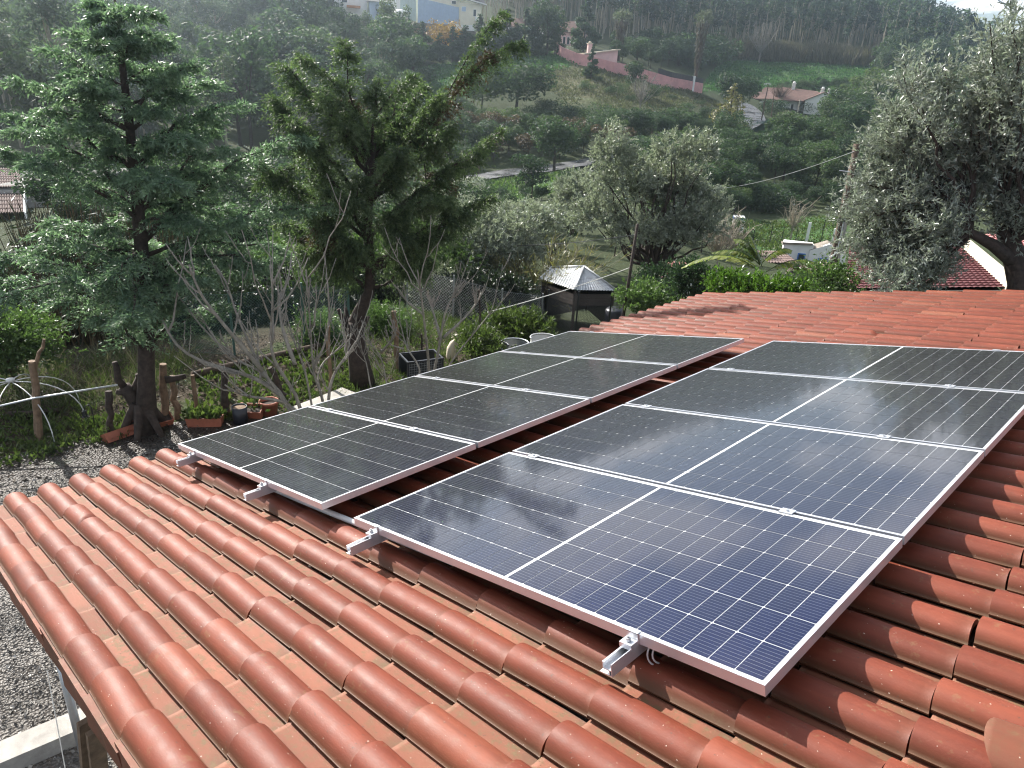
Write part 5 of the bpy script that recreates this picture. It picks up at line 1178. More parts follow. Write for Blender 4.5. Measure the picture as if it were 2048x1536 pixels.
# things at the foot of the gable, bottom left
b = g(108, 1530); mb = MB(); q0 = g(-40, 1560); q1 = g(150, 1478); e = unit(q1 - q0); s = np.array([-e[1], e[0], 0]) * 0.11
mb.hexa(np.array([q0 - s, q1 + e * 1.2 - s, q1 + e * 1.2 + s, q0 + s, q0 - s + [0, 0, .16], q1 + e * 1.2 - s + [0, 0, .16], q1 + e * 1.2 + s + [0, 0, .16], q0 + s + [0, 0, .16]])); tag(mb.build('concrete_kerb', M['concrete']), 'pale concrete kerb on the gravel at the bottom left', 'kerb')
for (x0, y0, x1, y1, lab, dd) in [(140, 1560, 172, 1440, 'weathered wooden plank leaning under the roof edge', 3.4), (172, 1570, 190, 1460, 'second wooden plank, nearer the wall under the roof edge', 3.3)]:
    a = at(x0, y0, dd + 0.5); a[2] = 0; c_ = at(x1, y1, dd); e = c_ - a; s = unit(np.cross(e, [0, 0, 1])) * 0.04; n_ = unit(np.cross(s, e)) * 0.015; mb = MB()
    mb.hexa(np.array([a - s - n_, a + s - n_, a + s + n_, a - s + n_, c_ - s - n_, c_ + s - n_, c_ + s + n_, c_ - s + n_])); tag(mb.build('plank', M['stake']), lab, 'plank')
a = at(94, 1340, 5.2); c_ = at(132, 1545, 4.6); mb = MB(); mb.tube([a, c_ + (c_ - a) * 0.3], 0.0035, 5); tag(mb.build('string', M['rope']), 'thin white string hanging down past the roof edge at bottom left', 'string')
a = at(140, 1400, 4.9); a2 = a.copy(); a2[2] = 0; mb = MB(); mb.tube([a2, a + [0, 0, 0.5]], 0.03, 8); tag(mb.build('drain_pipe', M['steel'], None, True), 'grey pipe standing on the gravel under the gable edge', 'pipe')
# loose cover of the ground: stones, litter, weeds
rng = np.random.default_rng(41)
def scatter(n, x0, x1, y0, y1, keep):
    P = np.c_[x0 + (x1 - x0) * rng.random(n), y0 + (y1 - y0) * rng.random(n)]; z = terr(P[:, 0], P[:, 1]); a = np.degrees(np.arctan2(P[:, 0] - CAM[0], P[:, 1] - CAM[1])); d = np.hypot(P[:, 0] - CAM[0], P[:, 1] - CAM[1])
    Q = np.c_[P, z]; k = keep(a, d, Q); return Q[k]
mulch_poly = [azd(q) for q in inner] + [azd(q) for q in outer[::-1]]
yard_poly = [azd(q) for q in yp] + [(-40, 3.0), (-90, 2.0), (-110, 4.5)]
px_ok = lambda Q: (lambda x, y, c: (x > -200) & (x < 2200) & (y < 1700) & (c > 0))(*pixs(Q))
Q = scatter(60000, -11, -1.8, -4, 5, lambda a, d, Q: inpoly(a, d, yard_poly) & ~(inpoly(a, d, mulch_poly) & (rng.random(len(a)) < 0.9)) & px_ok(Q)); Q = Q[:26000]; n = len(Q)
mb = MB(); Q[:, 2] = 0.014; Nn = rng.normal(size=(n, 3)) * 0.45; Nn[:, 2] += 1; D = rng.normal(size=(n, 3)); D[:, 2] *= 0.2; s = 0.012 + 0.026 * rng.random(n) ** 2
mb.leaves(Q + [0, 0, 0.006], D, Nn, s * 1.3, s, 0, np.where(rng.random(n) < 0.25, 0.4 + 0.6 * rng.random(n), 0.3 * rng.random(n)), 0.5, 0.35); kind(mb.build('gravel', M['pebble']), 'stuff')
Q = scatter(30000, -12, -3, -4, 8, lambda a, d, Q: (d > 9.0) & (d < 14.5) & px_ok(Q) & (a < -50)); Q = Q[:6000]; n = len(Q); mb = MB(); D = rng.normal(size=(n, 3)); D[:, 2] *= 0.3; Nn = rng.normal(size=(n, 3)) * 0.5; Nn[:, 2] += 1
mb.leaves(Q + [0, 0, 0.02], D, Nn, 0.03 + 0.05 * rng.random(n), 0.02 + 0.02 * rng.random(n), 0, rng.random(n) ** 1.5, 0.5, 0.3); kind(mb.build('leaf_litter', M['litter']), 'stuff')
def weeds(name, n, keep, L_, W_, hgt, mat, per=9, box=(-14, -3, -4, 10)):
    Q = scatter(n * 8, *box, keep)[:n]; m = len(Q); C = np.repeat(Q, per, 0) + np.c_[rng.normal(size=(m * per, 2)) * 0.05, rng.random(m * per) * hgt * 0.5]; D = rng.normal(size=(m * per, 3)) * 0.55; D[:, 2] = 0.75
    mb = MB(); mb.leaves(C, D, rng.normal(size=C.shape), L_ * (0.5 + rng.random(m * per)), W_, 0, np.clip(np.repeat(rng.random(m), per) * 0.6 + 0.4 * rng.random(m * per), 0, 1), 0.5, 0.15); return kind(mb.build(name, M[mat]), 'stuff')
front = [azd(g(x, y)) for x, y in [(-60, 960), (-60, 850), (60, 835), (230, 838), (300, 845), (250, 880), (120, 915)]]
weeds('weeds', 1500, lambda a, d, Q: inpoly(a, d, front), 0.09, 0.035, 0.12, 'grass_leaf')
fen = [azd(g(x, y)) for x, y in [(110, 905), (100, 850), (230, 840), (240, 885)]]
weeds('feathery_weeds', 800, lambda a, d, Q: inpoly(a, d, fen), 0.14, 0.006, 0.30, 'grass_leaf', 14)
bed = [azd(g(x, y)) for x, y in [(380, 845), (400, 745), (560, 715), (700, 700), (720, 780), (600, 820), (470, 850)]]
weeds('bed_plants', 800, lambda a, d, Q: inpoly(a, d, bed), 0.10, 0.05, 0.08, 'grass_leaf', 8)
back = [azd(g(x, y)) for x, y in [(-60, 850), (-60, 770), (100, 730), (380, 715), (390, 760), (240, 830)]]
weeds('rough_grass', 1100, lambda a, d, Q: inpoly(a, d, back), 0.16, 0.012, 0.18, 'grass_leaf', 10)
weeds('dry_stalks', 500, lambda a, d, Q: inpoly(a, d, back), 0.35, 0.008, 0.4, 'reed', 6)
weeds('garden_grass', 1300, lambda a, d, Q: (a > -60) & (a < -44) & (d > 11) & (d < 17), 0.12, 0.016, 0.1, 'grass_leaf', 9)
# ---------------------------------------------------------------- buildings
rng = np.random.default_rng(51)
def bld(name, label, cat, px, py, d=None, yaw=0.0, dz=0.0, group=None):
    b = g(px, py) if d is None else mid_base(px, py, d)
    b = b + np.array([0, 0, dz]); r = ray(px, py)
    return thing(name, label, cat, b, group, -math.atan2(b[0] - CAM[0], b[1] - CAM[1]) + yaw), np.linalg.norm((b - CAM)[:2])
def part_box(t, name, c, s, mat):
    mb = MB(); mb.box(c, s); return mb.build(name, M[mat], t)
def window(t, x, y, z, w, h, frame='white_paint', pane='window', ax='x', name='window'):
    """framed window on a wall that faces -y (ax x) or +-x (ax y)"""
    mb = MB(); f = 0.10 if w > 0.6 else 0.07
    S_ = (lambda a, b, c_: (a, b, c_)) if ax == 'x' else (lambda a, b, c_: (b, a, c_))
    mb.box((x, y, z + h / 2 + f / 2), S_(w + 2 * f, 0.10, f)); mb.box((x, y, z - h / 2 - f / 2), S_(w + 2 * f, 0.14, f))
    for s in (-1, 1):
        c_ = (x + s * (w / 2 + f / 2), y, z) if ax == 'x' else (x, y + s * (w / 2 + f / 2), z); mb.box(c_, S_(f, 0.10, h))
    o = mb.build(name, M[frame], t); mb = MB(); mb.box((x, y, z), S_(w, 0.05, h)); mb.build('pane', M[pane], o); return o
def gable_roof(t, x0, x1, y0, y1, z, rise, over, mat, along='x', th=0.14, name='roof'):
    mb = MB()
    if along == 'x':
        ym = (y0 + y1) / 2; A = [(x0 - over, y0 - over, z - over * rise / ((y1 - y0) / 2)), (x1 + over, y0 - over, z - over * rise / ((y1 - y0) / 2)), (x1 + over, ym, z + rise), (x0 - over, ym, z + rise)]
        B_ = [(x1 + over, y1 + over, A[0][2]), (x0 - over, y1 + over, A[0][2]), (x0 - over, ym, z + rise), (x1 + over, ym, z + rise)]
    else:
        xm = (x0 + x1) / 2; zl = z - over * rise / ((x1 - x0) / 2); A = [(x0 - over, y1 + over, zl), (x0 - over, y0 - over, zl), (xm, y0 - over, z + rise), (xm, y1 + over, z + rise)]
        B_ = [(x1 + over, y0 - over, zl), (x1 + over, y1 + over, zl), (xm, y1 + over, z + rise), (xm, y0 - over, z + rise)]
    mb.slab(np.array(A, float) + [0, 0, th], th); mb.slab(np.array(B_, float) + [0, 0, th], th); return mb.build(name, M[mat], t)
def gable_wall(t, x0, x1, y, z0, z1, rise, mat, th=0.2, name='gable_wall'):
    mb = MB(); xm = (x0 + x1) / 2; V = []
    for yy in (y, y + th): V += [(x0, yy, z0), (x1, yy, z0), (x1, yy, z1), (xm, yy, z1 + rise), (x0, yy, z1)]
    V = np.array(V, float); mb.add(V, [[0, 1, 2, 3, 4]]); mb.add(V, [[9, 8, 7, 6, 5]])
    for i in range(5): mb.add(V[[i, i + 5, (i + 1) % 5 + 5, (i + 1) % 5]], [[0, 1, 2, 3]])
    return mb.build(name, M[mat], t)
def chimney(t, x, y, z, w, h, mat='white_paint', cap='white_paint'):
    o = part_box(t, 'chimney', (x, y, z + h / 2), (w, w, h), mat); mb = MB(); mb.box((x, y, z + h + 0.07), (w * 1.25, w * 1.25, 0.14)); mb.lathe([(w * 0.42, z + h + 0.14), (w * 0.42, z + h + 0.34), (w * 0.2, z + h + 0.5), (0.001, z + h + 0.5)], (x, y, 0), 8); mb.build('chimney_cap', M[cap], o); return o
# white farmhouse beside the lane (about 185 m away)
t, D = bld('farmhouse', 'white farmhouse with red brown roof and four chimneys beside the lane', 'house', 1637, 233, None, 0.06); k = D / FPX
W = 52 * k; part_box(t, 'wall', (0.15 * W, 5.5, 1.3), (0.9 * W, 7.0, 4.6), 'white_paint')
gable_wall(t, -0.5 * W, 0.62 * W, 1.6, -1, 3.3, 1.9, 'white_paint', 0.3); gable_roof(t, -0.5 * W, 0.62 * W, 1.6, 12, 3.3, 1.9, 0.35, 'tile_far', 'y')
x0 = -0.5 * W - 47 * k; mb = MB(); mb.box(((x0 - 0.5 * W) / 2, 6.6, 1.1), (47 * k, 6, 4.2)); mb.build('wing_wall', M['white_paint'], t)
part_box(t, 'porch_wall', (x0 + 1.2, 2.9, 1.2), (2.3, 1.2, 3.6), 'white_paint'); part_box(t, 'side_wall', (-0.5 * W - 1.2, 2.6, 1.3), (0.25, 2.2, 4.0), 'stone_pale')
mb = MB(); mb.slab(np.array([(x0 - 0.6, 1.8, 3.0), (-0.46 * W, 1.8, 3.1), (0.05 * W, 7.5, 5.2), (x0 + 0.5, 7.5, 5.2)], float), 0.2); mb.build('roof', M['tile_far'], t)
mb = MB(); mb.slab(np.array([(x0 - 6.5, 5.5, 2.9), (x0 + 0.3, 4.0, 3.2), (x0 + 1.0, 10.5, 5.7), (x0 - 3.2, 10.5, 5.6)], float), 0.2); mb.build('roof', M['tile_far'], t)
mb = MB(); mb.slab(np.array([(x0 + 0.3, 6.0, 4.0), (-0.1 * W, 6.5, 4.8), (-0.1 * W, 10.8, 5.4), (x0 + 0.8, 10.8, 5.9)], float), 0.2); mb.build('roof', M['tile_far'], t)
window(t, 0.38 * W, 1.58, 1.5, 1.6, 1.1)
for q in range(3): window(t, -0.14 * W + q * 0.62, 1.58, 1.75 + 0.12 * q, 0.22, 0.22)
window(t, x0 + 1.2, 2.28, 1.7, 0.7, 1.6); window(t, -0.5 * W - 2.6, 3.57, 1.6, 0.5, 1.2)
for (x, y, z, w, h) in [(0.02 * W, 6.5, 4.6, 0.75, 1.3), (0.18 * W, 3.0, 4.7, 0.45, 1.0), (0.42 * W, 3.4, 4.0, 0.5, 1.5), (-0.5 * W - 22 * k, 10.2, 5.3, 0.8, 1.5)]: chimney(t, x, y, z, w, h)
part_box(t, 'terrace_wall', (x0 - 1.8, 2.0, 0.9), (4.2, 0.3, 0.7), 'pale_pink'); part_box(t, 'plinth', (0.06 * W, 1.45, -0.9), (1.1 * W, 0.15, 0.6), 'wall_stain')
t, D = bld('yellow_building', 'cream building with dark roof at the top edge, behind a pale blue screen', 'building', 905, 62, 192, 0.0); k = D / FPX
B0 = at(905, 50, D)[2] - t.location.z
part_box(t, 'wall', (-3.6, 5.5, B0 + 3.6), (10.4, 8, 8.4), 'cream'); part_box(t, 'wing_wall', (4.1, 4.6, B0 + 2.2), (5.2, 8, 5.4), 'cream')
mb = MB(); mb.slab(np.array([(1.0, -0.1, B0 + 6.2), (7.9, -0.1, B0 + 4.75), (6.4, 5.0, B0 + 7.6), (1.0, 5.0, B0 + 8.6)], float), 0.25); mb.build('roof', M['slate'], t)
mb = MB(); mb.slab(np.array([(-9.2, 0.9, B0 + 9.2), (1.4, 0.9, B0 + 7.2), (1.0, 6.0, B0 + 10.2), (-8, 6.0, B0 + 11.4)], float), 0.25); mb.build('roof', M['slate'], t)
mb = MB(); mb.slab(np.array([(0.9, -0.28, B0 + 6.3), (8.0, -0.28, B0 + 4.85), (8.0, -0.14, B0 + 4.87), (0.9, -0.14, B0 + 6.32)], float), 0.26); mb.build('barge_board', M['white_paint'], t)
window(t, 2.6, 0.57, B0 + 3.6, 0.9, 0.9, pane='blue_sheet'); window(t, 0.2, 1.47, B0 + 4.9, 0.9, 0.6); window(t, 5.2, 0.57, B0 + 2.9, 0.6, 1.4)
part_box(t, 'balcony', (6.2, 0.2, B0 + 1.6), (1.9, 1.8, 0.8), 'white_paint'); chimney(t, 3.6, 3.6, B0 + 6.6, 0.7, 1.4)
mb = MB(); bw = 9.7; n = 26
for q in range(n): zt = 5.3 - 1.5 * q / n; mb.box((-8.3 + bw * (q + .5) / n, 0.2 + 0.06 * (q % 2), B0 + zt / 2), (bw / n * 0.98, 0.08, zt))
mb.build('screen', M['blue_sheet'], t)
mb = MB()
for q in range(10): mb.box((-12.2 + 0.38 * q, 0.3 + 0.06 * (q % 2), B0 + 2.9), (0.37, 0.08, 5.2))
mb.build('screen', M['green_sheet'], t)
part_box(t, 'white_wall', (-13.3, 0.9, B0 + 3.0), (2.2, 0.4, 6.0), 'white_paint'); mb = MB(); mb.lathe([(1.9, 1.4), (1.8, 1.7), (1.0, 2.1), (0.001, 2.2)], (-12.0, -1.9, B0 + 0.3), 14); mb.box((-12.0, -1.9, B0 + 0.95), (3.2, 2.6, 1.5)); mb.build('round_tank', M['white_paint'], t, True)
part_box(t, 'terrace_wall', (-4.5, -1.4, B0 - 0.9), (20, 0.5, 1.7), 'wall_stain'); part_box(t, 'low_wall', (3.4, -1.9, B0 - 0.5), (7.5, 0.4, 1.2), 'white_paint')
t, D = bld('barn', 'low barn with a sagging rusty roof below the cream building', 'shed', 850, 78, 186, 0.2); B0 = at(850, 72, D)[2] - t.location.z
mb = MB(); mb.slab(np.array([(-6, 0, B0), (7.5, 0, B0 - 0.6), (8.5, 5, B0 + 1.3), (-5, 5, B0 + 2.1)], float), 0.2); mb.build('roof', M['rust'], t); part_box(t, 'wall', (0.5, 3, B0 - 2.6), (12, 4, 4.6), 'wall_stain'); part_box(t, 'door', (-4.6, 0.6, B0 - 1.6), (1.5, 0.3, 1.7), 'white_paint')
t, D = bld('retaining_wall', 'long stained retaining wall left of the barn, top left of centre', 'wall', 772, 90, 184, 0.1); B0 = at(772, 46, D)[2] - t.location.z
part_box(t, 'wall', (0, 0.4, B0 - 2.8), (11.5, 0.8, 5.6), 'wall_stain'); part_box(t, 'coping', (0, 0.35, B0 + 0.08), (11.7, 1.0, 0.16), 'concrete')
t, D = bld('white_house', 'white house with pale blue wall at the top, left of the cream building', 'house', 745, 40, 200, 0.1); B0 = at(745, 36, D)[2] - t.location.z
part_box(t, 'wall', (2.0, 0.5, B0 + 1.3), (5.4, 3.0, 4.4), 'blue_sheet'); part_box(t, 'wall', (-5.6, 3, B0 + 3.0), (9, 4, 5.5), 'white_paint'); part_box(t, 'awning', (-4.5, -0.2, B0 + 2.1), (3.2, 1.6, 0.5), 'orange'); part_box(t, 'roof_slab', (2.2, 0.3, B0 + 3.7), (7.0, 4.0, 0.3), 'white_paint'); chimney(t, 5.2, 1, B0 + 3.8, 0.7, 1.0)
window(t, -6.5, 0.95, B0 + 3.6, 1.2, 1.2)
t, D = bld('white_house', 'small white building half hidden by tall trees, top left', 'house', 440, 62, 195, 0.1); B0 = at(440, 58, D)[2] - t.location.z
part_box(t, 'wall', (0, 3, B0 + 1.6), (11, 5, 4.2), 'white_paint'); part_box(t, 'roof_slab', (0, 3, B0 + 3.85), (11.8, 5.8, 0.3), 'white_paint'); part_box(t, 'wall', (14, 4, B0 + 1.0), (12, 4, 3.0), 'white_paint'); window(t, -2, 0.47, B0 + 1.7, 1.4, 1.2); window(t, 2, 0.47, B0 + 1.7, 1.4, 1.2)
part_box(t, 'terrace_wall', (10, -4, B0 - 2.2), (34, 0.5, 2.0), 'concrete')
t, D = bld('white_house', 'white building glimpsed at the far left of the top edge behind trees', 'house', 590, 30, 205, 0.0); B0 = at(590, 30, D)[2] - t.location.z
part_box(t, 'wall', (0, 3, B0), (9, 5, 4), 'white_paint'); part_box(t, 'roof_slab', (0, 3, B0 + 2.15), (9.6, 5.6, 0.3), 'concrete'); window(t, 0, 0.47, B0 + 0.5, 1.4, 1.0)
t, D = bld('pink_house', 'pink house with hipped red roof and chimney at the top of the meadow', 'house', 1140, 96, 192, -0.1); k = D / FPX; B0 = at(1140, 96, D)[2] - t.location.z
w = 44 * k; part_box(t, 'wall', (0.5, 4, B0 + 1.4), (w, 7, 4.0), 'pale_pink'); mb = MB()
z = B0 + 3.3; E4 = [(-w / 2 - .1, 0, z), (w / 2 + 1.1, 0, z), (w / 2 + 1.1, 8, z), (-w / 2 - .1, 8, z)]; R1, R2 = (-1.8, 4, z + 2.6), (0.2, 4, z + 2.6)
for q in ((E4[0], E4[1], R2, R1), (E4[2], E4[3], R1, R2)): mb.slab(np.array(q, float) + [0, 0, .15], 0.15)
for q in ((E4[1], E4[2], R2), (E4[3], E4[0], R1)): mb.add(np.array(q, float) + [0, 0, .15], [[0, 1, 2]])
mb.build('roof', M['tile_far'], t); chimney(t, -w / 2 + 0.3, 0.9, z - 0.5, 0.8, 3.4, 'pink', 'pink')
for x in (-1.6, -0.6, 0.4): window(t, x, 0.48, B0 + 1.6, 0.55, 1.5)
part_box(t, 'terrace', (-0.3, -0.8, B0 + 0.1), (4.2, 2.0, 1.0), 'pale_pink')
t, D = bld('long_house', 'long low house roof behind the conifers left of the pink house', 'house', 1035, 70, 205, -0.05); B0 = at(1035, 62, D)[2] - t.location.z
part_box(t, 'wall', (0, 3.5, B0 - 0.9), (13, 6, 4), 'white_paint'); gable_roof(t, -6.5, 6.5, 0.5, 6.5, B0 + 1.1, 1.9, 0.4, 'tile_far', 'x')
t, D = bld('pink_shed', 'pink outbuilding with a mono pitch roof and chimney behind the pink wall', 'shed', 1208, 132, 172, 0.35); k = D / FPX; B0 = at(1208, 132, D)[2] - t.location.z
mb = MB(); x0, x1, y0, y1 = -4.3, 3.0, 0.3, 4.2; V = np.array([(x0, y0, B0 - 1), (x1, y0, B0 - 1), (x1, y1, B0 - 1), (x0, y1, B0 - 1), (x0, y0, B0 + 2.1), (x1, y0, B0 + 3.3), (x1, y1, B0 + 3.3), (x0, y1, B0 + 2.1)]); mb.hexa(V); mb.build('wall', M['pale_pink'], t)
mb = MB(); mb.slab(np.array([(x0 - .4, y0 - .4, B0 + 2.25), (x1 + .4, y0 - .4, B0 + 3.55), (x1 + .4, y1 + .4, B0 + 3.55), (x0 - .4, y1 + .4, B0 + 2.25)]), 0.2); mb.build('roof', M['stone_pale'], t); chimney(t, x0 + 1.2, 1.6, B0 + 2.3, 0.9, 1.9, 'pale_pink', 'stone_pale')
window(t, x1 + 0.03, 2.0, B0 + 1.6, 0.7, 1.1, ax='y'); part_box(t, 'lean_to', (x0 - 1.4, 2.3, B0 + 0.4), (2.8, 3.4, 2.7), 'pale_pink')
# long pink boundary wall down to its gate post
wp = [(1110, 104), (1122, 116), (1150, 128), (1185, 137), (1225, 146), (1258, 152), (1295, 164), (1340, 176), (1372, 182), (1403, 186)]
wt = thing('pink_wall', 'long pink boundary wall stepping down the meadow to a white gate post', 'wall', g(1258, 152), None)
wpt = [g(x, y) for x, y in wp]
for a, c_ in zip(wpt[:-1], wpt[1:]):
    e = unit((c_ - a) * [1, 1, 0]); s = np.array([-e[1], e[0], 0]) * 0.12; mb = MB(); h = 2.0
    mb.hexa(np.array([a - s - [0, 0, .5], c_ - s - [0, 0, .5], c_ + s - [0, 0, .5], a + s - [0, 0, .5], a - s + [0, 0, h], c_ - s + [0, 0, h], c_ + s + [0, 0, h], a + s + [0, 0, h]])); mb.build('wall_section', M['pink'], wt, world=True)
gp = wpt[-2] + (wpt[-1] - wpt[-2]) * 0.35; mb = MB(); mb.box((gp[0], gp[1], gp[2] + 1.4), (0.6, 0.6, 3.4)); mb.build('gate_post', M['white_paint'], wt, world=True)
for a, c_ in ((wpt[-4] * 0.6 + wpt[-3] * 0.4, wpt[-3]), (wpt[-3], gp), (gp, wpt[-1])):
    mb = MB(); s = np.array([0.04, 0.04, 0]); mb.hexa(np.array([a - s + [0, 0, 2.0], c_ - s + [0, 0, 2.0], c_ + s + [0, 0, 2.0], a + s + [0, 0, 2.0], a - s + [0, 0, 3.0], c_ - s + [0, 0, 3.0], c_ + s + [0, 0, 3.0], a + s + [0, 0, 3.0]])); mb.build('screen', M['slate'], wt, world=True)
# nearer roofs
def tiled_plane(t, a, b, c_, d_, n, m_, mat, amp=0.03, name='roof_tiles'):
    """a-b eave, d-c ridge: barrel rows run from eave to ridge, with a step at every course"""
    k = np.linspace(0, 1, n * 4 + 1); rows = []
    nn = unit(np.cross(b - a, d_ - a)); nn = nn if nn[2] > 0 else -nn
    for j in range(m_):
        for f, lift in ((j / m_, 0.03), ((j + 0.98) / m_, 0.0)):
            lo = a + (b - a) * k[:, None]; hi = d_ + (c_ - d_) * k[:, None]; P = lo * (1 - f) + hi * f
            rows.append(P + nn * ((np.abs(np.sin(k * n * math.pi)) * amp) + lift)[:, None])
    mb = MB(); mb.grid(np.stack(rows)); return mb.build(name, M[mat], t, False, world=True)
def ground_walls(t, pts, mat='white_paint', drop=0.05):
    mb = MB(); V = []
    for q in pts: V.append([q[0], q[1], terr1(q[0], q[1]) - 0.3])
    for q in pts: V.append([q[0], q[1], q[2] - drop])
    mb.hexa(np.array(V)); return mb.build('wall', M[mat], t, world=True)
a, b_, c_, d_ = at(1690, 579, 17.5), at(2026, 577, 16.2), at(1926, 488, 21.5), at(1700, 486, 23.5)
t = thing('red_roof_house', 'neighbouring house with a dark red tiled roof under the big olive', 'house', (a[0], a[1], terr1(a[0], a[1])))
tiled_plane(t, a, b_, c_, d_, 30, 24, 'tile_red', 0.012); cen = (a + b_ + c_ + d_) / 4; ground_walls(t, [cen + (q - cen) * [0.94, 0.94, 1] for q in (a, b_, c_, d_)], 'wall_stain', 0.15)
mb = MB(); e = b_ - c_; s = unit(np.cross(e, [0, 0, 1])) * 0.11; mb.hexa(np.array([c_ - s * 1.0 - [0, 0, .1], b_ - s - [0, 0, .1], b_ + s - [0, 0, .1], c_ + s - [0, 0, .1], c_ - s + [0, 0, .14], b_ - s + [0, 0, .14], b_ + s + [0, 0, .14], c_ + s + [0, 0, .14]])); mb.build('rake_board', M['stone_pale'], t, world=True)
mb = MB(); mb.hexa(np.array([a - [0, 0, .22], b_ - [0, 0, .22], b_ - [0, .1, .22], a - [0, .1, .22], a - [0, 0, .03], b_ - [0, 0, .03], b_ - [0, .1, .03], a - [0, .1, .03]])); mb.build('fascia', M['bark_dark'], t, world=True)
a2, b2, c2_, d2 = b_ + [0.3, 0.4, 0.15], at(2150, 560, 17.5), at(2120, 478, 22.5), c_ + [0.3, 0.5, 0.25]
tiled_plane(t, a2, b2, c2_, d2, 12, 16, 'tile_pink', 0.03)
a, b_, c_, d_ = at(1292, 556, 30), at(1388, 560, 29), at(1372, 526, 34), at(1310, 522, 35)
t = thing('pink_roof_shed', 'outbuilding with a pink corrugated roof behind the olive by the pole', 'shed', (a[0], a[1], terr1(a[0], a[1]))); tiled_plane(t, a, b_, c_, d_, 12, 5, 'tile_pink', 0.05); cen = (a + b_ + c_ + d_) / 4; ground_walls(t, [cen + (q - cen) * [0.94, 0.94, 1] for q in (a, b_, c_, d_)])
a, b_, c_, d_ = at(1052, 458, 58), at(1160, 458, 56), at(1152, 420, 62), at(1046, 418, 63)
t = thing('tiled_outbuilding', 'small outbuilding with brown tiled roof and white gable among pale olives', 'house', (a[0], a[1], terr1(a[0], a[1]))); tiled_plane(t, a, b_, c_, d_, 22, 9, 'tile_brown', 0.05); cen = (a + b_ + c_ + d_) / 4; ground_walls(t, [cen + (q - cen) * [0.95, 0.95, 1] for q in (a, b_, c_, d_)])
mb = MB(); e = a - d_; s = unit(np.cross(e, [0, 0, 1])) * 0.28; mb.hexa(np.array([d_ - s - [0, 0, 3], a - s - [0, 0, 2.6], a + s - [0, 0, 2.6], d_ + s - [0, 0, 3], d_ - s + [0, 0, .2], a - s + [0, 0, .2], a + s + [0, 0, .2], d_ + s + [0, 0, .2]])); mb.build('gable_wall', M['white_paint'], t, world=True)
# left neighbour
a, b_, c_, d_ = at(-90, 378, 37), at(46, 376, 36.5), at(40, 338, 43), at(-90, 336, 44)
t = thing('brown_roof_house', 'neighbouring house with brown corrugated tile roofs at the left edge', 'house', (b_[0], b_[1], terr1(b_[0], b_[1]))); tiled_plane(t, a, b_, c_, d_, 26, 8, 'tile_brown', 0.06)
mb = MB(); wz = np.array([0, 0, 1]); mb.hexa(np.array([a - wz * 3.5, b_ - wz * 3.5, b_ - wz * 3.5 + [0, 5, 0], a - wz * 3.5 + [0, 5, 0], a - wz * .1, b_ - wz * .1, b_ + [0, 5, .6], a + [0, 5, .6]])); mb.build('wall', M['concrete'], t, world=True)
a1, b1, c1_, d1 = at(-90, 430, 33), at(48, 428, 32.5), at(44, 388, 36.6), at(-90, 390, 37); tiled_plane(t, a1, b1, c1_, d1, 26, 5, 'tile_brown', 0.06)
mb = MB(); mb.hexa(np.array([b1 - wz * .3, b1 - wz * .3 + [.3, 0, 0], b_ - wz * .3 + [.3, 0, 0], b_ - wz * .3, b1 + wz * .1, b1 + [.3, 0, .1], b_ + [.3, 0, .15], b_ + wz * .15])); mb.hexa(np.array([b_ - wz * .3, b_ - wz * .3 + [.3, 0, 0], c_ - wz * .3 + [.3, 0, 0], c_ - wz * .3, b_ + wz * .1, b_ + [.3, 0, .1], c_ + [.3, 0, .15], c_ + wz * .15])); mb.build('barge_board', M['white_paint'], t, world=True)
p0, p1 = at(48, 385, 39), at(62, 390, 39); h_ = np.array([0, 0, 1]); mb = MB(); mb.hexa(np.array([p0 - h_ * 1.2, p1 - h_ * 1.2, p1 - h_ * 1.2 + [0, .3, 0], p0 - h_ * 1.2 + [0, .3, 0], p0 + h_ * 0.9, p1 + h_ * .75, p1 + h_ * .75 + [0, .3, 0], p0 + h_ * .9 + [0, .3, 0]])); mb.build('white_wall', M['white_paint'], t, world=True)
p2 = at(65, 390, 39); mb = MB(); mb.hexa(np.array([p1 - h_ * 1.2, p2 - h_ * 1.2, p2 - h_ * 1.2 + [0, .3, 0], p1 - h_ * 1.2 + [0, .3, 0], p1 + h_ * .75, p2 + h_ * .7, p2 + h_ * .7 + [0, .3, 0], p1 + h_ * .75 + [0, .3, 0]])); mb.build('blue_edge', M['blue_paint'], t, world=True)
p3 = at(165, 385, 39); mb = MB(); mb.hexa(np.array([p2 - h_ * 1.2, p3 - h_ * 1.2, p3 - h_ * 1.2 + [0, .3, 0], p2 - h_ * 1.2 + [0, .3, 0], p2 + h_ * .7, p3 + h_ * .6, p3 + h_ * .6 + [0, .3, 0], p2 + h_ * .7 + [0, .3, 0]])); mb.build('grey_wall', M['wall_stain'], t, world=True)
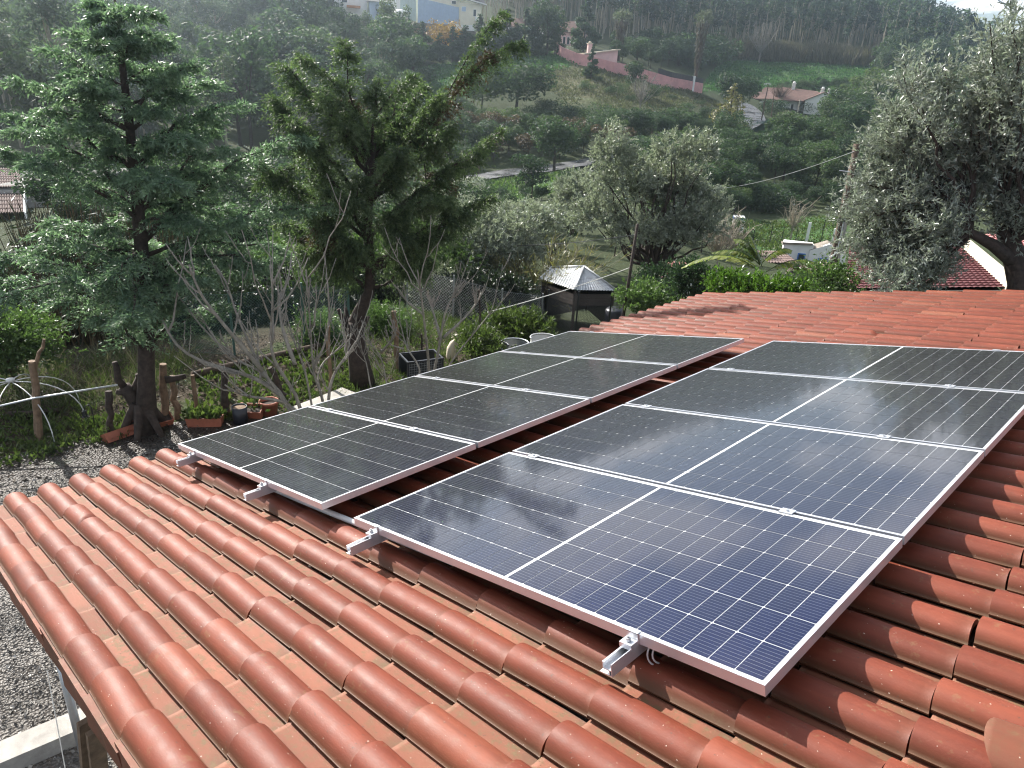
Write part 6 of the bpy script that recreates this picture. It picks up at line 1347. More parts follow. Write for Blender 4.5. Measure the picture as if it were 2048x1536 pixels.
# white cottage ends with blue framed windows
t, D = bld('white_cottage', 'white cottage with two blue framed windows below the lawn', 'house', 1615, 530, 52, 0.12); k = D / FPX; B0 = at(1615, 525, D)[2] - t.location.z
part_box(t, 'wall', (-0.75, 1.0, B0 - 0.5), (1.9, 1.0, 3.2), 'white_paint'); gable_wall(t, 0.0, 2.3, 0.35, B0 - 2.2, B0 + 0.75, 0.55, 'white_paint', 0.3)
mb = MB(); mb.slab(np.array([(-1.8, 0.4, B0 + 1.1), (0.1, 0.4, B0 + 1.22), (0.1, 1.9, B0 + 1.0), (-1.8, 1.9, B0 + 0.9)], float), 0.12); mb.build('roof', M['wall_stain'], t); gable_roof(t, 0.0, 2.3, 0.4, 1.9, B0 + 0.72, 0.52, 0.02, 'wall_stain', 'y', 0.05)
window(t, -0.45, 0.47, B0 + 0.1, 0.36, 0.62, 'blue_paint'); window(t, 0.95, 0.32, B0 - 0.05, 0.52, 0.6, 'blue_paint', 'orange')
t, D = bld('tiled_cottage', 'low cottage with mossy brown tiled roof left of the white cottage', 'house', 1525, 525, 50, 0.0); B0 = at(1525, 515, D)[2] - t.location.z
part_box(t, 'wall', (0, 2, B0 - 2.0), (4.0, 3.6, 3.0), 'wall_stain')
a, b_, c_, d_ = at(1485, 525, 49), at(1600, 528, 48), at(1565, 502, 54), at(1495, 502, 54); tt = thing('tiled_roof', 'brown tiled lean to roof between the banana leaves and white cottage', 'roof', a); tiled_plane(tt, a, b_, c_, d_, 18, 6, 'tile_brown', 0.05); ground_walls(tt, [a, b_, c_, d_], 'wall_stain')
a, b_, c_, d_ = at(1570, 545, 42), at(1668, 540, 42), at(1655, 524, 45), at(1590, 527, 45); tt = thing('tiled_roof', 'dark brown tiled roof just below the blue framed windows', 'roof', a); tiled_plane(tt, a, b_, c_, d_, 16, 4, 'tile_brown', 0.05); ground_walls(tt, [a, b_, c_, d_], 'wall_stain')
# white well house with blue top, lawn pillars and stakes
t, D = bld('well_house', 'small white tower with a blue band and round hole on the lawn', 'tower', 1474, 466, None, 0.1); k = D / FPX; W = 21 * k; H = 29 * k
part_box(t, 'wall', (0, W / 2, H * 0.42), (W, W, H * 0.9), 'white_paint'); part_box(t, 'blue_band', (0, W / 2, H * 0.92), (W * 1.06, W * 1.06, H * 0.1), 'blue_paint')
mb = MB()
for q in range(8): mb.tube([(-W * .5 + W * (q + .5) / 8, -0.06, H * 0.99), (-W * .5 + W * (q + .5) / 8, W + .06, H * 0.99)], W / 16, 6)
mb.build('roof_tiles', M['white_paint'], t); mb = MB(); th = np.linspace(0, 2 * math.pi, 17)[:-1]; R_ = W * 0.12; V = np.concatenate([np.stack([R_ * np.cos(th), np.full(16, -0.02), H * 0.74 + R_ * np.sin(th)], 1), np.stack([R_ * np.cos(th), np.full(16, 0.05), H * 0.74 + R_ * np.sin(th)], 1)]); mb.add(V, [list(range(16))]); mb.build('round_hole', M['slate'], t)
for (px, py, ty, lab, w) in [(1612, 486, 445, 'white square pillar standing at the edge of the lawn', 0.22), (1665, 487, 457, 'white square pillar close to the utility pole', 0.2)]:
    b = g(px, py); d = azd(b)[1]; H = at(px + (487 - ty) * 0.22, ty, d)[2] - b[2]; mb = MB(); mb.box((b[0], b[1], b[2] + H / 2 - 0.2), (w * d / 60, w * d / 60, H + 0.4), rot=0.4); tag(mb.build('white_pillar', M['white_paint']), lab, 'pillar', 'white pillars by the lawn')
for i, (px, py, h_) in enumerate([(1503, 492, 1.3), (1538, 488, 1.5), (1562, 485, 1.3), (1640, 487, 2.1), (1590, 482, 1.2)]):
    b = g(px, py); mb = MB(); mb.tube([b - [0, 0, .2], b + [0.03, 0, h_]], 0.035, 5); tag(mb.build('fence_stake', M['dark_metal']), ['thin dark stake on the lawn edge, leftmost, above the banana leaves', 'thin dark stake on the lawn edge, second from the left', 'thin dark stake just left of the bare lawn tree', 'tall dark stake between the two white pillars', 'thin dark stake just right of the bare lawn tree'][i], 'post', 'fence stakes along the lawn')
# street lamps and poles by the lane
def lamp(label, px, py, tx, ty, arm):
    b = g(px, py); d = azd(b)[1]; tp_ = at(tx, ty, d); t = thing('street_lamp', label, 'street lamp', b, 'street lamps along the lane'); mb = MB(); mb.tube([b, tp_], [0.14, 0.09], 7); mb.build('pole', M['bark'], t, world=True)
    for s in arm:
        q = at(tx + s, ty + 1, d); mb = MB(); mb.tube([tp_ - [0, 0, .1], (tp_ + q) / 2 + [0, 0, .15], q], 0.04, 5); mb.build('arm', M['steel'], t, world=True); mb = MB(); mb.box((q[0], q[1], q[2]), (0.5, 0.35, 0.16)); mb.build('lamp_head', M['white_plastic'], t, world=True)
lamp('street lamp on a leaning wooden pole beside the white farmhouse', 1521, 250, 1537, 167, (-6, 2))
lamp('low street lamp with a bright head in the dark trees left of the lane', 1301, 290, 1305, 243, (-8,))
lamp('short lamp beside the dark tree where the lane bends', 1526, 235, 1528, 203, (-6,))
for (px, py, tx, ty, lab) in [(1541, 244, 1549, 182, 'thin pole between the street lamp and the farmhouse'), (957, 350, 960, 312, 'short pole beside the road below the cypress arm')]:
    b = g(px, py); d = azd(b)[1]; mb = MB(); mb.tube([b, at(tx, ty, d)], [0.11, 0.08], 6); tag(mb.build('wooden_pole', M['bark']), lab, 'pole')
rl = [g(x, y) for x, y in [(1400, 298), (1440, 287), (1480, 272), (1512, 262), (1545, 254)]]; t = thing('mesh_fence', 'green mesh fence with a bracing post along the lane', 'fence', rl[2])
for a, c_ in zip(rl[:-1], rl[1:]):
    mb = MB(); n = 30
    for q in range(n): p0 = a + (c_ - a) * q / n; p1 = a + (c_ - a) * (q + 1.0) / n; mb.tube([p0, p1 + [0, 0, 1.5]], 0.02, 3, 0, False); mb.tube([p1, p0 + [0, 0, 1.5]], 0.02, 3, 0, False)
    kind(mb.build('wire_mesh', M['green_wire'], t, world=True), 'stuff')
for q in rl: mb = MB(); mb.tube([q, q + [0, 0, 1.7]], 0.06, 5); mb.build('post', M['green_wire'], t, world=True)
cable(at(1996, 0, 380), at(2100, 12, 380), 2, 0.25, 'faint power line across the sky above the wooded ridge', 'steel')

# ---------------------------------------------------------------- trees of the valley and the hills
rng = np.random.default_rng(61)
def proto(name, h, spec, leaf, n, size, bark='bark_dark', trunk=(0.14, 0.5), seed=0, shell=0.72, asp=0.55, limbs=0):
    rg = np.random.default_rng(seed); mb = MB(); lumps = spec(rg, h)
    P = curve3([0, 0, -0.6], [rg.normal() * 0.03 * h, rg.normal() * 0.03 * h, h * trunk[1]], 0, 5); mb.tube(P, np.linspace(trunk[0], trunk[0] * 0.45, 5), 5, 1, False)
    for l in lumps[:limbs]: mb.tube([P[3], (P[3] + l[0]) / 2 - [0, 0, 0.02 * h], l[0]], [trunk[0] * 0.5, trunk[0] * 0.35, trunk[0] * 0.15], 4, 1, False)
    crown_cards(mb, lumps, n, size, rg, 0, shell, 0, asp); return mb.mesh(name, [M[leaf], M[bark]])
def s_round(rg, h): return [(np.array([0, 0, h * .58]), np.array([h * .40, h * .40, h * .30]))] + [(np.array([math.cos(a) * h * .34 * q, math.sin(a) * h * .34 * q, h * (.48 + .34 * rg.random())]), np.ones(3) * h * (.13 + .09 * rg.random())) for a, q in zip(rg.random(16) * 6.28, .5 + .6 * rg.random(16))]
def s_loose(rg, h): return [(np.array([rg.normal() * .17 * h, rg.normal() * .17 * h, h * (.35 + .58 * rg.random())]), np.array([1, 1, .8]) * h * (.09 + .11 * rg.random())) for _ in range(13)]
def s_tall(rg, h): return [(np.array([rg.normal() * .075 * h, rg.normal() * .075 * h, h * (.42 + .55 * rg.random())]), np.array([1, 1, 1.25]) * h * (.045 + .055 * rg.random())) for _ in range(13)]
def s_cone(rg, h): return [(np.array([math.cos(a) * h * .25 * (1 - f), math.sin(a) * h * .25 * (1 - f), h * (.12 + .84 * f)]), np.array([1, 1, .55]) * h * (.05 + .13 * (1 - f))) for f, a in zip(np.linspace(0, 1, 16), rg.random(16) * 6.28)]
def s_forest(rg, h): return [(np.array([rg.normal() * .045 * h, rg.normal() * .045 * h, h * (.55 + .43 * rg.random())]), np.array([1, 1, 1.3]) * h * (.04 + .045 * rg.random())) for _ in range(7)]
def s_low(rg, h): return [(np.array([rg.normal() * .4 * h, rg.normal() * .4 * h, h * (.25 + .4 * rg.random())]), np.array([1.2, 1.2, .9]) * h * (.25 + .2 * rg.random())) for _ in range(9)]
PR = {
 'round': [proto('round_tree', 8, s_round, 'dark_leaf', 3600, 0.42, trunk=(.25, .45), seed=i) for i in (1, 2)],
 'round_mid': [proto('round_tree', 8, s_round, 'mid_leaf', 3200, 0.42, trunk=(.25, .45), seed=i, limbs=5) for i in (3, 4)],
 'loose': [proto('bushy_tree', 7, s_loose, 'mid_leaf', 2200, 0.38, trunk=(.14, .6), seed=i, limbs=8) for i in (5, 6, 7)],
 'loose_dark': [proto('bushy_tree', 7, s_loose, 'dark_leaf', 2200, 0.38, trunk=(.14, .6), seed=i, limbs=8) for i in (8, 9)],
 'tall': [proto('eucalyptus_tree', 16, s_tall, 'euc_leaf', 2000, 0.55, 'bark_pale', (.2, .85), i, 0.6, 0.42, 9) for i in (10, 11, 12, 13)],
 'cone': [proto('conifer_tree', 9, s_cone, 'dark_leaf', 3600, 0.45, trunk=(.2, .9), seed=i, shell=.5) for i in (14, 15)],
 'cone_pale': [proto('conifer_tree', 9, s_cone, 'yellow_reed', 1500, 0.42, trunk=(.16, .9), seed=16, shell=.5), ],
 'low': [proto('shrub', 2.4, s_low, 'mid_leaf', 1300, 0.24, trunk=(.05, .3), seed=i) for i in (17, 18)],
 'low_dark': [proto('shrub', 2.4, s_low, 'dark_leaf', 1300, 0.24, trunk=(.05, .3), seed=i) for i in (19, 20)],
 'brown': [proto('brown_bush', 5, s_loose, 'brown_leaf', 1000, 0.34, trunk=(.08, .7), seed=21, limbs=9)],
 'autumn': [proto('autumn_tree', 6, s_round, 'autumn', 1500, 0.34, trunk=(.12, .5), seed=22, limbs=6)],
 'silver': [proto('olive_tree', 6, s_loose, 'olive_far', 2600, 0.30, trunk=(.15, .5), seed=i, limbs=7, asp=.4) for i in (23, 24)],
 'forest': [proto('forest_tree', 18, s_forest, 'euc_dark', 150, 1.15, 'bark_pale', (.17, .92), i, .4, .5, 3) for i in (25, 26, 27, 28, 29)],
}
HT = {'round': 8.2, 'round_mid': 8.2, 'loose': 7, 'loose_dark': 7, 'tall': 16.5, 'cone': 9, 'cone_pale': 9, 'low': 2.2, 'low_dark': 2.2, 'brown': 5, 'autumn': 6, 'silver': 6, 'forest': 18.5}
NM = {'round': 'round_tree', 'round_mid': 'round_tree', 'loose': 'bushy_tree', 'loose_dark': 'bushy_tree', 'tall': 'eucalyptus_tree', 'cone': 'conifer_tree', 'cone_pale': 'conifer_tree', 'low': 'shrub', 'low_dark': 'shrub', 'brown': 'brown_bush', 'autumn': 'autumn_tree', 'silver': 'olive_tree', 'forest': 'forest_tree'}
def plant(kd, P, h, label, cat='tree', group=None, wide=1.0):
    me = PR[kd][int(rng.integers(0, len(PR[kd])))]; o = link(NM[kd], me); s = h / HT[kd]
    o.location = P; o.scale = (s * wide, s * wide, s); o.rotation_euler = (0, 0, rng.random() * 6.283); return tag(o, label, cat, group)
def plant_px(kd, px, py, top, label, cat='tree', wide=1.0, group=None):
    P = g(px, py); d = np.linalg.norm(P - CAM); return plant(kd, P, (py - top) * d / FPX * 1.04, label, cat, group, wide)
plant_px('round', 1030, 240, 133, 'big dark round tree standing alone below the meadow', wide=1.30)
plant_px('round', 962, 225, 160, 'smaller dark round tree left of the big round one', wide=1.1)
plant_px('cone_pale', 1450, 288, 188, 'yellowish drooping conifer beside the lane', wide=1.25)
plant_px('cone_pale', 1466, 284, 205, 'second thin yellowish conifer right behind the first by the lane', wide=1.0)
plant_px('round', 1468, 232, 158, 'dark round tree overhanging the bend of the lane', wide=1.1)
plant_px('loose', 1270, 184, 130, 'bushy tree in front of the pink wall', wide=1.1)
plant_px('cone', 1181, 160, 108, 'small pointed tree before the pink wall, near the pink shed', wide=0.9)
plant_px('cone', 958, 122, 48, 'large drooping conifer below the cream building', wide=1.3)
plant_px('cone', 905, 128, 70, 'shorter conifer left of the autumn coloured tree', wide=1.2)
plant_px('cone', 1012, 118, 40, 'dark conifer in the middle of the row below the long house', wide=1.2)
plant_px('cone', 1050, 114, 36, 'dark conifer second from the right end of the row', wide=1.2)
for i_, (x_, y_, t_, w_) in enumerate([(880, 126, 80, 1.4), (930, 122, 66, 1.5), (985, 118, 58, 1.5), (1030, 116, 62, 1.5), (1070, 112, 55, 1.4), (1110, 110, 62, 1.2)]):
    o_ = plant_px('cone', x_, y_, t_, 'low dark conifer in the row above the meadow', 'tree', w_, 'conifers filling the row above the meadow'); o_['label'] = ['low conifer at the left of the row, just left of the autumn tree', 'low conifer just right of the autumn tree', 'low conifer between the two largest conifers of the row', 'low conifer below the middle of the long house roof', 'low conifer left of the broad feathery tree', 'low conifer between the broad feathery tree and the pink house'][i_]
plant_px('round_mid', 1092, 112, 24, 'broad feathery tree at the right end of the row by the pink house', wide=1.05)
plant_px('cone', 845, 130, 62, 'drooping conifer at the left end of the row', wide=1.2)
plant_px('autumn', 893, 118, 55, 'yellow autumn tree among the conifers below the cream building', wide=1.1)
plant_px('cone', 1166, 105, 18, 'tall layered conifer behind the pink house', wide=1.0)
plant_px('round', 780, 66, 20, 'dark round tree between the white house and the cream building', wide=1.1)
plant_px('round', 1108, 345, 245, 'tree with pale limbs overhanging the road', wide=1.1)
plant_px('loose_dark', 1062, 405, 325, 'dark leaning tree on the near side of the road', wide=1.0)
plant_px('low', 1625, 228, 208, 'small round bush in front of the farmhouse wall', 'shrub', wide=0.9)
plant_px('low_dark', 1548, 232, 205, 'dark hedge block beside the farmhouse terrace', 'shrub', wide=1.0)
plant_px('brown', 1220, 330, 262, 'brown leafed bushy tree right of the road tree', wide=1.1)
plant_px('loose', 1700, 230, 160, 'bushy tree right of the farmhouse', wide=1.3)
# bare trees
def bare(label, px, py, top, seed, wide=0.5, mat='bark_grey', n=26, d=None, r0=0.012):
    rg = np.random.default_rng(seed); b = g(px, py) if d is None else mid_base(px, py, d); dd = np.linalg.norm(b - CAM); h = (py - top) * dd / FPX; mb = MB(); fk = b + [0, 0, h * 0.3]; mb.tube([b - [0, 0, .2], fk], [h * 0.022, h * 0.016], 5)
    for _ in range(n):
        a = rg.random() * 6.283; q = fk + np.array([math.cos(a) * h * wide * rg.random(), math.sin(a) * h * wide * rg.random(), h * (0.35 + 0.35 * rg.random())]); P = curve3(fk + [0, 0, h * 0.1 * rg.normal() * .3], q, -0.05 * h, 5, wob=.01 * h, rng=rg); mb.tube(P, np.linspace(h * r0, h * .004, 5), 4, 0, False)
        for _ in range(5):
            i = int(rg.integers(2, 5)); tip = P[i] + rg.normal(size=3) * h * .09 + [0, 0, h * .1]; mb.tube([P[i], tip], [h * .005, h * .002], 3, 0, False)
    t = tag(mb.build('bare_tree', M[mat]), label, 'tree', 'leafless trees in the valley'); return t
bare('pale leafless tree on the dry meadow below the pink wall', 1278, 232, 160, 1)
bare('leafless many stemmed tree at the right shoulder of the middle olive', 1455, 400, 285, 2, 0.55, 'bark_pale', 60, 40, 0.008)
bare('small leafless tree on the lawn above the white cottage', 1580, 482, 410, 3, 0.45, 'bark_pale', 30)
bare('leafless tree in front of the reeds at the foot of the wood', 1517, 128, 62, 4, 0.6, 'bark_grey', 30)
bare('twiggy brown leafless tree in front of the farmhouse roof', 1556, 212, 178, 5, 0.8, 'bark', 60)
# palms
def palm(label, px, py, top, seed):
    rg = np.random.default_rng(seed); b = g(px, py); d = np.linalg.norm(b - CAM); H = (py - top) * d / FPX; t = thing('palm_tree', label, 'palm tree', b, 'palm trees on the hill'); ht = b + [0, 0, H * 0.83]
    mb = MB(); mb.tube([b - [0, 0, .3], b + [0, 0, H * .4], ht], [.38, .34, .3], 8); mb.build('trunk', M['bark'], t, world=True)
    mb = MB(); n = 900; k = rg.random(n) ** 0.8; a = rg.random(n) * 6.283; R_ = .45 + .75 * k ** 1.3; C = np.stack([b[0] + R_ * np.cos(a), b[1] + R_ * np.sin(a), b[2] + H * (.26 + .56 * k)], 1); D_ = np.stack([np.cos(a) * .15, np.sin(a) * .15, -np.ones(n)], 1) + rg.normal(size=(n, 3)) * .2
    mb.leaves(C, D_, rg.normal(size=(n, 3)), .9, .16, 0, rg.random(n)); mb.build('dead_fronds', M['dead_frond'], t, world=True)
    mb = MB()
    for q in range(46):
        a = rg.random() * 6.283; el = rg.random() ** .8 * 1.5 - .25; L_ = 1.9 + .5 * rg.random(); tip = ht + np.array([math.cos(a) * math.cos(el), math.sin(a) * math.cos(el), math.sin(el)]) * L_; P = curve3(ht, tip - [0, 0, .35 * math.cos(el)], .16 * L_ * math.cos(el), 6); mb.tube(P, .025, 3, 1, False)
        m_ = 26; f = .35 + .65 * rg.random(m_); C = np.stack([np.interp(f, np.linspace(0, 1, 6), P[:, j]) for j in range(3)], 1); D_ = (tip - ht) * .4 + rg.normal(size=(m_, 3)) * .7; mb.leaves(C, D_, rg.normal(size=(m_, 3)), .75, .09, 0, rg.random(m_))
    mb.build('fronds', [M['palm_leaf'], M['dead_frond']], t, world=True)
palm('palm tree with a shaggy trunk left of the pink shed hill, nearer the pink house', 1236, 122, 42, 1)
palm('taller palm tree with a long skirt of dead fronds above the gate post', 1388, 178, 46, 2)
LANDMARKS = [(905, 25, 'the cream building'), (745, 30, 'the white terrace house'), (440, 50, 'the small white building at top left'), (850, 70, 'the barn roof'), (772, 70, 'the retaining wall'), (893, 85, 'the autumn tree'), (1030, 185, 'the big round tree'), (1035, 60, 'the long house'), (1145, 78, 'the pink house'), (1208, 115, 'the pink shed'), (1236, 80, 'the left palm'), (1388, 110, 'the right palm'), (1270, 160, 'the bush at the pink wall'),
 (1345, 180, 'the dark wall screens'), (1400, 175, 'the white gate post'), (1278, 200, 'the bare meadow tree'), (1468, 195, 'the dark tree at the lane bend'), (1450, 240, 'the yellowish conifer'), (1500, 245, 'the lane bend'), (1420, 285, 'the lower lane'), (1612, 220, 'the farmhouse'), (1540, 200, 'the tall street lamp'), (1305, 265, 'the low street lamp'), (1108, 295, 'the tree overhanging the road'), (1060, 360, 'the leaning road tree'), (960, 350, 'the road by the cypress arm'), (1220, 295, 'the brown bushy tree'),
 (1475, 450, 'the blue topped tower'), (1580, 445, 'the bare lawn tree'), (1612, 465, 'the tall white pillar'), (1714, 290, 'the utility pole top'), (1455, 330, 'the bare tree by the olive'), (1230, 300, 'the left tuft of the middle olive'), (1390, 300, 'the right tuft of the middle olive'), (1085, 440, 'the small tiled outbuilding'), (985, 110, 'the cypress arm tip'), (690, 90, 'the cypress top'), (540, 215, 'the left cypress arm'), (1000, 265, 'the lower right cypress arm'),
 (230, 20, 'the cedar top'), (110, 110, 'the upper left cedar bough'), (485, 205, 'the right cedar bough'), (25, 250, 'the left cedar bough'), (590, 280, 'the low right cedar bough'), (25, 390, 'the brown roof house'), (340, 120, 'the cedar right shoulder'), (1560, 155, 'the green field'), (1735, 150, 'the right end of the green field'), (1560, 108, 'the reed bed'), (1700, 200, 'the bushy farmhouse tree'), (1660, 300, 'the bank below the farmhouse'), (1560, 330, 'the middle of the bank'), (1780, 220, 'the olive shoulder'), (1890, 110, 'the olive top'), (1960, 40, 'the sky corner'), (1560, 395, 'the foot of the bank'), (1180, 45, 'the layered conifer'), (1500, 40, 'the wood above the reeds'), (1300, 50, 'the wood behind the palms'), (1750, 40, 'the wood at upper right')]
LOOK = {'tall': 'slender grey green eucalyptus', 'loose': 'loose mid green tree', 'loose_dark': 'loose dark tree', 'round': 'dense dark round tree', 'round_mid': 'round mid green tree', 'brown': 'brown leafed bush', 'low': 'low green shrub', 'low_dark': 'low dark shrub', 'silver': 'silvery olive', 'forest': 'bare stemmed eucalyptus', 'cone': 'dark conifer'}
USED = set()
def where_label(kd, P, h, fallback):
    x, y = pix(P); d = np.linalg.norm(P - CAM); hp = h * FPX / d; yc = y - hp * 0.5
    if not (-60 < x < 2108 and yc > -60): return fallback
    size = 'small' if hp < 30 else ('mid sized' if hp < 60 else ('large' if hp < 95 else 'very tall'))
    for lx, ly, nm in sorted(LANDMARKS, key=lambda q: (q[0] - x) ** 2 + ((q[1] - yc) * 1.3) ** 2)[:14]:
        dx, dy = x - lx, yc - ly; r = math.hypot(dx, dy)
        near = 'close ' if r < 22 else ('just ' if r < 45 else ('a little ' if r < 75 else ('' if r < 115 else ('some way ' if r < 170 else 'far '))))
        if abs(dx) > 2.2 * abs(dy): s_ = 'right of' if dx > 0 else 'left of'
        elif abs(dy) > 2.2 * abs(dx): s_ = 'below' if dy > 0 else 'above'
        else: s_ = ('below' if dy > 0 else 'above') + (' right of' if dx > 0 else ' left of')
        lab = f'{size} {LOOK[kd]} {near}{s_} {nm}'
        if lab not in USED and len(lab.split()) <= 16:
            USED.add(lab); return lab
    return fallback
def belt(kinds, poly, n, hpx, label, group, mind=3.0, wide=(0.9, 1.3), cat='tree', hm=None):
    xs = [p[0] for p in poly]; ys = [p[1] for p in poly]; got = []; tries = 0
    while len(got) < n and tries < n * 30:
        tries += 1; x = min(xs) + (max(xs) - min(xs)) * rng.random(); y = min(ys) + (max(ys) - min(ys)) * rng.random()
        if not inpoly(np.array([x]), np.array([y]), poly)[0]: continue
        P = g(x, y); d = np.linalg.norm(P - CAM)
        if any((P[0] - q[0]) ** 2 + (P[1] - q[1]) ** 2 < mind ** 2 for q in got): continue
        if any((P[0] - q[0]) ** 2 + (P[1] - q[1]) ** 2 < 4.2 ** 2 for q in road_pts): continue
        got.append(P); kd = kinds[int(rng.integers(0, len(kinds)))]
        h = hm[0] + (hm[1] - hm[0]) * rng.random() if hm else (hpx[0] + (hpx[1] - hpx[0]) * rng.random()) * d / FPX
        plant(kd, P, h, where_label(kd, P, h, label), cat, group, wide[0] + (wide[1] - wide[0]) * rng.random())
belt(['tall', 'tall', 'loose', 'loose_dark'], [(-140, 335), (-140, 30), (250, 5), (640, 60), (700, 110), (830, 150), (850, 210), (640, 300), (400, 330)], 190, None, 'tall hazy tree on the wooded slope behind the cedar', 'trees of the wooded slope at upper left', 4.2, (0.9, 1.3), hm=(8, 15))
belt(['tall'], [(-140, 20), (-140, -40), (640, -40), (700, 30), (640, 40), (420, 20)], 60, None, 'eucalyptus on the ridge along the top left edge', 'eucalyptus along the top left ridge', 5, (0.9, 1.2), hm=(14, 19))
belt(['tall', 'loose'], [(720, 195), (800, 120), (840, 160), (850, 260), (720, 300)], 18, (60, 105), 'grey green tree on the slope just above the cypress', 'trees above the cypress', 3.5)
belt(['round', 'loose_dark', 'round_mid', 'loose', 'brown'], [(880, 262), (960, 268), (1110, 280), (1230, 292), (1330, 284), (1420, 286), (1330, 300), (1180, 316), (1040, 328), (930, 338), (860, 345), (840, 280)], 60, (45, 74), 'dark bushy tree in the belt between the meadow and the road', 'trees between the meadow and the road', 3.0)
belt(['low_dark', 'low', 'loose_dark'], [(1060, 232), (1130, 236), (1240, 246), (1400, 248), (1430, 264), (1230, 268), (1100, 258)], 40, (16, 34), 'scrubby bush along the lower edge of the dry meadow', 'scrub below the dry meadow', 2.0, cat='shrub')
belt(['low', 'low_dark'], [(1120, 150), (1250, 168), (1400, 205), (1380, 225), (1200, 205)], 12, (8, 16), 'tiny bush on the dry meadow', 'small bushes on the dry meadow', 3.0, cat='shrub')
belt(['round', 'loose_dark', 'loose', 'round_mid'], [(1470, 312), (1560, 312), (1640, 296), (1690, 240), (1790, 225), (2070, 250), (2070, 430), (1700, 405), (1480, 372)], 90, (48, 85), 'dark tree of the wooded bank below the farmhouse', 'trees of the bank below the farmhouse', 3.0)
belt(['loose', 'round_mid', 'tall'], [(1700, 235), (1740, 180), (1790, 160), (2070, 180), (2070, 260), (1780, 250)], 46, (50, 95), 'mid green tree right of the farmhouse and field', 'trees right of the green field', 3.5)
belt(['tall'], [(1760, 170), (1800, 140), (2070, 150), (2070, 190), (1790, 185)], 34, (50, 85), 'young pale eucalyptus at the right foot of the wood', 'young eucalyptus right of the field', 3.5)
belt(['loose_dark', 'round', 'loose', 'low_dark'], [(1225, 128), (1300, 138), (1390, 150), (1440, 130), (1420, 118), (1240, 105)], 40, (24, 48), 'bush behind the pink wall under the wood', 'bushes behind the pink wall', 3.0)
belt(['round', 'loose_dark', 'loose', 'round_mid'], [(1395, 302), (1470, 302), (1490, 372), (1480, 430), (1360, 430), (1240, 400), (1250, 345), (1330, 330)], 46, (45, 80), 'dark bushy tree below the lane, behind the middle olive', 'trees below the lane', 2.8)
belt(['loose_dark', 'round'], [(1560, 204), (1690, 196), (1690, 186), (1560, 192)], 9, (22, 34), 'dark small tree behind the farmhouse', 'trees behind the farmhouse', 3.0)
belt(['loose_dark', 'low_dark', 'round'], [(940, 408), (1040, 404), (1070, 390), (1160, 380), (1190, 345), (1230, 342), (1240, 420), (1040, 425), (930, 440)], 36, (16, 36), 'dark bush on the bank below the road', 'bushes below the road', 2.2, cat='shrub')
belt(['silver', 'loose', 'silver', 'round_mid'], [(560, 470), (700, 430), (930, 430), (1030, 440), (1040, 500), (930, 560), (640, 560)], 30, (60, 110), 'olive or shrub in the shadowed valley behind the cypress', 'olives in the valley behind the cypress', 2.4)
belt(['loose_dark', 'round', 'low_dark'], [(130, 440), (300, 420), (560, 400), (640, 470), (560, 540), (300, 560), (130, 545)], 44, (60, 110), 'dark tree in the valley seen through the cedar', 'trees seen through the cedar', 2.2)
belt(['loose_dark', 'round', 'low_dark'], [(620, 440), (900, 420), (930, 400), (640, 400)], 18, (24, 44), 'bush on the near side of the road behind the cypress', 'bushes by the road behind the cypress', 2.2, cat='shrub')
belt(['loose_dark', 'low_dark', 'round'], [(1490, 378), (1680, 400), (1680, 428), (1490, 425)], 40, (22, 42), 'dark shrub on the bank above the lawn', 'shrubs on the bank above the lawn', 2.0, cat='shrub')
belt(['silver', 'loose'], [(1080, 470), (1250, 440), (1420, 440), (1460, 500), (1300, 520), (1100, 520)], 18, (50, 90), 'pale tree in the valley behind the middle olive', 'pale trees behind the middle olive', 2.5)
belt(['low', 'low_dark'], [(1480, 296), (1540, 262), (1660, 250), (1650, 290), (1560, 305)], 10, (8, 20), 'small bush on the farmhouse lawn', 'bushes on the farmhouse lawn', 2.5, cat='shrub')
# tufts on the fields
def tufts(name, key, n, L_, W_, mat, rows=2):
    p = pxpoly(POLY[key]); a0_, a1_ = min(q[0] for q in p), max(q[0] for q in p); d0_, d1_ = min(q[1] for q in p), max(q[1] for q in p)
    a = a0_ + (a1_ - a0_) * rng.random(n * 4); d = np.sqrt(d0_ ** 2 + (d1_ ** 2 - d0_ ** 2) * rng.random(n * 4)); k = inpoly(a, d, p); a, d = a[k][:n], d[k][:n]
    C = np.c_[CAM[0] + d * np.sin(np.radians(a)), CAM[1] + d * np.cos(np.radians(a))]; C = np.c_[C, terr(C[:, 0], C[:, 1])]; cl = np.sin(C[:, 0] * .35) * np.sin(C[:, 1] * .41) + rng.random(len(C)) * 1.2; C = C[cl > 0.1]; m = len(C)
    C = np.repeat(C, rows, 0) + np.c_[rng.normal(size=(m * rows, 2)) * .15, np.zeros(m * rows)]; D_ = rng.normal(size=C.shape) * .6; D_[:, 2] = .8; mb = MB(); mb.leaves(C, D_, rng.normal(size=C.shape), L_ * (.4 + rng.random(len(C))), W_ * (.5 + rng.random(len(C))), 0, rng.random(len(C)), 0.5, 0.1); kind(mb.build(name, M[mat]), 'stuff')
tufts('field_grass', 'field', 7000, .6, .35, 'field_leaf'); tufts('meadow_grass', 'dry', 6000, .5, .18, 'dry_grass'); tufts('meadow_grass', 'meadow', 4000, .5, .25, 'field_leaf'); tufts('lawn_grass', 'lawn2', 5000, .22, .12, 'grass_leaf'); tufts('lawn_grass', 'lawn1', 2500, .4, .2, 'hedge'); tufts('verge_grass', 'verge', 2500, .35, .18, 'hedge')
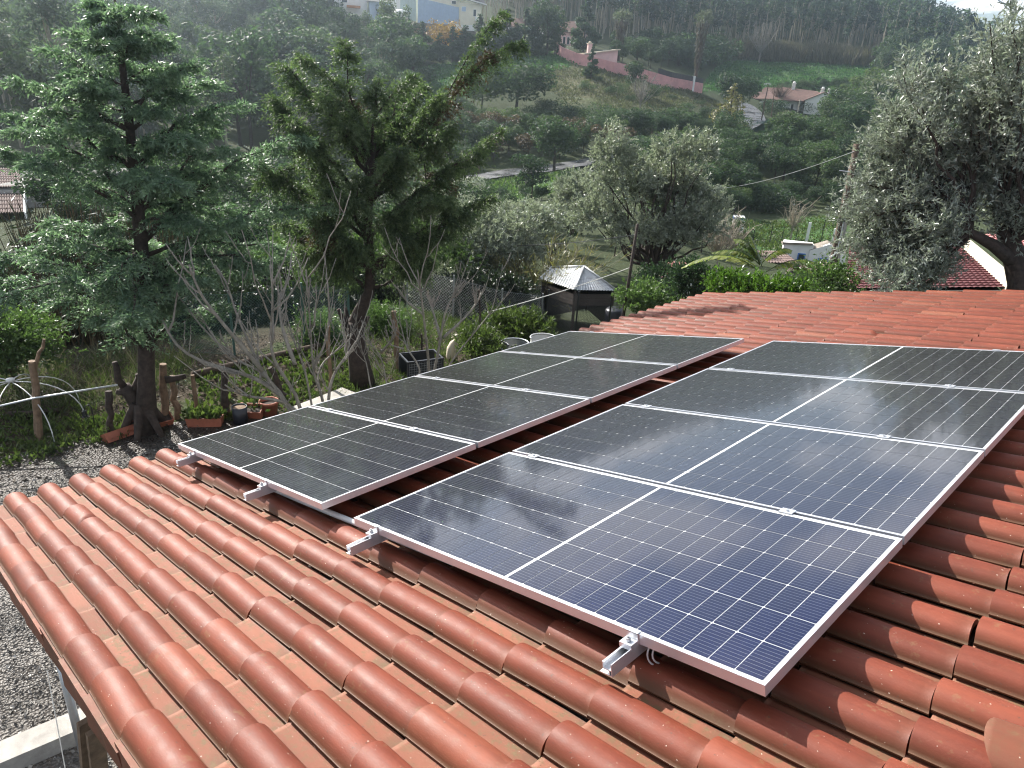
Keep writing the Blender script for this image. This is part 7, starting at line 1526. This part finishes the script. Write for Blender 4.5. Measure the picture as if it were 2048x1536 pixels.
# reeds along the top of the green field
rd = MB(); ln = [g(x, y) for x, y in [(1405, 116), (1480, 116), (1560, 119), (1650, 126), (1740, 132)]]; ln = np.array(ln); n = 5200; s = rng.random(n) * (len(ln) - 1); i = s.astype(int); f = (s - i)[:, None]; C = ln[i] * (1 - f) + ln[i + 1] * f; C = C + np.c_[rng.normal(size=n) * 1.6, rng.normal(size=n) * 2.2, np.zeros(n)]; C[:, 2] = terr(C[:, 0], C[:, 1])
D_ = rng.normal(size=(n, 3)) * .18; D_[:, 2] = 1; C = np.concatenate([C, C + D_ * 1.8]); D_ = np.concatenate([D_, D_ + rng.normal(size=(n, 3)) * .3]); rd.leaves(C, D_, rng.normal(size=C.shape), 2.6 + 1.6 * rng.random(2 * n), .24, 0, rng.random(2 * n)); kind(rd.build('reed_bed', M['reed']), 'stuff')
# the eucalyptus wood on the hill
wood_poly = [(960, 48), (1130, 52), (1225, 92), (1330, 104), (1440, 112), (1560, 114), (1745, 128), (1775, 160), (1990, 170), (2300, 170), (2300, -160), (900, -160)]
az = np.radians(-66 + 62 * rng.random(16000)); dd = np.sqrt(195 ** 2 + (470 ** 2 - 195 ** 2) * rng.random(16000))
C = np.c_[CAM[0] + dd * np.sin(az), CAM[1] + dd * np.cos(az)]; C = np.c_[C, terr(C[:, 0], C[:, 1])]; X2, Y2, _ = pixs(C); keep = inpoly(X2, Y2, wood_poly); C = C[keep]; dd = dd[keep]
cell = {}; sel = []
for q, d in zip(C, dd):
    kx, ky = int(q[0] // 4.3), int(q[1] // 4.3)
    if (kx, ky) in cell: continue
    cell[(kx, ky)] = 1; sel.append((d, q))
sel.sort(key=lambda e: e[0]); sel = sel[:1750]
vis = [];
fmb = MB(); srcs = []
for me in PR['forest']:
    co = np.zeros(len(me.vertices) * 3, np.float32); me.vertices.foreach_get('co', co); lt_ = np.zeros(len(me.loops), np.int32); me.loops.foreach_get('vertex_index', lt_); mi = np.zeros(len(me.polygons), np.int32); me.polygons.foreach_get('material_index', mi); tn = np.zeros(len(me.vertices), np.float32); me.attributes['tint'].data.foreach_get('value', tn); srcs.append((co.reshape(-1, 3), lt_.reshape(-1, 4), mi, tn))
for r_, (d, q) in enumerate(sel):
    h = 13 + 7 * rng.random()
    if r_ < 290: plant('forest', q, h, where_label('forest', q, h, 'tall eucalyptus with a bare pale trunk at the edge of the hill wood'), 'tree', 'eucalyptus at the front of the hill wood', 0.9 + 0.3 * rng.random())
    else:
        co, lf, mi, tn = srcs[int(rng.integers(0, 5))]; a = rng.random() * 6.283; s = h / 18.5; ca, sa = math.cos(a) * s * 1.05, math.sin(a) * s * 1.05
        V = np.stack([co[:, 0] * ca - co[:, 1] * sa, co[:, 0] * sa + co[:, 1] * ca, co[:, 2] * s], 1) + q
        b0_ = fmb.n; tv = np.clip(tn + rng.normal() * 0.12, 0, 1)
        fmb.v.append(V); fmb.t.append(tv); fmb.q.append((lf[mi == 0] + b0_, 0)); fmb.q.append((lf[mi == 1] + b0_, 1)); fmb.n += len(V)
kind(fmb.build('hill_wood', [M['euc_dark'], M['bark_pale']]), 'stuff')

# ---------------------------------------------------------------- air
zmin, zmax = float(Z_.min()), float(Z_.max()); R_h = 1530
mb = MB(); mb.hexa(np.array([[-R_h, -R_h, zmin - 1.5], [R_h, -R_h, zmin - 1.5], [R_h, R_h, zmin - 1.5], [-R_h, R_h, zmin - 1.5], [-R_h, -R_h, zmax + 24], [R_h, -R_h, zmax + 24], [R_h, R_h, zmax + 24], [-R_h, R_h, zmax + 24]], float))
hm = bpy.data.materials.new('haze'); hm.use_nodes = True; hn = hm.node_tree; hn.nodes.remove(hn.nodes['Principled BSDF'])
pv = hn.nodes.new('ShaderNodeVolumePrincipled'); pv.inputs['Density'].default_value = HAZE_DENSITY; pv.inputs['Color'].default_value = (0.74, 0.87, 1.0, 1); pv.inputs['Anisotropy'].default_value = HAZE_ANISO
hn.links.new(pv.outputs[0], hn.nodes['Material Output'].inputs['Volume'])
kind(mb.build('haze', hm), 'stuff')
